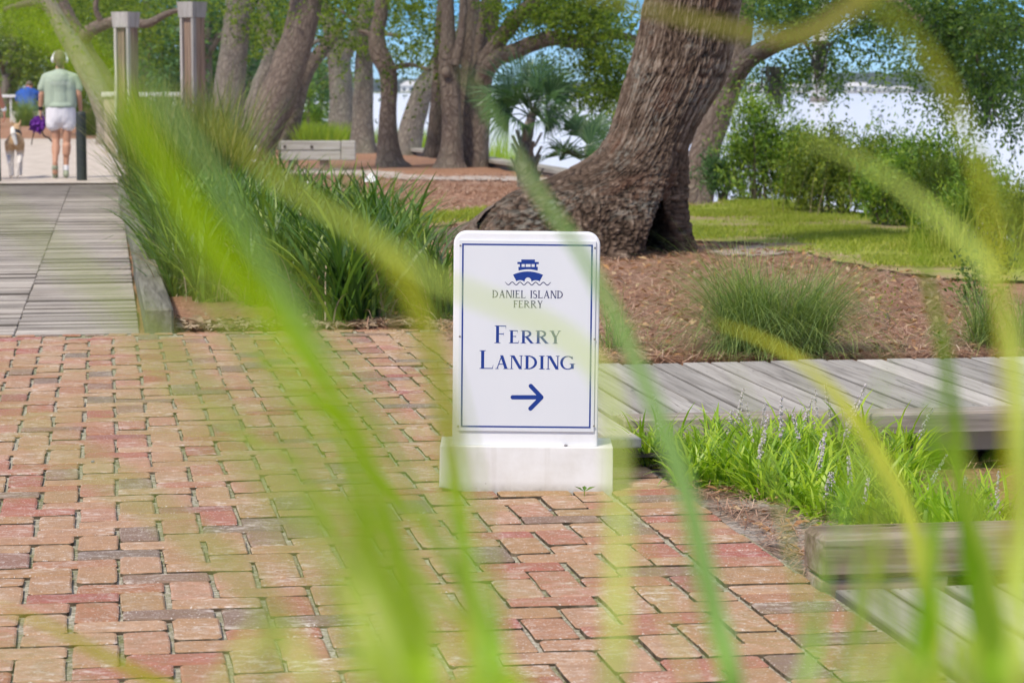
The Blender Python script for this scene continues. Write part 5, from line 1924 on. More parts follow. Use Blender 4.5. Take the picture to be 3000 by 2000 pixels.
# ---- spanish moss hanging from the right hand oak
def moss(label, px, py, y, h, w, n, seed):
    r = np.random.default_rng(seed)
    p = pt(px, py, y)
    ln = h * r.uniform(.35, 1.0, n)
    o = np.stack([r.normal(0, w / 2, n), r.normal(0, w / 2, n)], -1)
    seg = 6
    V = np.zeros((n, seg + 1, 2, 3))
    ph = r.uniform(0, 6.28, (n, 2))
    for s in range(seg + 1):
        t_ = s / seg
        taper = 1 - .5 * t_
        x = o[:, 0] * taper + .02 * np.sin(ph[:, 0] + t_ * 7)
        yy = o[:, 1] * taper + .02 * np.sin(ph[:, 1] + t_ * 6)
        V[:, s, 0] = np.stack([x - .006 * taper, yy, -ln * t_], -1)
        V[:, s, 1] = np.stack([x + .006 * taper, yy + .004, -ln * t_], -1)
    idx = np.arange(n * (seg + 1) * 2).reshape(n, seg + 1, 2)
    f = np.stack([idx[:, :-1, 0], idx[:, :-1, 1], idx[:, 1:, 1], idx[:, 1:, 0]], -1).reshape(-1, 4)
    ob = link('spanish_moss', mesh_np('spanish_moss', V.reshape(-1, 3), f), M_MOSS)
    ob.location = p
    return tag(ob, label, 'spanish moss', 'hanging spanish moss')


moss('dark moss beard hanging left of the pale pylon', 2268, 195, 26.6, .48, .13, 70, 1)
moss('long grey moss beard hanging in front of the pale pylon', 2405, 120, 26.3, .55, .12, 60, 2)
moss('thin moss strand hanging low left over the bushes', 2283, 255, 26.5, .34, .05, 26, 3)
moss('moss beard hanging under the dense leaves at the right', 2795, 160, 24, .40, .08, 40, 4)
moss('ragged moss beard hanging near the right edge', 2900, 250, 23.6, .42, .09, 44, 5)

# ---- palmetto between the cluster and the big oak
PD = 29.5
pb = at(1545, 545)
palm = empty('palmetto', (pt(1545, 545, PD).x, PD, zt(pt(1545, 545, PD).x, PD)))
tag(palm, 'palmetto with stiff fan fronds left of the big oak', 'palm')
M_PALM = leaf_mat('palm_leaflet', [(0.1, (0.02, 0.055, 0.02)), (0.5, (0.05, 0.115, 0.038)), (0.85, (0.10, 0.18, 0.055)), (1.0, (0.22, 0.27, 0.09))], .3, .38, spec=.5, scale=3)
M_PALMT = bark_mat('palm_trunk_bark', (0.05, 0.042, 0.034), (0.16, 0.13, 0.105), (0.30, 0.26, 0.21), su=10, sv=9, lich=.3)
tr = limb('trunk', [wp(1552, 570, PD, 66), wp(1547, 520, PD, 62), wp(1538, 470, PD, 56), wp(1540, 420, PD, 40), wp(1552, 370, PD, 34), wp(1562, 330, PD, 26)], M_PALMT, palm, 3, 14, .2, .25)
mb = MB()
rr2 = random.Random(4)
for k in range(16):                                   # cut leaf bases up the trunk
    a = k * 2.4
    z = pt(0, 535 - k * 8, PD).z
    cxk = pt(1545 - (k % 16) * .3, 500, PD).x
    q = Vector((cxk + .10 * math.cos(a), PD + .10 * math.sin(a), z))
    d = Vector((math.cos(a) * .09, math.sin(a) * .09, .17))
    s = Vector((-math.sin(a), math.cos(a), 0)) * .028
    u = Vector((0, 0, 1)).cross(s).normalized() * .012
    mb.add([q - s - u, q + s - u, q + s + u, q - s + u, q + d - s * .6 - u, q + d + s * .6 - u, q + d + s * .6 + u, q + d - s * .6 + u], [(0, 1, 5, 4), (1, 2, 6, 5), (2, 3, 7, 6), (3, 0, 4, 7), (4, 5, 6, 7)])
o = mb.build('leaf_boots', M_PALMT, palm)
o.matrix_parent_inverse = Matrix.Translation(-palm.location)


def frond(base, tip_dir, plen, rad, face, seed, spread=R(130)):
    """petiole plus a fan of stiff leaflets, all in world space"""
    r = random.Random(seed)
    m = MB()
    d = Vector(tip_dir).normalized()
    hub = Vector(base) + d * plen + Vector((0, 0, -.04))
    s = d.cross(Vector(face)).normalized()
    up = s.cross(d).normalized()
    w = .008
    mid = Vector(base).lerp(hub, .5) + Vector((0, 0, .03))
    for a, b in ((Vector(base), mid), (mid, hub)):
        m.add([a - s * w, a + s * w, b + s * w, b - s * w], [(0, 1, 2, 3)])
        m.add([a - up * w, a + up * w, b + up * w, b - up * w], [(0, 1, 2, 3)])
    n = 38
    for k in range(n):
        f = k / (n - 1) * 2 - 1
        a = f * spread
        dd = (d * math.cos(a) + s * math.sin(a)).normalized()
        l = rad * (1 - .25 * abs(f)) * r.uniform(.72, 1.12)
        ss = dd.cross(up).normalized()
        wl_ = .0095
        p1 = hub + dd * l * .55 + up * (.02 - .03 * abs(f)) * 1
        dr = Vector((0, 0, -1)) * l * r.uniform(.05, .45)
        p2 = hub + dd * l + dr
        q = up * .004 * (1 if k % 2 else -1)
        m.add([hub, p1 - ss * wl_ + q, p1 + ss * wl_ - q, p2], [(0, 1, 2), (1, 3, 2)])
    o = m.build('frond', M_PALM, palm)
    o.matrix_parent_inverse = Matrix.Translation(-palm.location)
    return o


crown_ = pt(1555, 345, PD)
# (fan centre px, py, depth offset, fan radius px, facing)
for k, (fx, fy, dz, fr) in enumerate([(1455, 232, -.25, 120), (1500, 190, .1, 118), (1560, 175, .25, 112), (1610, 205, .1, 112), (1650, 232, -.1, 100), (1580, 250, -.35, 115), (1520, 262, -.4, 105), (1475, 285, -.1, 95), (1625, 285, -.25, 92), (1560, 300, -.3, 90), (1430, 265, .2, 100), (1500, 345, -.4, 80), (1590, 350, -.4, 78), (1450, 320, -.2, 84), (1640, 330, -.2, 80)]):
    hub = pt(fx, fy, PD + dz)
    dv = hub - crown_
    ln = dv.length
    out = Vector((dv.x * 1.0, dv.y - .02, dv.z + .02))
    frond(crown_, out, ln * .62, fr * 1.38 * pxm(PD), (r.uniform(-.9, .9), -.8, r.uniform(-.2, 1.2)), 60 + k, R(92))
# second, lower head of fronds at the right
c2 = pt(1640, 470, PD - .2)
for k, (fx, fy, dz, fr) in enumerate([(1665, 430, -.3, 92), (1725, 360, .1, 86), (1770, 395, -.1, 88), (1700, 330, .2, 70), (1640, 440, -.35, 84), (1745, 450, -.3, 70), (1790, 330, .2, 80)]):
    hub = pt(fx, fy, PD - .2 + dz)
    dv = hub - c2
    frond(c2, dv + Vector((0, 0, .02)), dv.length * .7, fr * 1.3 * pxm(PD), (r.uniform(-.7, .7), -1, r.uniform(-.1, .8)), 80 + k, R(100))

# ---- bushes on the bank at the right
def bush(label, px, base_py, wpx, hpx, leaf, seed, n=420, lsize=.060, name='bush', lw=.26, y=None, cat='bush', group='bushes on the bank', upr=.65):
    r = np.random.default_rng(seed)
    b = at(px, base_py) if y is None else pt(px, base_py, y)
    y = b.y
    w, h = wpx * pxm(y), hpx * pxm(y)
    root = empty(name, (b.x, y, zt(b.x, y)))
    tag(root, label, cat, group)
    k = max(10, n // 16)
    hh = r.uniform(.05, 1, k) ** .8
    prf = np.sqrt(np.clip(1 - ((hh - .35) / .72) ** 2, .06, 1))
    a, q = r.uniform(0, 2 * np.pi, k), np.sqrt(r.uniform(.02, 1, k))
    c = np.stack([b.x + w / 2 * prf * q * np.cos(a), y + w / 2 * prf * q * np.sin(a) * .8, b.z + h * hh * r.choice([.7, .85, 1.0, 1.35], k)], -1)
    st = c[r.integers(0, k, n)] + r.normal(0, .085 * max(.6, w), (n, 3))
    dv = r.normal(0, .6, (n, 3)); dv[:, 2] = np.abs(dv[:, 2]) + upr
    v, f = twig_leaves(st, dv, .30, 12, lsize, r, .1, lw)
    z0 = zt(b.x, y)
    v[:, 2] = np.maximum(v[:, 2], z0 + .01 + (v[:, 2] - z0) * .05)
    o = link('foliage', mesh_np('foliage', v, f), leaf, root)
    o.matrix_parent_inverse = Matrix.Translation(-root.location)
    vs, fs, bb = [], [], 0
    for i in range(12):
        e = c[r.integers(0, k)]
        p0 = (b.x + r.normal(0, .06 * w), y + r.normal(0, .06 * w), root.location.z - .03, .016)
        p1 = (p0[0] * .5 + e[0] * .5, p0[1] * .5 + e[1] * .5, p0[2] * .35 + e[2] * .65, .010)
        V, F_, _ = tube([p0, p1, (*e, .004)], 5, 3, 0, i)
        vs.append(V); fs.append(F_ + bb); bb += len(V)
    o = link('stems', mesh_np('stems', np.concatenate(vs), np.concatenate(fs), True), M_BARK_BR, root)
    o.matrix_parent_inverse = Matrix.Translation(-root.location)
    return root


bush('dense green bush just right of the slanting oak', 2222, 596, 250, 190, M_LEAF_SH, 401, 820)
bush('olive green bush at the foot of the slanting oak', 2120, 592, 100, 105, M_LEAF_B, 402, 200)
bush('twiggy dark bush with open sprays behind the yellow green bush', 2385, 592, 250, 140, M_LEAF_SH, 403, 480, y=25.5)
bush('feathery bright green bush in front of the water', 2560, 600, 290, 140, M_LEAF_SH, 404, 700, y=23.6)
bush('dark green bush leaning over the bank', 2770, 640, 260, 140, M_LEAF_SH, 405, 620, y=21.0)
bush('low yellow green bush at the edge of the lawn', 2440, 632, 330, 140, M_LEAF_Y, 406, 640, .05, lw=.45)
bush('low rambling bush of mixed leaves right of the yellow green one', 2650, 665, 290, 150, M_LEAF_SH, 407, 480, .05, lw=.45)
bush('weedy bush at the right end of the lawn', 2880, 720, 280, 140, M_LEAF_SH, 408, 560, .045)
bush('pale weeds running out of the picture at the right', 3010, 745, 170, 130, M_LEAF_Y, 409, 300, .045)
bush('bushy weeds below the dark bush', 2780, 695, 260, 130, M_LEAF_Y, 410, 420, .045)
bush('leafy sprig among the grasses at the right of the mulch', 2870, 905, 90, 75, M_LEAF_D, 411, 50, .03, lw=.5)
bush('small weed in the mulch behind the arching grass', 2600, 945, 40, 36, M_LEAF_Y, 412, 8, .018, lw=.5)
bush('shaggy shrub on the bank behind the oak cluster', 905, 365, 70, 70, M_LEAF_SH, 413, 120, .09, y=58)
# tall grass heads by the yellow green bush
vv_, ff_ = blade_arrays(np.random.default_rng(44), 22, .45, .5, .9, .004, .25, .3, 5)
o = link('tall_grass', mesh_np('tall_grass', vv_, ff_), M_DEAD)
q = at(2390, 640)
o.location = (q.x, q.y, zt(q.x, q.y))
tag(o, 'dry tall grass stalks beside the low yellow green bush', 'grass')
vv_, ff_ = blade_arrays(np.random.default_rng(45), 420, .6, .25, .6, .008, .5, .7, 5)
o = link('weedy_grass', mesh_np('weedy_grass', vv_, ff_), M_LAWNB)
q = at(2900, 745)
o.location = (q.x, q.y, zt(q.x, q.y))
tag(o, 'rough tall grass below the weedy bush at the right', 'grass')

# ================================================================== BUILT THINGS IN THE PARK
# ---- sea wall cap along the shore
M_CAP = wood_mat('sea_wall_timber', (0.16, 0.15, 0.12), (0.33, 0.31, 0.27), (0.45, 0.43, 0.38), 0, .7)
sw = empty('sea_wall', (SHORE[6][0], SHORE[6][1], 0))
tag(sw, 'low timber sea wall at the edge of the river behind the oaks', 'sea wall')
for (a, b) in zip(SHORE[4:10], SHORE[5:11]):
    p0, p1 = Vector((*a, 0)), Vector((*b, 0))
    nrm = Vector((-(p1 - p0).y, (p1 - p0).x, 0)).normalized()
    ln = (p1 - p0).length
    for nm, w0, w1, z0, z1 in (('cap_board', -.14, .14, .06, .12), ('wall_boards', -.05, .05, -2.4, .057)):
        o = MB().box(-ln / 2 + .004, ln / 2 - .004, w0, w1, z0, z1, .008).build(nm, M_CAP, sw)
        o.matrix_parent_inverse = Matrix.Translation(-sw.location)
        o.location = (p0 + p1) / 2 - nrm * .9 * -1 * (-1)
        o.rotation_euler = (0, 0, math.atan2((p1 - p0).y, (p1 - p0).x))

# ---- wooden columns (twin posts under a heavy cap)
def column(label, pxl, y, w, d, ztop, cap_h, yaw, boards=3):
    p = pt(pxl, 300, y)
    root = empty('wooden_column', (p.x, y, 0), yaw)
    tag(root, label, 'column', 'wooden columns beside the path')
    root.scale = (.82, .82, 1)
    pw = .052
    h = ztop - cap_h
    for sx in (-1, 1):                              # silver edge boards in front, and behind
        MB().box(sx * (w / 2 - pw / 2) - pw / 2, sx * (w / 2 - pw / 2) + pw / 2, -d / 2, -d / 2 + .10, -.05, h, .006).build('front_post', M_GREY, root)
        MB().box(sx * (w / 2 - pw / 2) - pw / 2, sx * (w / 2 - pw / 2) + pw / 2, d / 2 - .10, d / 2, -.05, h, .006).build('rear_post', M_BROWNP, root)
        if sx > 0 or boards == 3: MB().box(sx * (w / 2 - .03) - .018, sx * (w / 2 - .03) + .018, -d / 2 + .104, d / 2 - .104, -.05, h - .002, .004).build('side_board', M_BROWNP, root)
    nb = 3
    bwid = (w - 2 * pw - .012) / nb
    for k in range(boards):
        x = -(w / 2 - pw) + .006 + bwid * (k + .5)
        MB().box(x - bwid / 2 + .003, x + bwid / 2 - .003, -d / 2 + .06 + .004 * k, -d / 2 + .085 + .004 * k, -.05, h - .003, .003).build('recessed_board', M_BROWNP, root)
    mb = MB()
    e = .022
    bt, tp = (w / 2 + e * .6, d / 2 + e * .6), (w / 2 + e * 1.6, d / 2 + e * 1.6)
    v = [(sx * bt[0], sy * bt[1], h + .002) for sx, sy in ((-1, -1), (1, -1), (1, 1), (-1, 1))] + [(sx * tp[0], sy * tp[1], ztop) for sx, sy in ((-1, -1), (1, -1), (1, 1), (-1, 1))]
    mb.add(v, [(0, 3, 2, 1), (4, 5, 6, 7), (0, 1, 5, 4), (1, 2, 6, 5), (2, 3, 7, 6), (3, 0, 4, 7)])
    mb.build('cap_block', M_GREY, root)
    return root


z1 = pt(560, 6, 40).z
column('grey wooden column with recessed brown boards, right of the two', 566, 40, .345, .345, z1, .25, R(-36))
z2 = pt(360, 36, 44).z
column('grey wooden column nearer the walking woman, left of the two', 372, 44, .37, .37, z2, .27, R(-28), 2)
M_STUCCO = plain('tan_stucco', (0.50, 0.42, 0.32), 0.9, 0.2, .15, 12)
M_WCAP = plain('pale_cap', (0.68, 0.65, 0.60), 0.8, 0.2, .1, 8)
M_RAIL = plain('white_rail', (0.72, 0.72, 0.71), 0.6, 0.3, .06, 8)
p = pt(350, 300, 45.5)
root = empty('stone_pier', (p.x, 45.5, 0))
tag(root, 'low tan pier with a pale cap at the foot of the left column', 'pier')
MB().box(-.24, .24, -.24, .24, -.05, 1.03, .01).build('pier_body', M_STUCCO, root)
MB().box(-.28, .28, -.28, .28, 1.032, 1.12, .015).build('pier_cap', M_WCAP, root)


def rail(label, px0, px1, py, y):
    a, b = pt(px0, py, y), pt(px1, py, y)
    root = empty('railing', ((a.x + b.x) / 2, y, 0))
    tag(root, label, 'railing', 'white railings behind the columns')
    ln = b.x - a.x
    MB().box(-ln / 2, ln / 2, -.10, .10, a.z - .05, a.z + .03, .01).build('top_rail', M_RAIL, root)
    n = max(2, int(ln / .62))
    for k in range(n):
        x = -ln / 2 + ln * (k + .5) / n
        MB().box(x - .028, x + .028, -.03, .03, -.05, a.z - .052, .006).build('rail_post', M_RAIL, root)


rail('white railing between the two wooden columns', 405, 545, 276, 47)
rail('white railing at the far left beside the person in blue', -60, 62, 281, 74)

# ---- benches: a heavy timber beam on short posts
M_BEAM = wood_mat('bench_beam', (0.26, 0.23, 0.20), (0.44, 0.41, 0.36), (0.58, 0.56, 0.51), 0, .7)


def bench(label, px0, px1, py_top, y, seat, thick, dep, yaw, legs):
    a, b = pt(px0, py_top, y), pt(px1, py_top, y)
    root = empty('beam_bench', ((a.x + b.x) / 2, y, zt((a.x + b.x) / 2, y)), yaw)
    tag(root, label, 'bench', 'timber beam benches under the oaks')
    ln = b.x - a.x
    h = a.z - root.location.z
    MB().box(-ln / 2, ln / 2 - .21, -dep / 2, dep / 2, h - thick * .48, h, .012).build('seat_beam', M_BEAM, root)
    MB().box(-ln / 2, ln / 2 - .21, -dep / 2 + .01, dep / 2 - .01, h - thick, h - thick * .48 - .004, .01).build('lower_beam', M_BEAM, root)
    MB().box(ln / 2 - .205, ln / 2, -dep / 2 - .004, dep / 2 + .004, h - thick - .004, h + .002, .012).build('end_block', M_BEAM, root)
    for x in legs:
        MB().box(x - .07, x + .07, -dep / 2 + .06, dep / 2 - .06, -.1, h - thick - .006, .008).build('leg', M_BROWNP, root)
    bm = bmesh.new()
    for x, z in ((ln / 2 - .62, h - thick * .30), (ln / 2 - 1.0, h - thick * .28)):
        bmesh.ops.create_cone(bm, cap_ends=True, segments=12, radius1=.022, radius2=.022, depth=.012, matrix=Matrix.Translation((x, -dep / 2 - .003, z)) @ Matrix.Rotation(math.pi / 2, 4, 'X'))
    me = bpy.data.meshes.new('bolt_head')
    bm.to_mesh(me)
    bm.free()
    link('bolt_head', me, M_DARKWOOD, root)


bench('grey timber beam bench behind the iris bed, the nearer one', 820, 1042, 413, 35.5, .45, .27, .34, R(3), (.09, -.35))
bench('farther pale timber bench left of the leaning brown oak', 615, 690, 386, 44, .45, .16, .30, R(2), (.05, -.15))

# ---- bollards where boardwalk meets sand
M_BOLL = plain('dark_bollard', (0.030, 0.036, 0.032), 0.55, 0.4, .3, 20)


def bollard(label, px, py, y, hgt, r):
    p = pt(px, py, y)
    root = empty('bollard', (p.x, y, 0))
    tag(root, label, 'bollard', 'dark bollards at the end of the boardwalk')
    bm = bmesh.new()
    prof_ = [(r * 1.0, -.03), (r, .02), (r * .985, hgt - .05), (r * .96, hgt - .02), (r * .86, hgt - .006), (r * .5, hgt + .004), (0.001, hgt + .006)]
    rings = []
    for q, z in prof_:
        rings.append([bm.verts.new((q * math.cos(k * math.pi / 10), q * math.sin(k * math.pi / 10), z)) for k in range(20)])
    for a, b in zip(rings[:-1], rings[1:]):
        for k in range(20): bm.faces.new((a[k], a[(k + 1) % 20], b[(k + 1) % 20], b[k]))
    bm.faces.ensure_lookup_table()
    me = bpy.data.meshes.new('post')
    bm.to_mesh(me)
    bm.free()
    for q in me.polygons: q.use_smooth = True
    link('post', me, M_BOLL, root)
    bm = bmesh.new()
    bmesh.ops.create_cone(bm, cap_ends=False, segments=20, radius1=r * 1.012, radius2=r * 1.01, depth=.025, matrix=Matrix.Translation((0, 0, hgt - .16)))
    me = bpy.data.meshes.new('band')
    bm.to_mesh(me)
    bm.free()
    link('band', me, M_BOLL, root)


bollard('dark round bollard right beside the walking woman', 240, 530, 31.6, .88, .066)
bollard('dark bollard cut by the left edge of the picture', -12, 533, 31.3, .90, .066)

# ---- tufts behind the path
for k, (lab, px, py, y, s) in enumerate((('grey green ornamental grass mound left of the walking woman', 78, 368, 68, 1.15), ('yellow green grass mound right of the walking woman behind the bollard', 292, 382, 64, 1.15), ('small grass mound right of the bollard', 262, 395, 61, .8), ('grass mound below the left column', 350, 375, 58, 1.0), ('grass mound cut by the left picture edge', -45, 372, 67, .9))):
    r_ = np.random.default_rng(70 + k)
    v, f = join([blade_arrays(r_, 500, .22, .5, .95, .010, .45, .8, 6, .3), blade_arrays(r_, 160, .25, .5, 1.0, .008, .8, .9, 6, .3)])
    o = link('ornamental_grass', mesh_np('ornamental_grass', v * s, f), M_MUHLY if k in (0, 4) else M_IRISF)
    q = pt(px, py, y)
    o.location = (q.x, y, zt(q.x, y))
    tag(o, lab, 'ornamental grass')

# ================================================================== FAR SHORE
M_HOUSEW = plain('white_siding', (0.74, 0.73, 0.70), 0.7, 0.3, .05, 2)
M_ROOF = plain('pale_roof', (0.55, 0.54, 0.52), 0.7, 0.3, .1, 2)
M_WIN = plain('window_dark', (0.05, 0.06, 0.07), 0.3, 0.5, .1)
M_DOCK = plain('grey_dock', (0.20, 0.17, 0.15), 0.8, 0.2, .1, 1)
M_PINE = leaf_mat('far_pine', [(0.1, (0.02, 0.05, 0.02)), (0.6, (0.05, 0.10, 0.035)), (1.0, (0.10, 0.16, 0.05))], .2, .8, scale=.02)


def house(label, px, y, w, h, seed, z0=WATER_Z + .98, name='boathouse'):
    p = pt(px, 262, y)
    root = empty(name, (p.x, y, z0))
    tag(root, label, 'house')
    d = w * .6
    MB().box(-w / 2, w / 2, -d / 2, d / 2, 0, h, 0).build('wall', M_HOUSEW, root)
    e = w * .06
    v = [(-w / 2 - e, -d / 2 - e, h + .01), (w / 2 + e, -d / 2 - e, h + .01), (w / 2 + e, d / 2 + e, h + .01), (-w / 2 - e, d / 2 + e, h + .01), (-w / 3.2, 0, h * 1.75), (w / 3.2, 0, h * 1.75)]
    MB().add(v, [(0, 3, 2, 1), (0, 1, 5, 4), (1, 2, 5), (2, 3, 4, 5), (3, 0, 4)]).build('roof', M_ROOF, root)
    n = 4
    for k in range(n):
        x = -w / 2 + w * (k + .5) / n
        MB().box(x - w * .06, x + w * .06, -d / 2 - .08, -d / 2 - .01, h * .12, h * .75).build('window', M_WIN, root)


house('white boathouse with a pale hipped roof on the far shore, the largest', 2512, 2010, 20, 4.4, 1)
house('lower white boathouse right of the largest on the far shore', 2566, 2015, 17, 3.0, 2)
house('small pale boathouse farthest right on the far shore', 2640, 2020, 18, 2.6, 3)
house('wide low white house seen under the oaks left of the crooked oak branches', 1215, 2012, 22, 5.0, 4)
house('white house on the far shore behind the slanting oak', 2215, 2012, 16, 4.2, 5)
house('pale gabled house on the far shore left of the pylon', 2330, 2016, 18, 3.6, 6)


def far_wood(label, px0, px1, y, h0, h1, seed, n):
    r_ = np.random.default_rng(seed)
    x0, x1 = pt(px0, 262, y).x, pt(px1, 262, y).x
    x = r_.uniform(x0, x1, n)
    yy = y + r_.uniform(0, 60, n)
    top = h0 + (h1 - h0) * vnoise((x - x0) / 60, np.zeros(n), seed) + 3 * vnoise((x - x0) / 9, np.zeros(n), seed + 1)
    z = WATER_Z + .9 + top * r_.uniform(0, 1, n)
    c = np.stack([x, yy, z], -1)
    l = r_.uniform(1.6, 3.4, n)
    v, f = leaf_quads(c, r_.normal(0, 1, (n, 3)), l, l * .8, r_)
    tag(link('far_wood', mesh_np('far_wood', v, f), M_PINE), label, kind='stuff')


far_wood('distant wooded shore at the left of the river', 700, 1420, 2060, 7, 13, 5, 9000)
far_wood('distant wooded shore beyond the boathouses', 2150, 2640, 2060, 3, 8, 6, 7000)
far_wood('distant higher wood at the right of the river', 2380, 3150, 2150, 11, 20, 7, 15000)
far_wood('distant wood in the middle behind the palmetto', 1420, 2150, 2080, 3, 7, 8, 7000)
# low dock line under the far houses
o = MB().box(pt(2180, 262, 1996).x, pt(2760, 262, 1996).x, 1994, 1998, WATER_Z + .2, WATER_Z + 1.3).build('far_dock', M_DOCK)
tag(o, 'long low dock under the boathouses on the far shore', 'dock')
# concrete pylon in the river
yq = 490
p = pt(2400, 300, yq)
M_PYL = plain('pylon_concrete', (0.50, 0.49, 0.48), 0.85, 0.2, .12, .4)
root = empty('bridge_pylon', (p.x, yq, WATER_Z))
tag(root, 'tall pale concrete pylon on a dark footing standing in the river', 'pylon')
MB().box(-1.35, 1.35, -1.3, 1.3, 2.2, 42, .2).build('shaft', M_PYL, root)
MB().box(-1.75, 1.75, -1.7, 1.7, -2, 1.0, .2).build('footing', M_DOCK, root)
MB().box(-1.6, 1.6, -1.55, 1.55, 1.01, 2.19, .15).build('pier_collar', M_PYL, root)
M_BUOY = plain('buoy_grey', (0.10, 0.13, 0.15), 0.6, 0.3, .1)
for k, (px, py, lab) in enumerate(((2563, 316, 'smaller dark buoy floating farther out on the river'), (2580, 344, 'larger dark buoy floating nearer on the river'))):
    q = at(px, py, WATER_Z)
    bm = bmesh.new()
    s = pxm(q.y) * (6 if k == 0 else 8)
    bmesh.ops.create_cone(bm, cap_ends=True, segments=12, radius1=s, radius2=s * .7, depth=s * .9, matrix=Matrix.Translation((0, 0, s * .35)))
    bmesh.ops.create_cone(bm, cap_ends=True, segments=8, radius1=s * .25, radius2=s * .15, depth=s * .6, matrix=Matrix.Translation((0, 0, s * 1.0)))
    me = bpy.data.meshes.new('buoy')
    bm.to_mesh(me)
    bm.free()
    o = link('buoy', me, M_BUOY)
    o.location = q
    tag(o, lab, 'buoy')

# ================================================================== PEOPLE AND DOG
def caps(segs, balls=(), voxel=.012, smooth=4, name='body'):
    """tapered limbs joined into one continuous surface; segs: (p0, p1, r0, r1), balls: (p, (rx,ry,rz))"""
    bm = bmesh.new()
    for p0, p1, r0, r1 in segs:
        p0, p1 = Vector(p0), Vector(p1)
        d = p1 - p0
        q = d.to_track_quat('Z', 'Y').to_matrix().to_4x4()
        if d.length > 1e-5:
            bmesh.ops.create_cone(bm, cap_ends=True, segments=16, radius1=r0, radius2=r1, depth=d.length, matrix=Matrix.Translation((p0 + p1) / 2) @ q)
        bmesh.ops.create_icosphere(bm, subdivisions=2, radius=r0 * 1.01, matrix=Matrix.Translation(p0))
        bmesh.ops.create_icosphere(bm, subdivisions=2, radius=r1 * 1.01, matrix=Matrix.Translation(p1))
    for p, r_ in balls:
        bmesh.ops.create_icosphere(bm, subdivisions=3, radius=1, matrix=Matrix.Translation(p) @ Matrix.Diagonal((*r_, 1)))
    me = bpy.data.meshes.new(name)
    bm.to_mesh(me)
    bm.free()
    tmp = bpy.data.objects.new('tmp', me)
    COL.objects.link(tmp)
    md = tmp.modifiers.new('r', 'REMESH')
    md.mode = 'VOXEL'
    md.voxel_size = voxel
    ms = tmp.modifiers.new('s', 'SMOOTH')
    ms.factor = .5
    ms.iterations = smooth
    dg = bpy.context.evaluated_depsgraph_get()
    out = bpy.data.meshes.new_from_object(tmp.evaluated_get(dg))
    out.name = name
    bpy.data.objects.remove(tmp)
    bpy.data.meshes.remove(me)
    for q in out.polygons: q.use_smooth = True
    return out


def hand(wrist, d, side, palm_w=.045, r0=.0085):
    """palm, four unequal bent fingers and a thumb; d points from wrist to fingertips"""
    w, d = Vector(wrist), Vector(d).normalized()
    s = Vector((0, 1, 0)) - d * d.y
    s.normalize()                                   # across the knuckles, fore and aft
    n = d.cross(s).normalized() * side              # towards the thigh
    segs = []
    for k in range(4):
        o = (k - 1.5) * .019
        kn = w + d * .085 + s * o
        l = (.062, .072, .068, .052)[3 - k]
        m_ = kn + d * l * .55 + n * .008
        tp = m_ + d * l * .40 + n * .026
        segs += [(w + d * .02 + s * o * .6, kn, .014, .011), (kn, m_, r0, r0 * .95), (m_, tp, r0 * .95, r0 * .8)]
    t0 = w + d * .03 + s * .026
    t1 = t0 + d * .035 + s * .022 + n * .012
    segs += [(w + d * .012, t0, .014, .013), (t0, t1, .012, .010), (t1, t1 + d * .03 + n * .012, .0095, .008)]
    return segs


M_SKIN = plain('skin', (0.50, 0.27, 0.175), 0.55, 0.35, .08, 14)
M_SKINR = plain('sunburnt_skin', (0.52, 0.22, 0.14), 0.55, 0.35, .08, 14)
M_HAIR = plain('grey_brown_hair', (0.16, 0.13, 0.09), 0.7, 0.3, .4, 60)
M_TEE = plain('sage_tee_shirt', (0.36, 0.43, 0.33), 0.9, 0.15, .10, 9)
M_SHORT = plain('white_shorts', (0.74, 0.72, 0.75), 0.9, 0.15, .05, 9)
M_SHOE = plain('grey_green_shoe', (0.30, 0.33, 0.24), 0.8, 0.2, .2, 30)
M_SOCK = plain('pale_sock', (0.66, 0.66, 0.68), 0.9, 0.1, .05)
M_BLACK = plain('black_strap', (0.02, 0.02, 0.022), 0.6, 0.3, .2)
M_WHITEP = plain('white_plastic', (0.80, 0.80, 0.80), 0.4, 0.4, .03)
M_PRINT = plain('pale_print', (0.50, 0.56, 0.50), 0.9, 0.1, .05)

WY = 32.4
WP = pt(181.8, 532, WY)
woman = empty('person', (WP.x, WY, .03))
woman.rotation_euler = (0, 0, TH)
woman.scale = (.96, .96, .955)
tag(woman, 'person walking away in sage tee shirt, white shorts and white headphones', 'person')
Lh, Rh = (-.272, .05, .905), (.262, .06, .905)
body = [((0, 0, 1.00), (0, 0, 1.12), .125, .118), ((0, 0, 1.12), (0, .0, 1.32), .12, .14), ((-.08, 0, 1.0), (-.10, 0, 1.30), .10, .11), ((.08, 0, 1.0), (.10, 0, 1.30), .10, .11),
        ((-.07, 0, 1.34), (-.180, 0, 1.335), .066, .052), ((.07, 0, 1.34), (.180, 0, 1.335), .066, .052),
        ((0, .01, 1.36), (0, .02, 1.50), .062, .055),
        ((-.185, 0, 1.335), (-.250, .0, 1.115), .050, .040), ((-.250, 0, 1.115), Lh, .040, .026),
        ((.185, 0, 1.335), (.245, -.02, 1.12), .050, .040), ((.245, -.02, 1.12), Rh, .040, .026),
        ((-.085, 0, .90), (-.072, .03, .52), .082, .056), ((-.072, .03, .52), (-.085, -.10, .20), .054, .036), ((-.072, .0, .42), (-.078, -.04, .33), .058, .052), ((-.085, -.10, .20), (-.088, -.06, .075), .037, .040),
        ((.085, 0, .90), (.072, .02, .51), .082, .056), ((.072, .02, .51), (.055, .02, .12), .054, .035), ((.070, .0, .42), (.064, .0, .32), .059, .052), ((.055, .02, .12), (.055, .04, .06), .036, .038)]
body += hand(Lh, (0, .12, -1), 1) + hand(Rh, (0, .1, -1), -1)
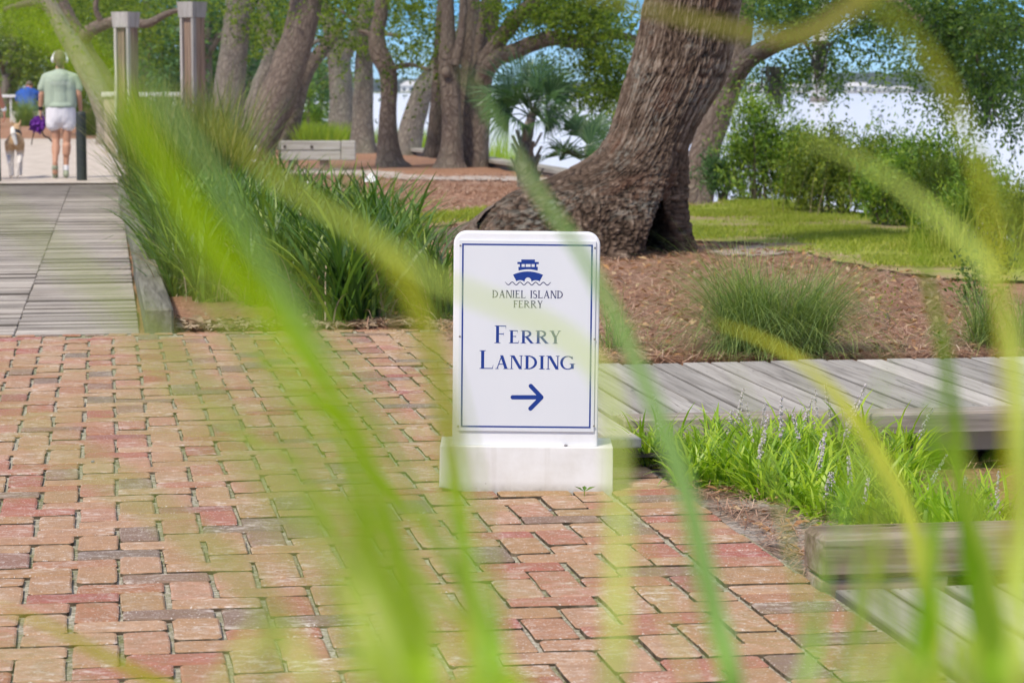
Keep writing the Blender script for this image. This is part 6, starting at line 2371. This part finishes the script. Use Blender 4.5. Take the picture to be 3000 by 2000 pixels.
balls = [((0, .02, 1.60), (.074, .092, .108)), ((0, .07, 1.55), (.055, .06, .07)), ((0, .128, 1.585), (.013, .022, .018)), ((-.076, .015, 1.585), (.014, .022, .032)), ((.076, .015, 1.585), (.014, .022, .032)),
         ((-.05, 0, .93), (.09, .09, .09)), ((.05, 0, .93), (.09, .09, .09)), ((-.03, .108, 1.60), (.014, .010, .009)), ((.03, .108, 1.60), (.014, .010, .009)), ((0, .122, 1.535), (.026, .012, .009))]
link('body', caps(body, balls, .008, 3), M_SKIN, woman)
shirt = [((0, 0, 1.00), (0, 0, 1.15), .15, .14), ((0, 0, 1.15), (0, 0, 1.32), .14, .155), ((-.105, 0, .985), (-.105, 0, 1.30), .115, .115), ((.105, 0, .985), (.105, 0, 1.30), .115, .115),
         ((-.05, 0, 1.375), (-.185, 0, 1.345), .075, .066), ((.05, 0, 1.375), (.185, 0, 1.345), .075, .066), ((-.185, 0, 1.345), (-.248, 0, 1.20), .066, .060), ((.185, 0, 1.345), (.246, -.005, 1.20), .066, .060),
         ((0, .01, 1.36), (0, .015, 1.425), .085, .066)]
link('tee_shirt', caps(shirt, [((0, 0, .965), (.20, .165, .07))], .012, 3, 'tee_shirt'), M_TEE, woman)
shorts = [((-.075, 0, .97), (-.098, .01, .72), .125, .108), ((.075, 0, .97), (.095, .005, .72), .125, .108), ((0, 0, .99), (0, 0, .84), .145, .14), ((-.03, -.02, .96), (-.05, -.01, .80), .13, .12), ((.03, -.02, .96), (.05, -.01, .80), .13, .12)]
link('shorts', caps(shorts, [((0, 0, .985), (.178, .135, .05))], .012, 3, 'shorts'), M_SHORT, woman)
link('hair', caps([((0, -.03, 1.60), (0, -.035, 1.52), .075, .05)], [((0, .0, 1.625), (.082, .092, .098))], .010, 3, 'hair'), M_HAIR, woman)
# headphones: band over the head and two ear cups
hp = [((.094 * math.cos(a), .02, 1.60 + .104 * math.sin(a)), (.094 * math.cos(b), .02, 1.60 + .104 * math.sin(b)), .014, .014) for a, b in [(k * math.pi / 12, (k + 1) * math.pi / 12) for k in range(12)]]
link('headphones', caps(hp, [((-.092, .015, 1.585), (.026, .042, .046)), ((.092, .015, 1.585), (.026, .042, .046))], .008, 2, 'headphones'), M_WHITEP, woman)
for (fx, fy, fz, til) in ((-.088, -.03, .075, R(-50)), (.055, .06, .035, 0)):
    M = Matrix.Translation((fx, fy, fz)) @ Matrix.Rotation(til, 4, 'X')
    P_ = lambda *q: tuple(M @ Vector(q))
    link('shoe', caps([(P_(0, -.09, .0), P_(0, .06, -.008), .044, .040), (P_(0, .06, -.01), P_(.0, .13, -.014), .042, .030), (P_(0, -.07, .03), P_(0, -.05, .055), .040, .040)], (), .009, 2, 'shoe'), M_SHOE, woman)
    link('sock', caps([(P_(0, -.055, .06), P_(0, -.045, .11), .042, .040)], (), .009, 2, 'sock'), M_SOCK, woman)
link('watch', caps([((-.268, .04, .945), (-.270, .045, .925), .033, .033)], (), .008, 1, 'watch'), M_BLACK, woman)
# pale unreadable print across the shoulders
mb = MB()
rp = random.Random(9)
for k in range(11):
    x = -.125 + k * .025
    h_ = rp.choice((.035, .05, .05, .045))
    z0 = 1.245
    yb = -.1555 + .10 * (abs(x) / .16) ** 2.4 * .5
    mb.add([(x - .004, yb - .006, z0), (x + .004, yb - .006, z0), (x + .004, yb - .006, z0 + h_), (x - .004, yb - .006, z0 + h_)], [(0, 1, 2, 3)])
mb.build('shirt_print', M_PRINT, woman)

# crumpled purple lead pouch and the black lead
M_PURPLE = leaf_mat('purple_cloth', [(0.1, (0.10, 0.015, 0.22)), (0.6, (0.20, 0.035, 0.38)), (1.0, (0.34, 0.09, 0.52))], .2, .6, (1, 1, 1), scale=30)
bm = bmesh.new()
bmesh.ops.create_icosphere(bm, subdivisions=4, radius=1)
for v in bm.verts:
    n_ = v.co.copy()
    q = vnoise(np.array([n_.x * 4 + 7]), np.array([n_.z * 4 + n_.y * 3]), 3)[0] + .6 * vnoise(np.array([n_.x * 9]), np.array([n_.z * 9 + n_.y * 7]), 4)[0]
    v.co = Vector((n_.x * .080, n_.y * .05, n_.z * .10)) * (.25 + .95 * q)
    v.co = Matrix.Rotation(R(35), 3, 'Y') @ v.co
me = bpy.data.meshes.new('purple_pouch')
bm.to_mesh(me)
bm.free()
pouch = link('purple_pouch', me, M_PURPLE)
pouch.location = (woman.location.x - .305, WY + .03, .715)
tag(pouch, 'crumpled purple pouch hanging from the walking woman\'s left hand', 'pouch')


def rope(name, pts, r_, mat, parent=None):
    V, f, uv = tube([(*p, r_) for p in pts], 7, 6, 0, 1)
    return link(name, mesh_np(name, V, f, True), mat, parent)


wx = woman.location.x
dogx = wx - .557
rp_ = rope('dog_lead', [(wx - .272, WY + .055, .83), (wx - .245, WY + .055, .77), (wx - .262, WY + .04, .70), (wx - .30, WY + .08, .69), (wx - .37, WY + .2, .66), (wx - .44, WY + .35, .52), (wx - .475, WY + .45, .44)], .007, M_BLACK)
tag(rp_, 'black dog lead running from the woman\'s hand to the dog', 'dog lead')
rp_ = rope('lead_tail', [(wx - .255, WY + .03, .79), (wx - .31, WY + .02, .815), (wx - .30, WY + .02, .74), (wx - .245, WY + .02, .60), (wx - .215, WY + .02, .555), (wx - .17, WY + .03, .535), (wx - .13, WY + .04, .49), (wx - .11, WY + .05, .475)], .010, M_BLACK)
tag(rp_, 'loose black strap end dangling from the woman\'s left hand', 'strap')

# ---- dog, seen from behind, walking away
t = NT('dog_coat')
P = t.coord('Object')
sx = t.node('ShaderNodeSeparateXYZ')
t.l.new(P, sx.inputs[0])
tan = t.ramp(t.math('ADD', sx.outputs[2], t.math('MULTIPLY', t.noise(P, 9, 3), .12)), [(0.36, 0.0), (0.42, 1.0)])
c = t.mix(tan, (0.62, 0.58, 0.54), t.ramp(t.noise(P, 30, 4), [(0.35, (0.34, 0.21, 0.11)), (0.65, (0.52, 0.37, 0.22))]))
M_DOG = t.fin(c, 0.85, 0.15)
M_DOGW = plain('white_fur', (0.70, 0.68, 0.63), 0.9, 0.1, .1, 40)
dog = empty('dog', (dogx, WY - .25, .03))
dog.rotation_euler = (0, 0, TH)
tag(dog, 'tan and white dog walking away with its white tail raised', 'dog')
db = [((0, .0, .47), (0, .30, .445), .085, .080), ((0, .30, .44), (0, .56, .45), .082, .105), ((0, .56, .46), (0, .70, .56), .085, .062), ((0, .70, .57), (0, .77, .63), .062, .060), ((0, .77, .62), (0, .90, .585), .050, .028),
      # hind legs: thigh, knee forward, hock back, shank, paw
      ((-.062, .02, .44), (-.075, .10, .30), .068, .046), ((-.075, .10, .30), (-.072, -.03, .19), .040, .024), ((-.072, -.03, .19), (-.060, -.005, .045), .022, .018), ((-.060, -.005, .035), (-.060, .045, .02), .022, .020),
      ((.062, .02, .44), (.070, .07, .29), .068, .046), ((.070, .07, .29), (.055, -.09, .19), .040, .024), ((.055, -.09, .19), (.030, -.08, .045), .022, .018), ((.030, -.08, .035), (.030, -.03, .02), .022, .020),
      # front legs
      ((-.06, .58, .40), (-.058, .56, .22), .042, .028), ((-.058, .56, .22), (-.052, .54, .04), .024, .018), ((-.052, .54, .03), (-.052, .58, .02), .021, .019),
      ((.06, .58, .40), (.058, .64, .24), .042, .028), ((.058, .64, .24), (.05, .66, .04), .024, .018), ((.05, .66, .03), (.05, .70, .02), .021, .019)]
ears = [((-.045, .745, .68), (-.062, .735, .735), .022, .008), ((.045, .745, .68), (.062, .735, .735), .022, .008)]
link('body', caps(db + ears, [((0, .02, .47), (.10, .10, .10))], .010, 3), M_DOG, dog)
link('tail', caps([((0, -.07, .50), (-.012, -.12, .575), .024, .036), ((-.012, -.12, .575), (-.02, -.07, .635), .036, .028), ((-.005, -.115, .54), (.022, -.11, .44), .030, .024)], (), .008, 2, 'tail'), M_DOGW, dog)
link('collar', caps([((0, .655, .535), (0, .668, .546), .076, .074)], (), .010, 1, 'collar'), M_BLACK, dog)

# ---- seated person in blue, back turned
BY_ = 73.0
q = pt(79, 290, BY_)
sit = empty('person', (q.x, BY_, .2))
sit.scale = (1.15, 1.1, 1.06)
tag(sit, 'person in a blue shirt sitting hunched with back turned beside the railing', 'person')
zb = .62
M_BLUET = plain('blue_shirt', (0.035, 0.10, 0.36), 0.9, 0.15, .15, 9)
M_TEAL = plain('teal_trousers', (0.14, 0.33, 0.42), 0.9, 0.15, .1, 9)
sb = .50
bodyp = [((0, 0, sb), (0, .10, sb + .30), .14, .15), ((0, .10, sb + .3), (0, .22, sb + .42), .14, .10), ((0, .22, sb + .42), (0, .33, sb + .47), .06, .055),
         ((-.12, .16, sb + .38), (-.22, .2, sb + .33), .07, .06), ((.12, .16, sb + .38), (.22, .2, sb + .33), .07, .06), ((-.22, .2, sb + .33), (-.28, .2, sb + .08), .055, .042), ((.22, .2, sb + .33), (.30, .2, sb + .10), .055, .042), ((-.28, .2, sb + .08), (-.20, .42, sb + .0), .042, .03), ((.30, .2, sb + .1), (.20, .42, sb + .0), .042, .03),
         ((-.09, 0, sb - .04), (-.12, .42, sb - .02), .10, .07), ((.09, 0, sb - .04), (.12, .42, sb - .02), .10, .07), ((-.12, .42, sb - .02), (-.12, .40, .09), .066, .042), ((.12, .42, sb - .02), (.12, .40, .09), .066, .042), ((-.12, .38, .05), (-.12, .54, .04), .045, .04), ((.12, .38, .05), (.12, .54, .04), .045, .04)]
bodyp += hand((-.20, .42, sb), (.5, .8, -.2), 1) + hand((.20, .42, sb), (-.5, .8, -.2), -1)
link('body', caps(bodyp, [((0, .36, sb + .545), (.075, .095, .105)), ((0, .47, sb + .53), (.012, .02, .018)), ((-.078, .36, sb + .54), (.012, .02, .03)), ((.078, .36, sb + .54), (.012, .02, .03))], .010, 3), M_SKINR, sit)
link('blue_shirt', caps([((0, -.01, sb + .02), (0, .09, sb + .30), .185, .185), ((-.10, .0, sb + .02), (-.12, .10, sb + .28), .14, .13), ((.10, .0, sb + .02), (.12, .10, sb + .28), .14, .13), ((0, .1, sb + .3), (0, .2, sb + .41), .15, .10), ((-.12, .14, sb + .36), (-.235, .19, sb + .30), .095, .085), ((.12, .14, sb + .36), (.235, .19, sb + .30), .095, .085), ((-.235, .19, sb + .3), (-.275, .2, sb + .14), .08, .07), ((.235, .19, sb + .3), (.29, .2, sb + .14), .08, .07)], (), .012, 3, 'blue_shirt'), M_BLUET, sit)
link('trousers', caps([((-.09, -.02, sb - .05), (-.12, .42, sb - .03), .125, .09), ((.09, -.02, sb - .05), (.12, .42, sb - .03), .125, .09), ((-.12, .42, sb - .03), (-.12, .40, .14), .085, .07), ((.12, .42, sb - .03), (.12, .40, .14), .085, .07)], [((0, 0, sb - .04), (.2, .15, .1))], .012, 3, 'trousers'), M_TEAL, sit)
link('hair', caps([], [((0, .35, sb + .575), (.08, .095, .085))], .01, 2, 'hair'), M_HAIR, sit)
# the block it sits on
o = MB().box(-.45, .45, -.18, .20, -.25, sb - .165, .015).build('stone_block', M_WCAP)
o.location = (q.x, BY_, .2)
tag(o, 'pale block seat under the person in blue', 'seat')

# ---- walker mostly outside the picture at the left: arm with a pale wrist band
AY = 31.9
q = pt(-62, 530, AY)
wk = empty('person', (q.x, AY, .02))
wk.rotation_euler = (0, 0, TH)
tag(wk, 'person cut by the left picture edge with a bare sunburnt arm and wrist band', 'person')
M_PINK = plain('pink_top', (0.60, 0.30, 0.30), 0.9, 0.15, .1, 9)
M_DARKC = plain('dark_shorts', (0.05, 0.055, 0.07), 0.9, 0.15, .2, 9)
W_ = (.335, .05, .87)
wb = [((0, 0, .95), (0, 0, 1.30), .13, .15), ((-.07, 0, 1.33), (-.20, 0, 1.36), .075, .06), ((.07, 0, 1.33), (.20, 0, 1.36), .075, .06), ((0, .01, 1.36), (0, .02, 1.48), .06, .055),
      ((.205, 0, 1.35), (.255, -.03, 1.11), .056, .044), ((.255, -.03, 1.11), W_, .044, .028), ((-.205, 0, 1.35), (-.25, .02, 1.10), .056, .044), ((-.25, .02, 1.10), (-.27, .14, .88), .044, .028),
      ((-.09, 0, .9), (-.085, .12, .5), .095, .058), ((-.085, .12, .5), (-.08, .10, .1), .055, .037), ((-.08, .08, .05), (-.08, .24, .04), .042, .036), ((.09, 0, .9), (.08, -.06, .5), .095, .058), ((.08, -.06, .5), (.075, -.22, .14), .055, .037), ((.075, -.22, .09), (.075, -.08, .04), .042, .036)]
wb += hand(W_, (.05, .1, -1), -1) + hand((-.27, .14, .88), (0, .2, -1), 1)
link('body', caps(wb, [((0, .02, 1.58), (.075, .094, .11)), ((0, .13, 1.57), (.012, .02, .018)), ((-.077, .015, 1.565), (.013, .022, .03)), ((.077, .015, 1.565), (.013, .022, .03))], .009, 3), M_SKINR, wk)
link('tank_top', caps([((0, 0, .98), (0, 0, 1.28), .155, .165), ((-.08, 0, .98), (-.09, 0, 1.28), .12, .12), ((.08, 0, .98), (.09, 0, 1.28), .12, .12), ((-.06, 0, 1.32), (-.12, 0, 1.36), .085, .07), ((.06, 0, 1.32), (.12, 0, 1.36), .085, .07)], (), .012, 3, 'tank_top'), M_PINK, wk)
link('shorts', caps([((-.09, 0, .95), (-.09, .05, .68), .125, .11), ((.09, 0, .95), (.088, -.03, .68), .125, .11), ((0, 0, .97), (0, 0, .86), .14, .12)], (), .012, 3, 'shorts'), M_DARKC, wk)
link('hair', caps([], [((0, .0, 1.61), (.083, .095, .098))], .01, 2, 'hair'), M_HAIR, wk)
link('wrist_band', caps([((.327, .042, .90), (.332, .046, .885), .035, .035)], (), .008, 1, 'wrist_band'), M_WHITEP, wk)

# ================================================================== TALL GRASS RIGHT IN FRONT
def blade_mat(name, base, edge, trans, tipc=None):
    t = NT(name)
    P = t.coord('UV')
    s = t.node('ShaderNodeSeparateXYZ')
    t.l.new(P, s.inputs[0])
    lines = t.noise(t.coord('UV', (60, 1.5, 1)), 1.0, 3)
    c = t.mix(t.math('MULTIPLY', lines, .6), base, edge)
    if tipc: c = t.mix(t.ramp(s.outputs[1], [(0.55, 0.0), (1.0, 1.0)]), c, tipc)
    t.fin(c, .6, .15)
    tr = t.node('ShaderNodeBsdfTranslucent')
    t.set(tr.inputs['Color'], t.mix(1.0, c, (1.15, 1.2, .75), 'MULTIPLY'))
    ms = t.node('ShaderNodeMixShader')
    ms.inputs[0].default_value = trans
    t.l.new(t.b.outputs[0], ms.inputs[1])
    t.l.new(tr.outputs[0], ms.inputs[2])
    t.l.new(ms.outputs[0], t.out.inputs['Surface'])
    return t.m


M_BL = {
    'lime': blade_mat('lime_blade', (0.36, 0.57, 0.006), (0.46, 0.66, 0.015), .52),
    'green': blade_mat('green_blade', (0.20, 0.40, 0.010), (0.29, 0.50, 0.03), .42),
    'mint': blade_mat('mint_blade', (0.34, 0.56, 0.16), (0.42, 0.63, 0.22), .42),
    'pale': blade_mat('pale_blade', (0.48, 0.60, 0.11), (0.56, 0.66, 0.18), .45),
    'yellow': blade_mat('yellow_blade', (0.58, 0.55, 0.02), (0.66, 0.60, 0.05), .45),
    'olive': blade_mat('olive_blade', (0.42, 0.52, 0.05), (0.52, 0.60, 0.10), .45, (0.52, 0.52, 0.05)),
    'olived': blade_mat('old_olive_blade', (0.15, 0.145, 0.02), (0.21, 0.20, 0.035), .3),
    'limey': blade_mat('lime_tan_blade', (0.36, 0.54, 0.05), (0.46, 0.62, 0.11), .45, (0.52, 0.62, 0.10)),
}
K = 3000 / 2352


WK = 1.0


def front_blade(root, pts, ys, wpx, mat, seed, tip=True):
    """pts: photo positions (2352 wide) from the root side to the tip, ys: distance at both ends, wpx: width in photo pixels"""
    r = random.Random(seed)
    n = len(pts)
    ys = (ys[0] * .58, ys[1] * .58)
    wpx *= WK
    P = []
    for i, (px, py) in enumerate(pts):
        f = i / (n - 1)
        y = ys[0] + (ys[1] - ys[0]) * f
        P.append(pt(px * K, py * K, y))
    # carry the blade on down to the soil
    d = (P[0] - P[1]).normalized()
    foot = root.location + Vector((r.uniform(-.05, .05), r.uniform(-.05, .05), 0))
    m1 = P[0] + d * .10
    m1 = m1.lerp(Vector((foot.x, foot.y, m1.z)), .25)
    m2 = m1.lerp(foot, .5) + Vector((0, 0, .04))
    P = [foot, m2, m1] + P
    c = catmull([(*p, 0) for p in P], 8)[:, :3]
    T = np.gradient(c, axis=0)
    T /= np.linalg.norm(T, axis=1)[:, None]
    w = wpx * K * pxm((ys[0] + ys[1]) / 2)
    N = len(c)
    ln = np.concatenate([[0], np.cumsum(np.linalg.norm(np.diff(c, axis=0), axis=1))])
    ln /= ln[-1]
    V, UV = [], []
    view = np.array([0.0, 1.0, -.12])
    for i in range(N):
        s = np.cross(T[i], view)
        s /= np.linalg.norm(s)
        tw = .5 * math.sin(seed + ln[i] * 2.6)
        nn = np.cross(s, T[i])
        s = s * math.cos(tw) + nn * math.sin(tw)
        nn = np.cross(s, T[i])
        ww = w * (1.0 if not tip else min(1, (1 - ln[i]) * 5 + .03) ** .7) * (.38 + .62 * min(1, ln[i] * 1.9))
        V += [c[i] - s * ww / 2, c[i] - nn * ww * .10, c[i] + s * ww / 2]
        UV += [(0, ln[i]), (.5, ln[i]), (1, ln[i])]
    f, uv = [], []
    for i in range(N - 1):
        for k in range(2):
            q = (i * 3 + k, i * 3 + k + 1, i * 3 + k + 4, i * 3 + k + 3)
            f.append(q)
            uv += [UV[j] for j in q]
    me = mesh_np('blade', np.array(V), np.array(f), True, np.array(uv))
    o = link('blade', me, M_BL[mat], root)
    o.matrix_parent_inverse = Matrix.Translation(-root.location)
    return o


g1 = empty('tall_grass_plant', (.02, 1.25, -.02))
tag(g1, 'blurred tall grass plant close in front, long blades arching left over the bricks', 'grass plant', 'tall grass plants close to the viewer')
g2 = empty('tall_grass_plant', (.30, 1.45, -.02))
tag(g2, 'blurred tall grass plant close in front with upright blades at the lower right', 'grass plant', 'tall grass plants close to the viewer')
g3 = empty('tall_grass_plant', (-.33, 1.1, -.02))
tag(g3, 'blurred tall grass plant close in front whose yellow tip shows at the lower left', 'grass plant', 'tall grass plants close to the viewer')
BL = [
    # big lime blade from the lower middle to the upper left corner
    (g1, [(990, 1640), (960, 1500), (900, 1250), (840, 1060), (740, 880), (640, 740), (520, 590), (410, 430), (300, 260), (190, 130), (60, 40), (-80, -20)], (1.05, .74), 112, 'lime'),
    (g1, [(1010, 1660), (930, 1360), (860, 1130), (780, 930), (690, 740), (600, 590), (520, 450), (440, 330), (370, 230), (310, 150), (240, 60)], (1.25, 1.0), 64, 'mint'),
    (g1, [(1120, 1640), (1080, 1400), (1060, 1210), (1040, 1040), (1010, 880), (970, 740), (930, 640), (860, 560), (760, 490), (640, 410), (540, 330), (470, 260)], (1.45, 1.15), 62, 'olive'),
    (g1, [(1150, 1640), (1120, 1480), (1085, 1300), (1060, 1150), (1040, 1020)], (1.2, 1.35), 82, 'green'),
    (g1, [(1400, 1640), (1420, 1200), (1400, 900), (1330, 800), (1240, 740), (1120, 690), (1000, 640), (900, 572), (800, 512), (700, 460), (600, 400)], (1.0, 1.15), 52, 'pale'),
    (g1, [(1690, 1640), (1640, 1400), (1590, 1180), (1530, 1000), (1460, 830), (1390, 680), (1320, 560), (1250, 460), (1180, 350), (1120, 250), (1062, 160)], (1.62, 1.5), 64, 'mint'),
    (g1, [(980, 1660), (820, 1330), (640, 1100), (480, 930), (330, 780), (160, 620), (0, 500), (-120, 430)], (.84, .74), 62, 'pale'),
    (g1, [(900, 1640), (780, 1300), (700, 1060), (600, 860), (520, 700), (430, 520), (350, 380), (280, 290)], (.95, .85), 74, 'lime'),
    (g1, [(1050, 1650), (1010, 1400), (990, 1200), (965, 1050)], (.85, .85), 60, 'pale'),
    (g1, [(1600, 1640), (1540, 1440), (1480, 1270), (1430, 1120), (1410, 1040)], (1.2, 1.2), 30, 'pale'),
    (g1, [(1680, 1640), (1640, 1480), (1590, 1300), (1560, 1150)], (1.35, 1.3), 34, 'green'),
    (g2, [(2150, 1640), (2140, 1450), (2110, 1260), (2060, 1120), (1990, 1000), (1920, 905), (1840, 832), (1740, 775), (1642, 742)], (1.75, 1.95), 56, 'olive'),
    (g2, [(2290, 1640), (2255, 1450), (2225, 1250), (2200, 1060), (2185, 920), (2165, 790), (2140, 680), (2115, 580), (2100, 480)], (1.7, 1.55), 74, 'green'),
    (g2, [(2340, 1640), (2300, 1480), (2250, 1280), (2200, 1120), (2150, 1000), (2090, 920)], (1.6, 1.5), 74, 'green'),
    (g2, [(2120, 1640), (2125, 1480), (2140, 1320), (2150, 1180), (2140, 1040), (2145, 930), (2150, 870)], (1.5, 1.45), 92, 'green'),
    (g2, [(2260, 1660), (2180, 1400), (2100, 1200), (2010, 1080), (1900, 930), (1840, 840)], (1.05, 1.0), 52, 'pale'),
    (g2, [(1960, 1640), (1970, 1500), (1965, 1380), (1950, 1250), (1900, 1120)], (1.55, 1.5), 46, 'mint'),
    (g2, [(1960, 1640), (1985, 1460), (2010, 1320), (2040, 1180), (2060, 1060)], (1.35, 1.3), 38, 'limey'),
    (g2, [(1840, 1640), (1870, 1480), (1890, 1330), (1930, 1200), (1990, 1080)], (1.15, 1.1), 46, 'mint'),
    (g2, [(2330, 1660), (2280, 1500), (2240, 1330), (2235, 1180), (2280, 1080), (2340, 1000)], (1.2, 1.1), 60, 'green'),
    (g2, [(2200, 1640), (2190, 1540), (2180, 1400)], (1.35, 1.35), 44, 'yellow'),
    (g2, [(2330, 1640), (2350, 1300), (2350, 1000), (2330, 800), (2270, 620), (2180, 520), (2070, 430), (1960, 362), (1850, 315)], (1.15, 1.35), 56, 'pale'),
    (g2, [(2480, 1400), (2470, 1000), (2420, 720), (2352, 560), (2290, 430), (2220, 310), (2160, 190), (2090, 80), (2010, -10), (1930, -60)], (1.1, .95), 40, 'limey'),
    (g2, [(2500, 1300), (2480, 1000), (2400, 760), (2340, 640), (2290, 540), (2250, 440)], (.9, .9), 32, 'pale'),
    (g2, [(2300, 1660), (2330, 1400), (2300, 700), (2230, 330), (2140, 130), (2040, 40), (1960, -40)], (1.2, 1.1), 46, 'yellow'),
    (g3, [(520, 1680), (430, 1600), (330, 1550), (230, 1500), (120, 1440), (30, 1405), (-30, 1385)], (2.0, 1.8), 46, 'yellow'),
    (g3, [(420, 1700), (230, 1610), (100, 1540), (-20, 1480), (-120, 1440)], (.8, .75), 60, 'pale'),
    (g2, [(2560, 1400), (2640, 700), (2620, 200), (2520, -120), (2320, -230), (2120, -130), (1950, 20), (1820, 84), (1680, 66), (1540, 34), (1420, 4), (1330, -14)], (1.5, 1.5), 112, 'olived'),
    (g1, [(1010, 1680), (900, 1420), (760, 1180), (620, 1010), (470, 860), (300, 700), (120, 560), (-60, 430)], (1.0, .82), 52, 'pale'),
    (g1, [(960, 1680), (880, 1380), (800, 1130), (720, 960), (640, 830), (570, 720)], (1.3, 1.1), 66, 'lime'),
    (g1, [(830, 1700), (640, 1420), (470, 1250), (300, 1130), (120, 1010), (-40, 920)], (.9, .75), 80, 'pale'),
    (g2, [(2080, 1680), (2110, 1420), (2130, 1250), (2150, 1120)], (1.3, 1.25), 70, 'green'),
    (g2, [(2380, 1600), (2330, 1420), (2270, 1240), (2210, 1080), (2180, 960)], (1.0, 1.0), 84, 'limey'),
    (g2, [(2020, 1680), (2050, 1500), (2080, 1350), (2090, 1230)], (1.0, 1.0), 60, 'pale'),
]
rq = random.Random(77)
for k in range(22):                                    # thin blades of the same fans
    x0 = rq.uniform(880, 1180) if k < 9 else rq.uniform(1860, 2260)
    dx, top = (rq.uniform(-900, -260), rq.uniform(250, 950)) if k < 9 else (rq.uniform(-260, 200), rq.uniform(760, 1250))
    pts_ = [(x0 + dx * t_ ** 1.5, 1640 + (top - 1640) * (t_ - .12 * t_ * t_) / .88) for t_ in [i / 7 for i in range(8)]]
    y_ = rq.uniform(1.0, 1.7)
    BL.append((g1 if k < 9 else g2, pts_, (y_, y_ * .92), rq.uniform(16, 30), rq.choice(('pale', 'mint', 'lime', 'green', 'limey'))))
for k in range(12):                                    # the closest blades, blown into pale veils
    lf_ = k < 8
    x0 = rq.uniform(760, 1080) if lf_ else rq.uniform(1950, 2300)
    dx, top = (rq.uniform(-1000, -450), rq.uniform(380, 900)) if lf_ else (rq.uniform(-200, 160), rq.uniform(850, 1150))
    pts_ = [(x0 + dx * t_ ** 1.4, 1660 + (top - 1660) * (t_ - .15 * t_ * t_) / .85) for t_ in [i / 7 for i in range(8)]]
    y_ = rq.uniform(.78, 1.0)
    BL.append((g1 if lf_ else g2, pts_, (y_, y_ * .86), rq.uniform(30, 48), rq.choice(('pale', 'pale', 'limey', 'lime'))))
for k, (g, p_, ys, w_, m_) in enumerate(BL): front_blade(g, p_, ys, w_, m_, k * 1.7)
o = MB().box(-.9, 1.2, .4, 1.9, -.2, -.015, .01).build('front_bed', M_STRAW)
tag(o, 'planted ground under the tall grass', kind='structure')

# ================================================================== AIR
t = bpy.data.materials.new('haze_air')
t.use_nodes = True
t.node_tree.nodes.clear()
ho = t.node_tree.nodes.new('ShaderNodeOutputMaterial')
hv = t.node_tree.nodes.new('ShaderNodeVolumePrincipled')
hv.inputs['Color'].default_value = (0.80, 0.88, 1.0, 1)
hv.inputs['Density'].default_value = 0.00013
t.node_tree.links.new(hv.outputs[0], ho.inputs['Volume'])
hz = MB().box(-1500, 1500, -100, 3100, -6, 48).build('haze', t)
tag(hz, 'thin pale haze over the river', kind='stuff')
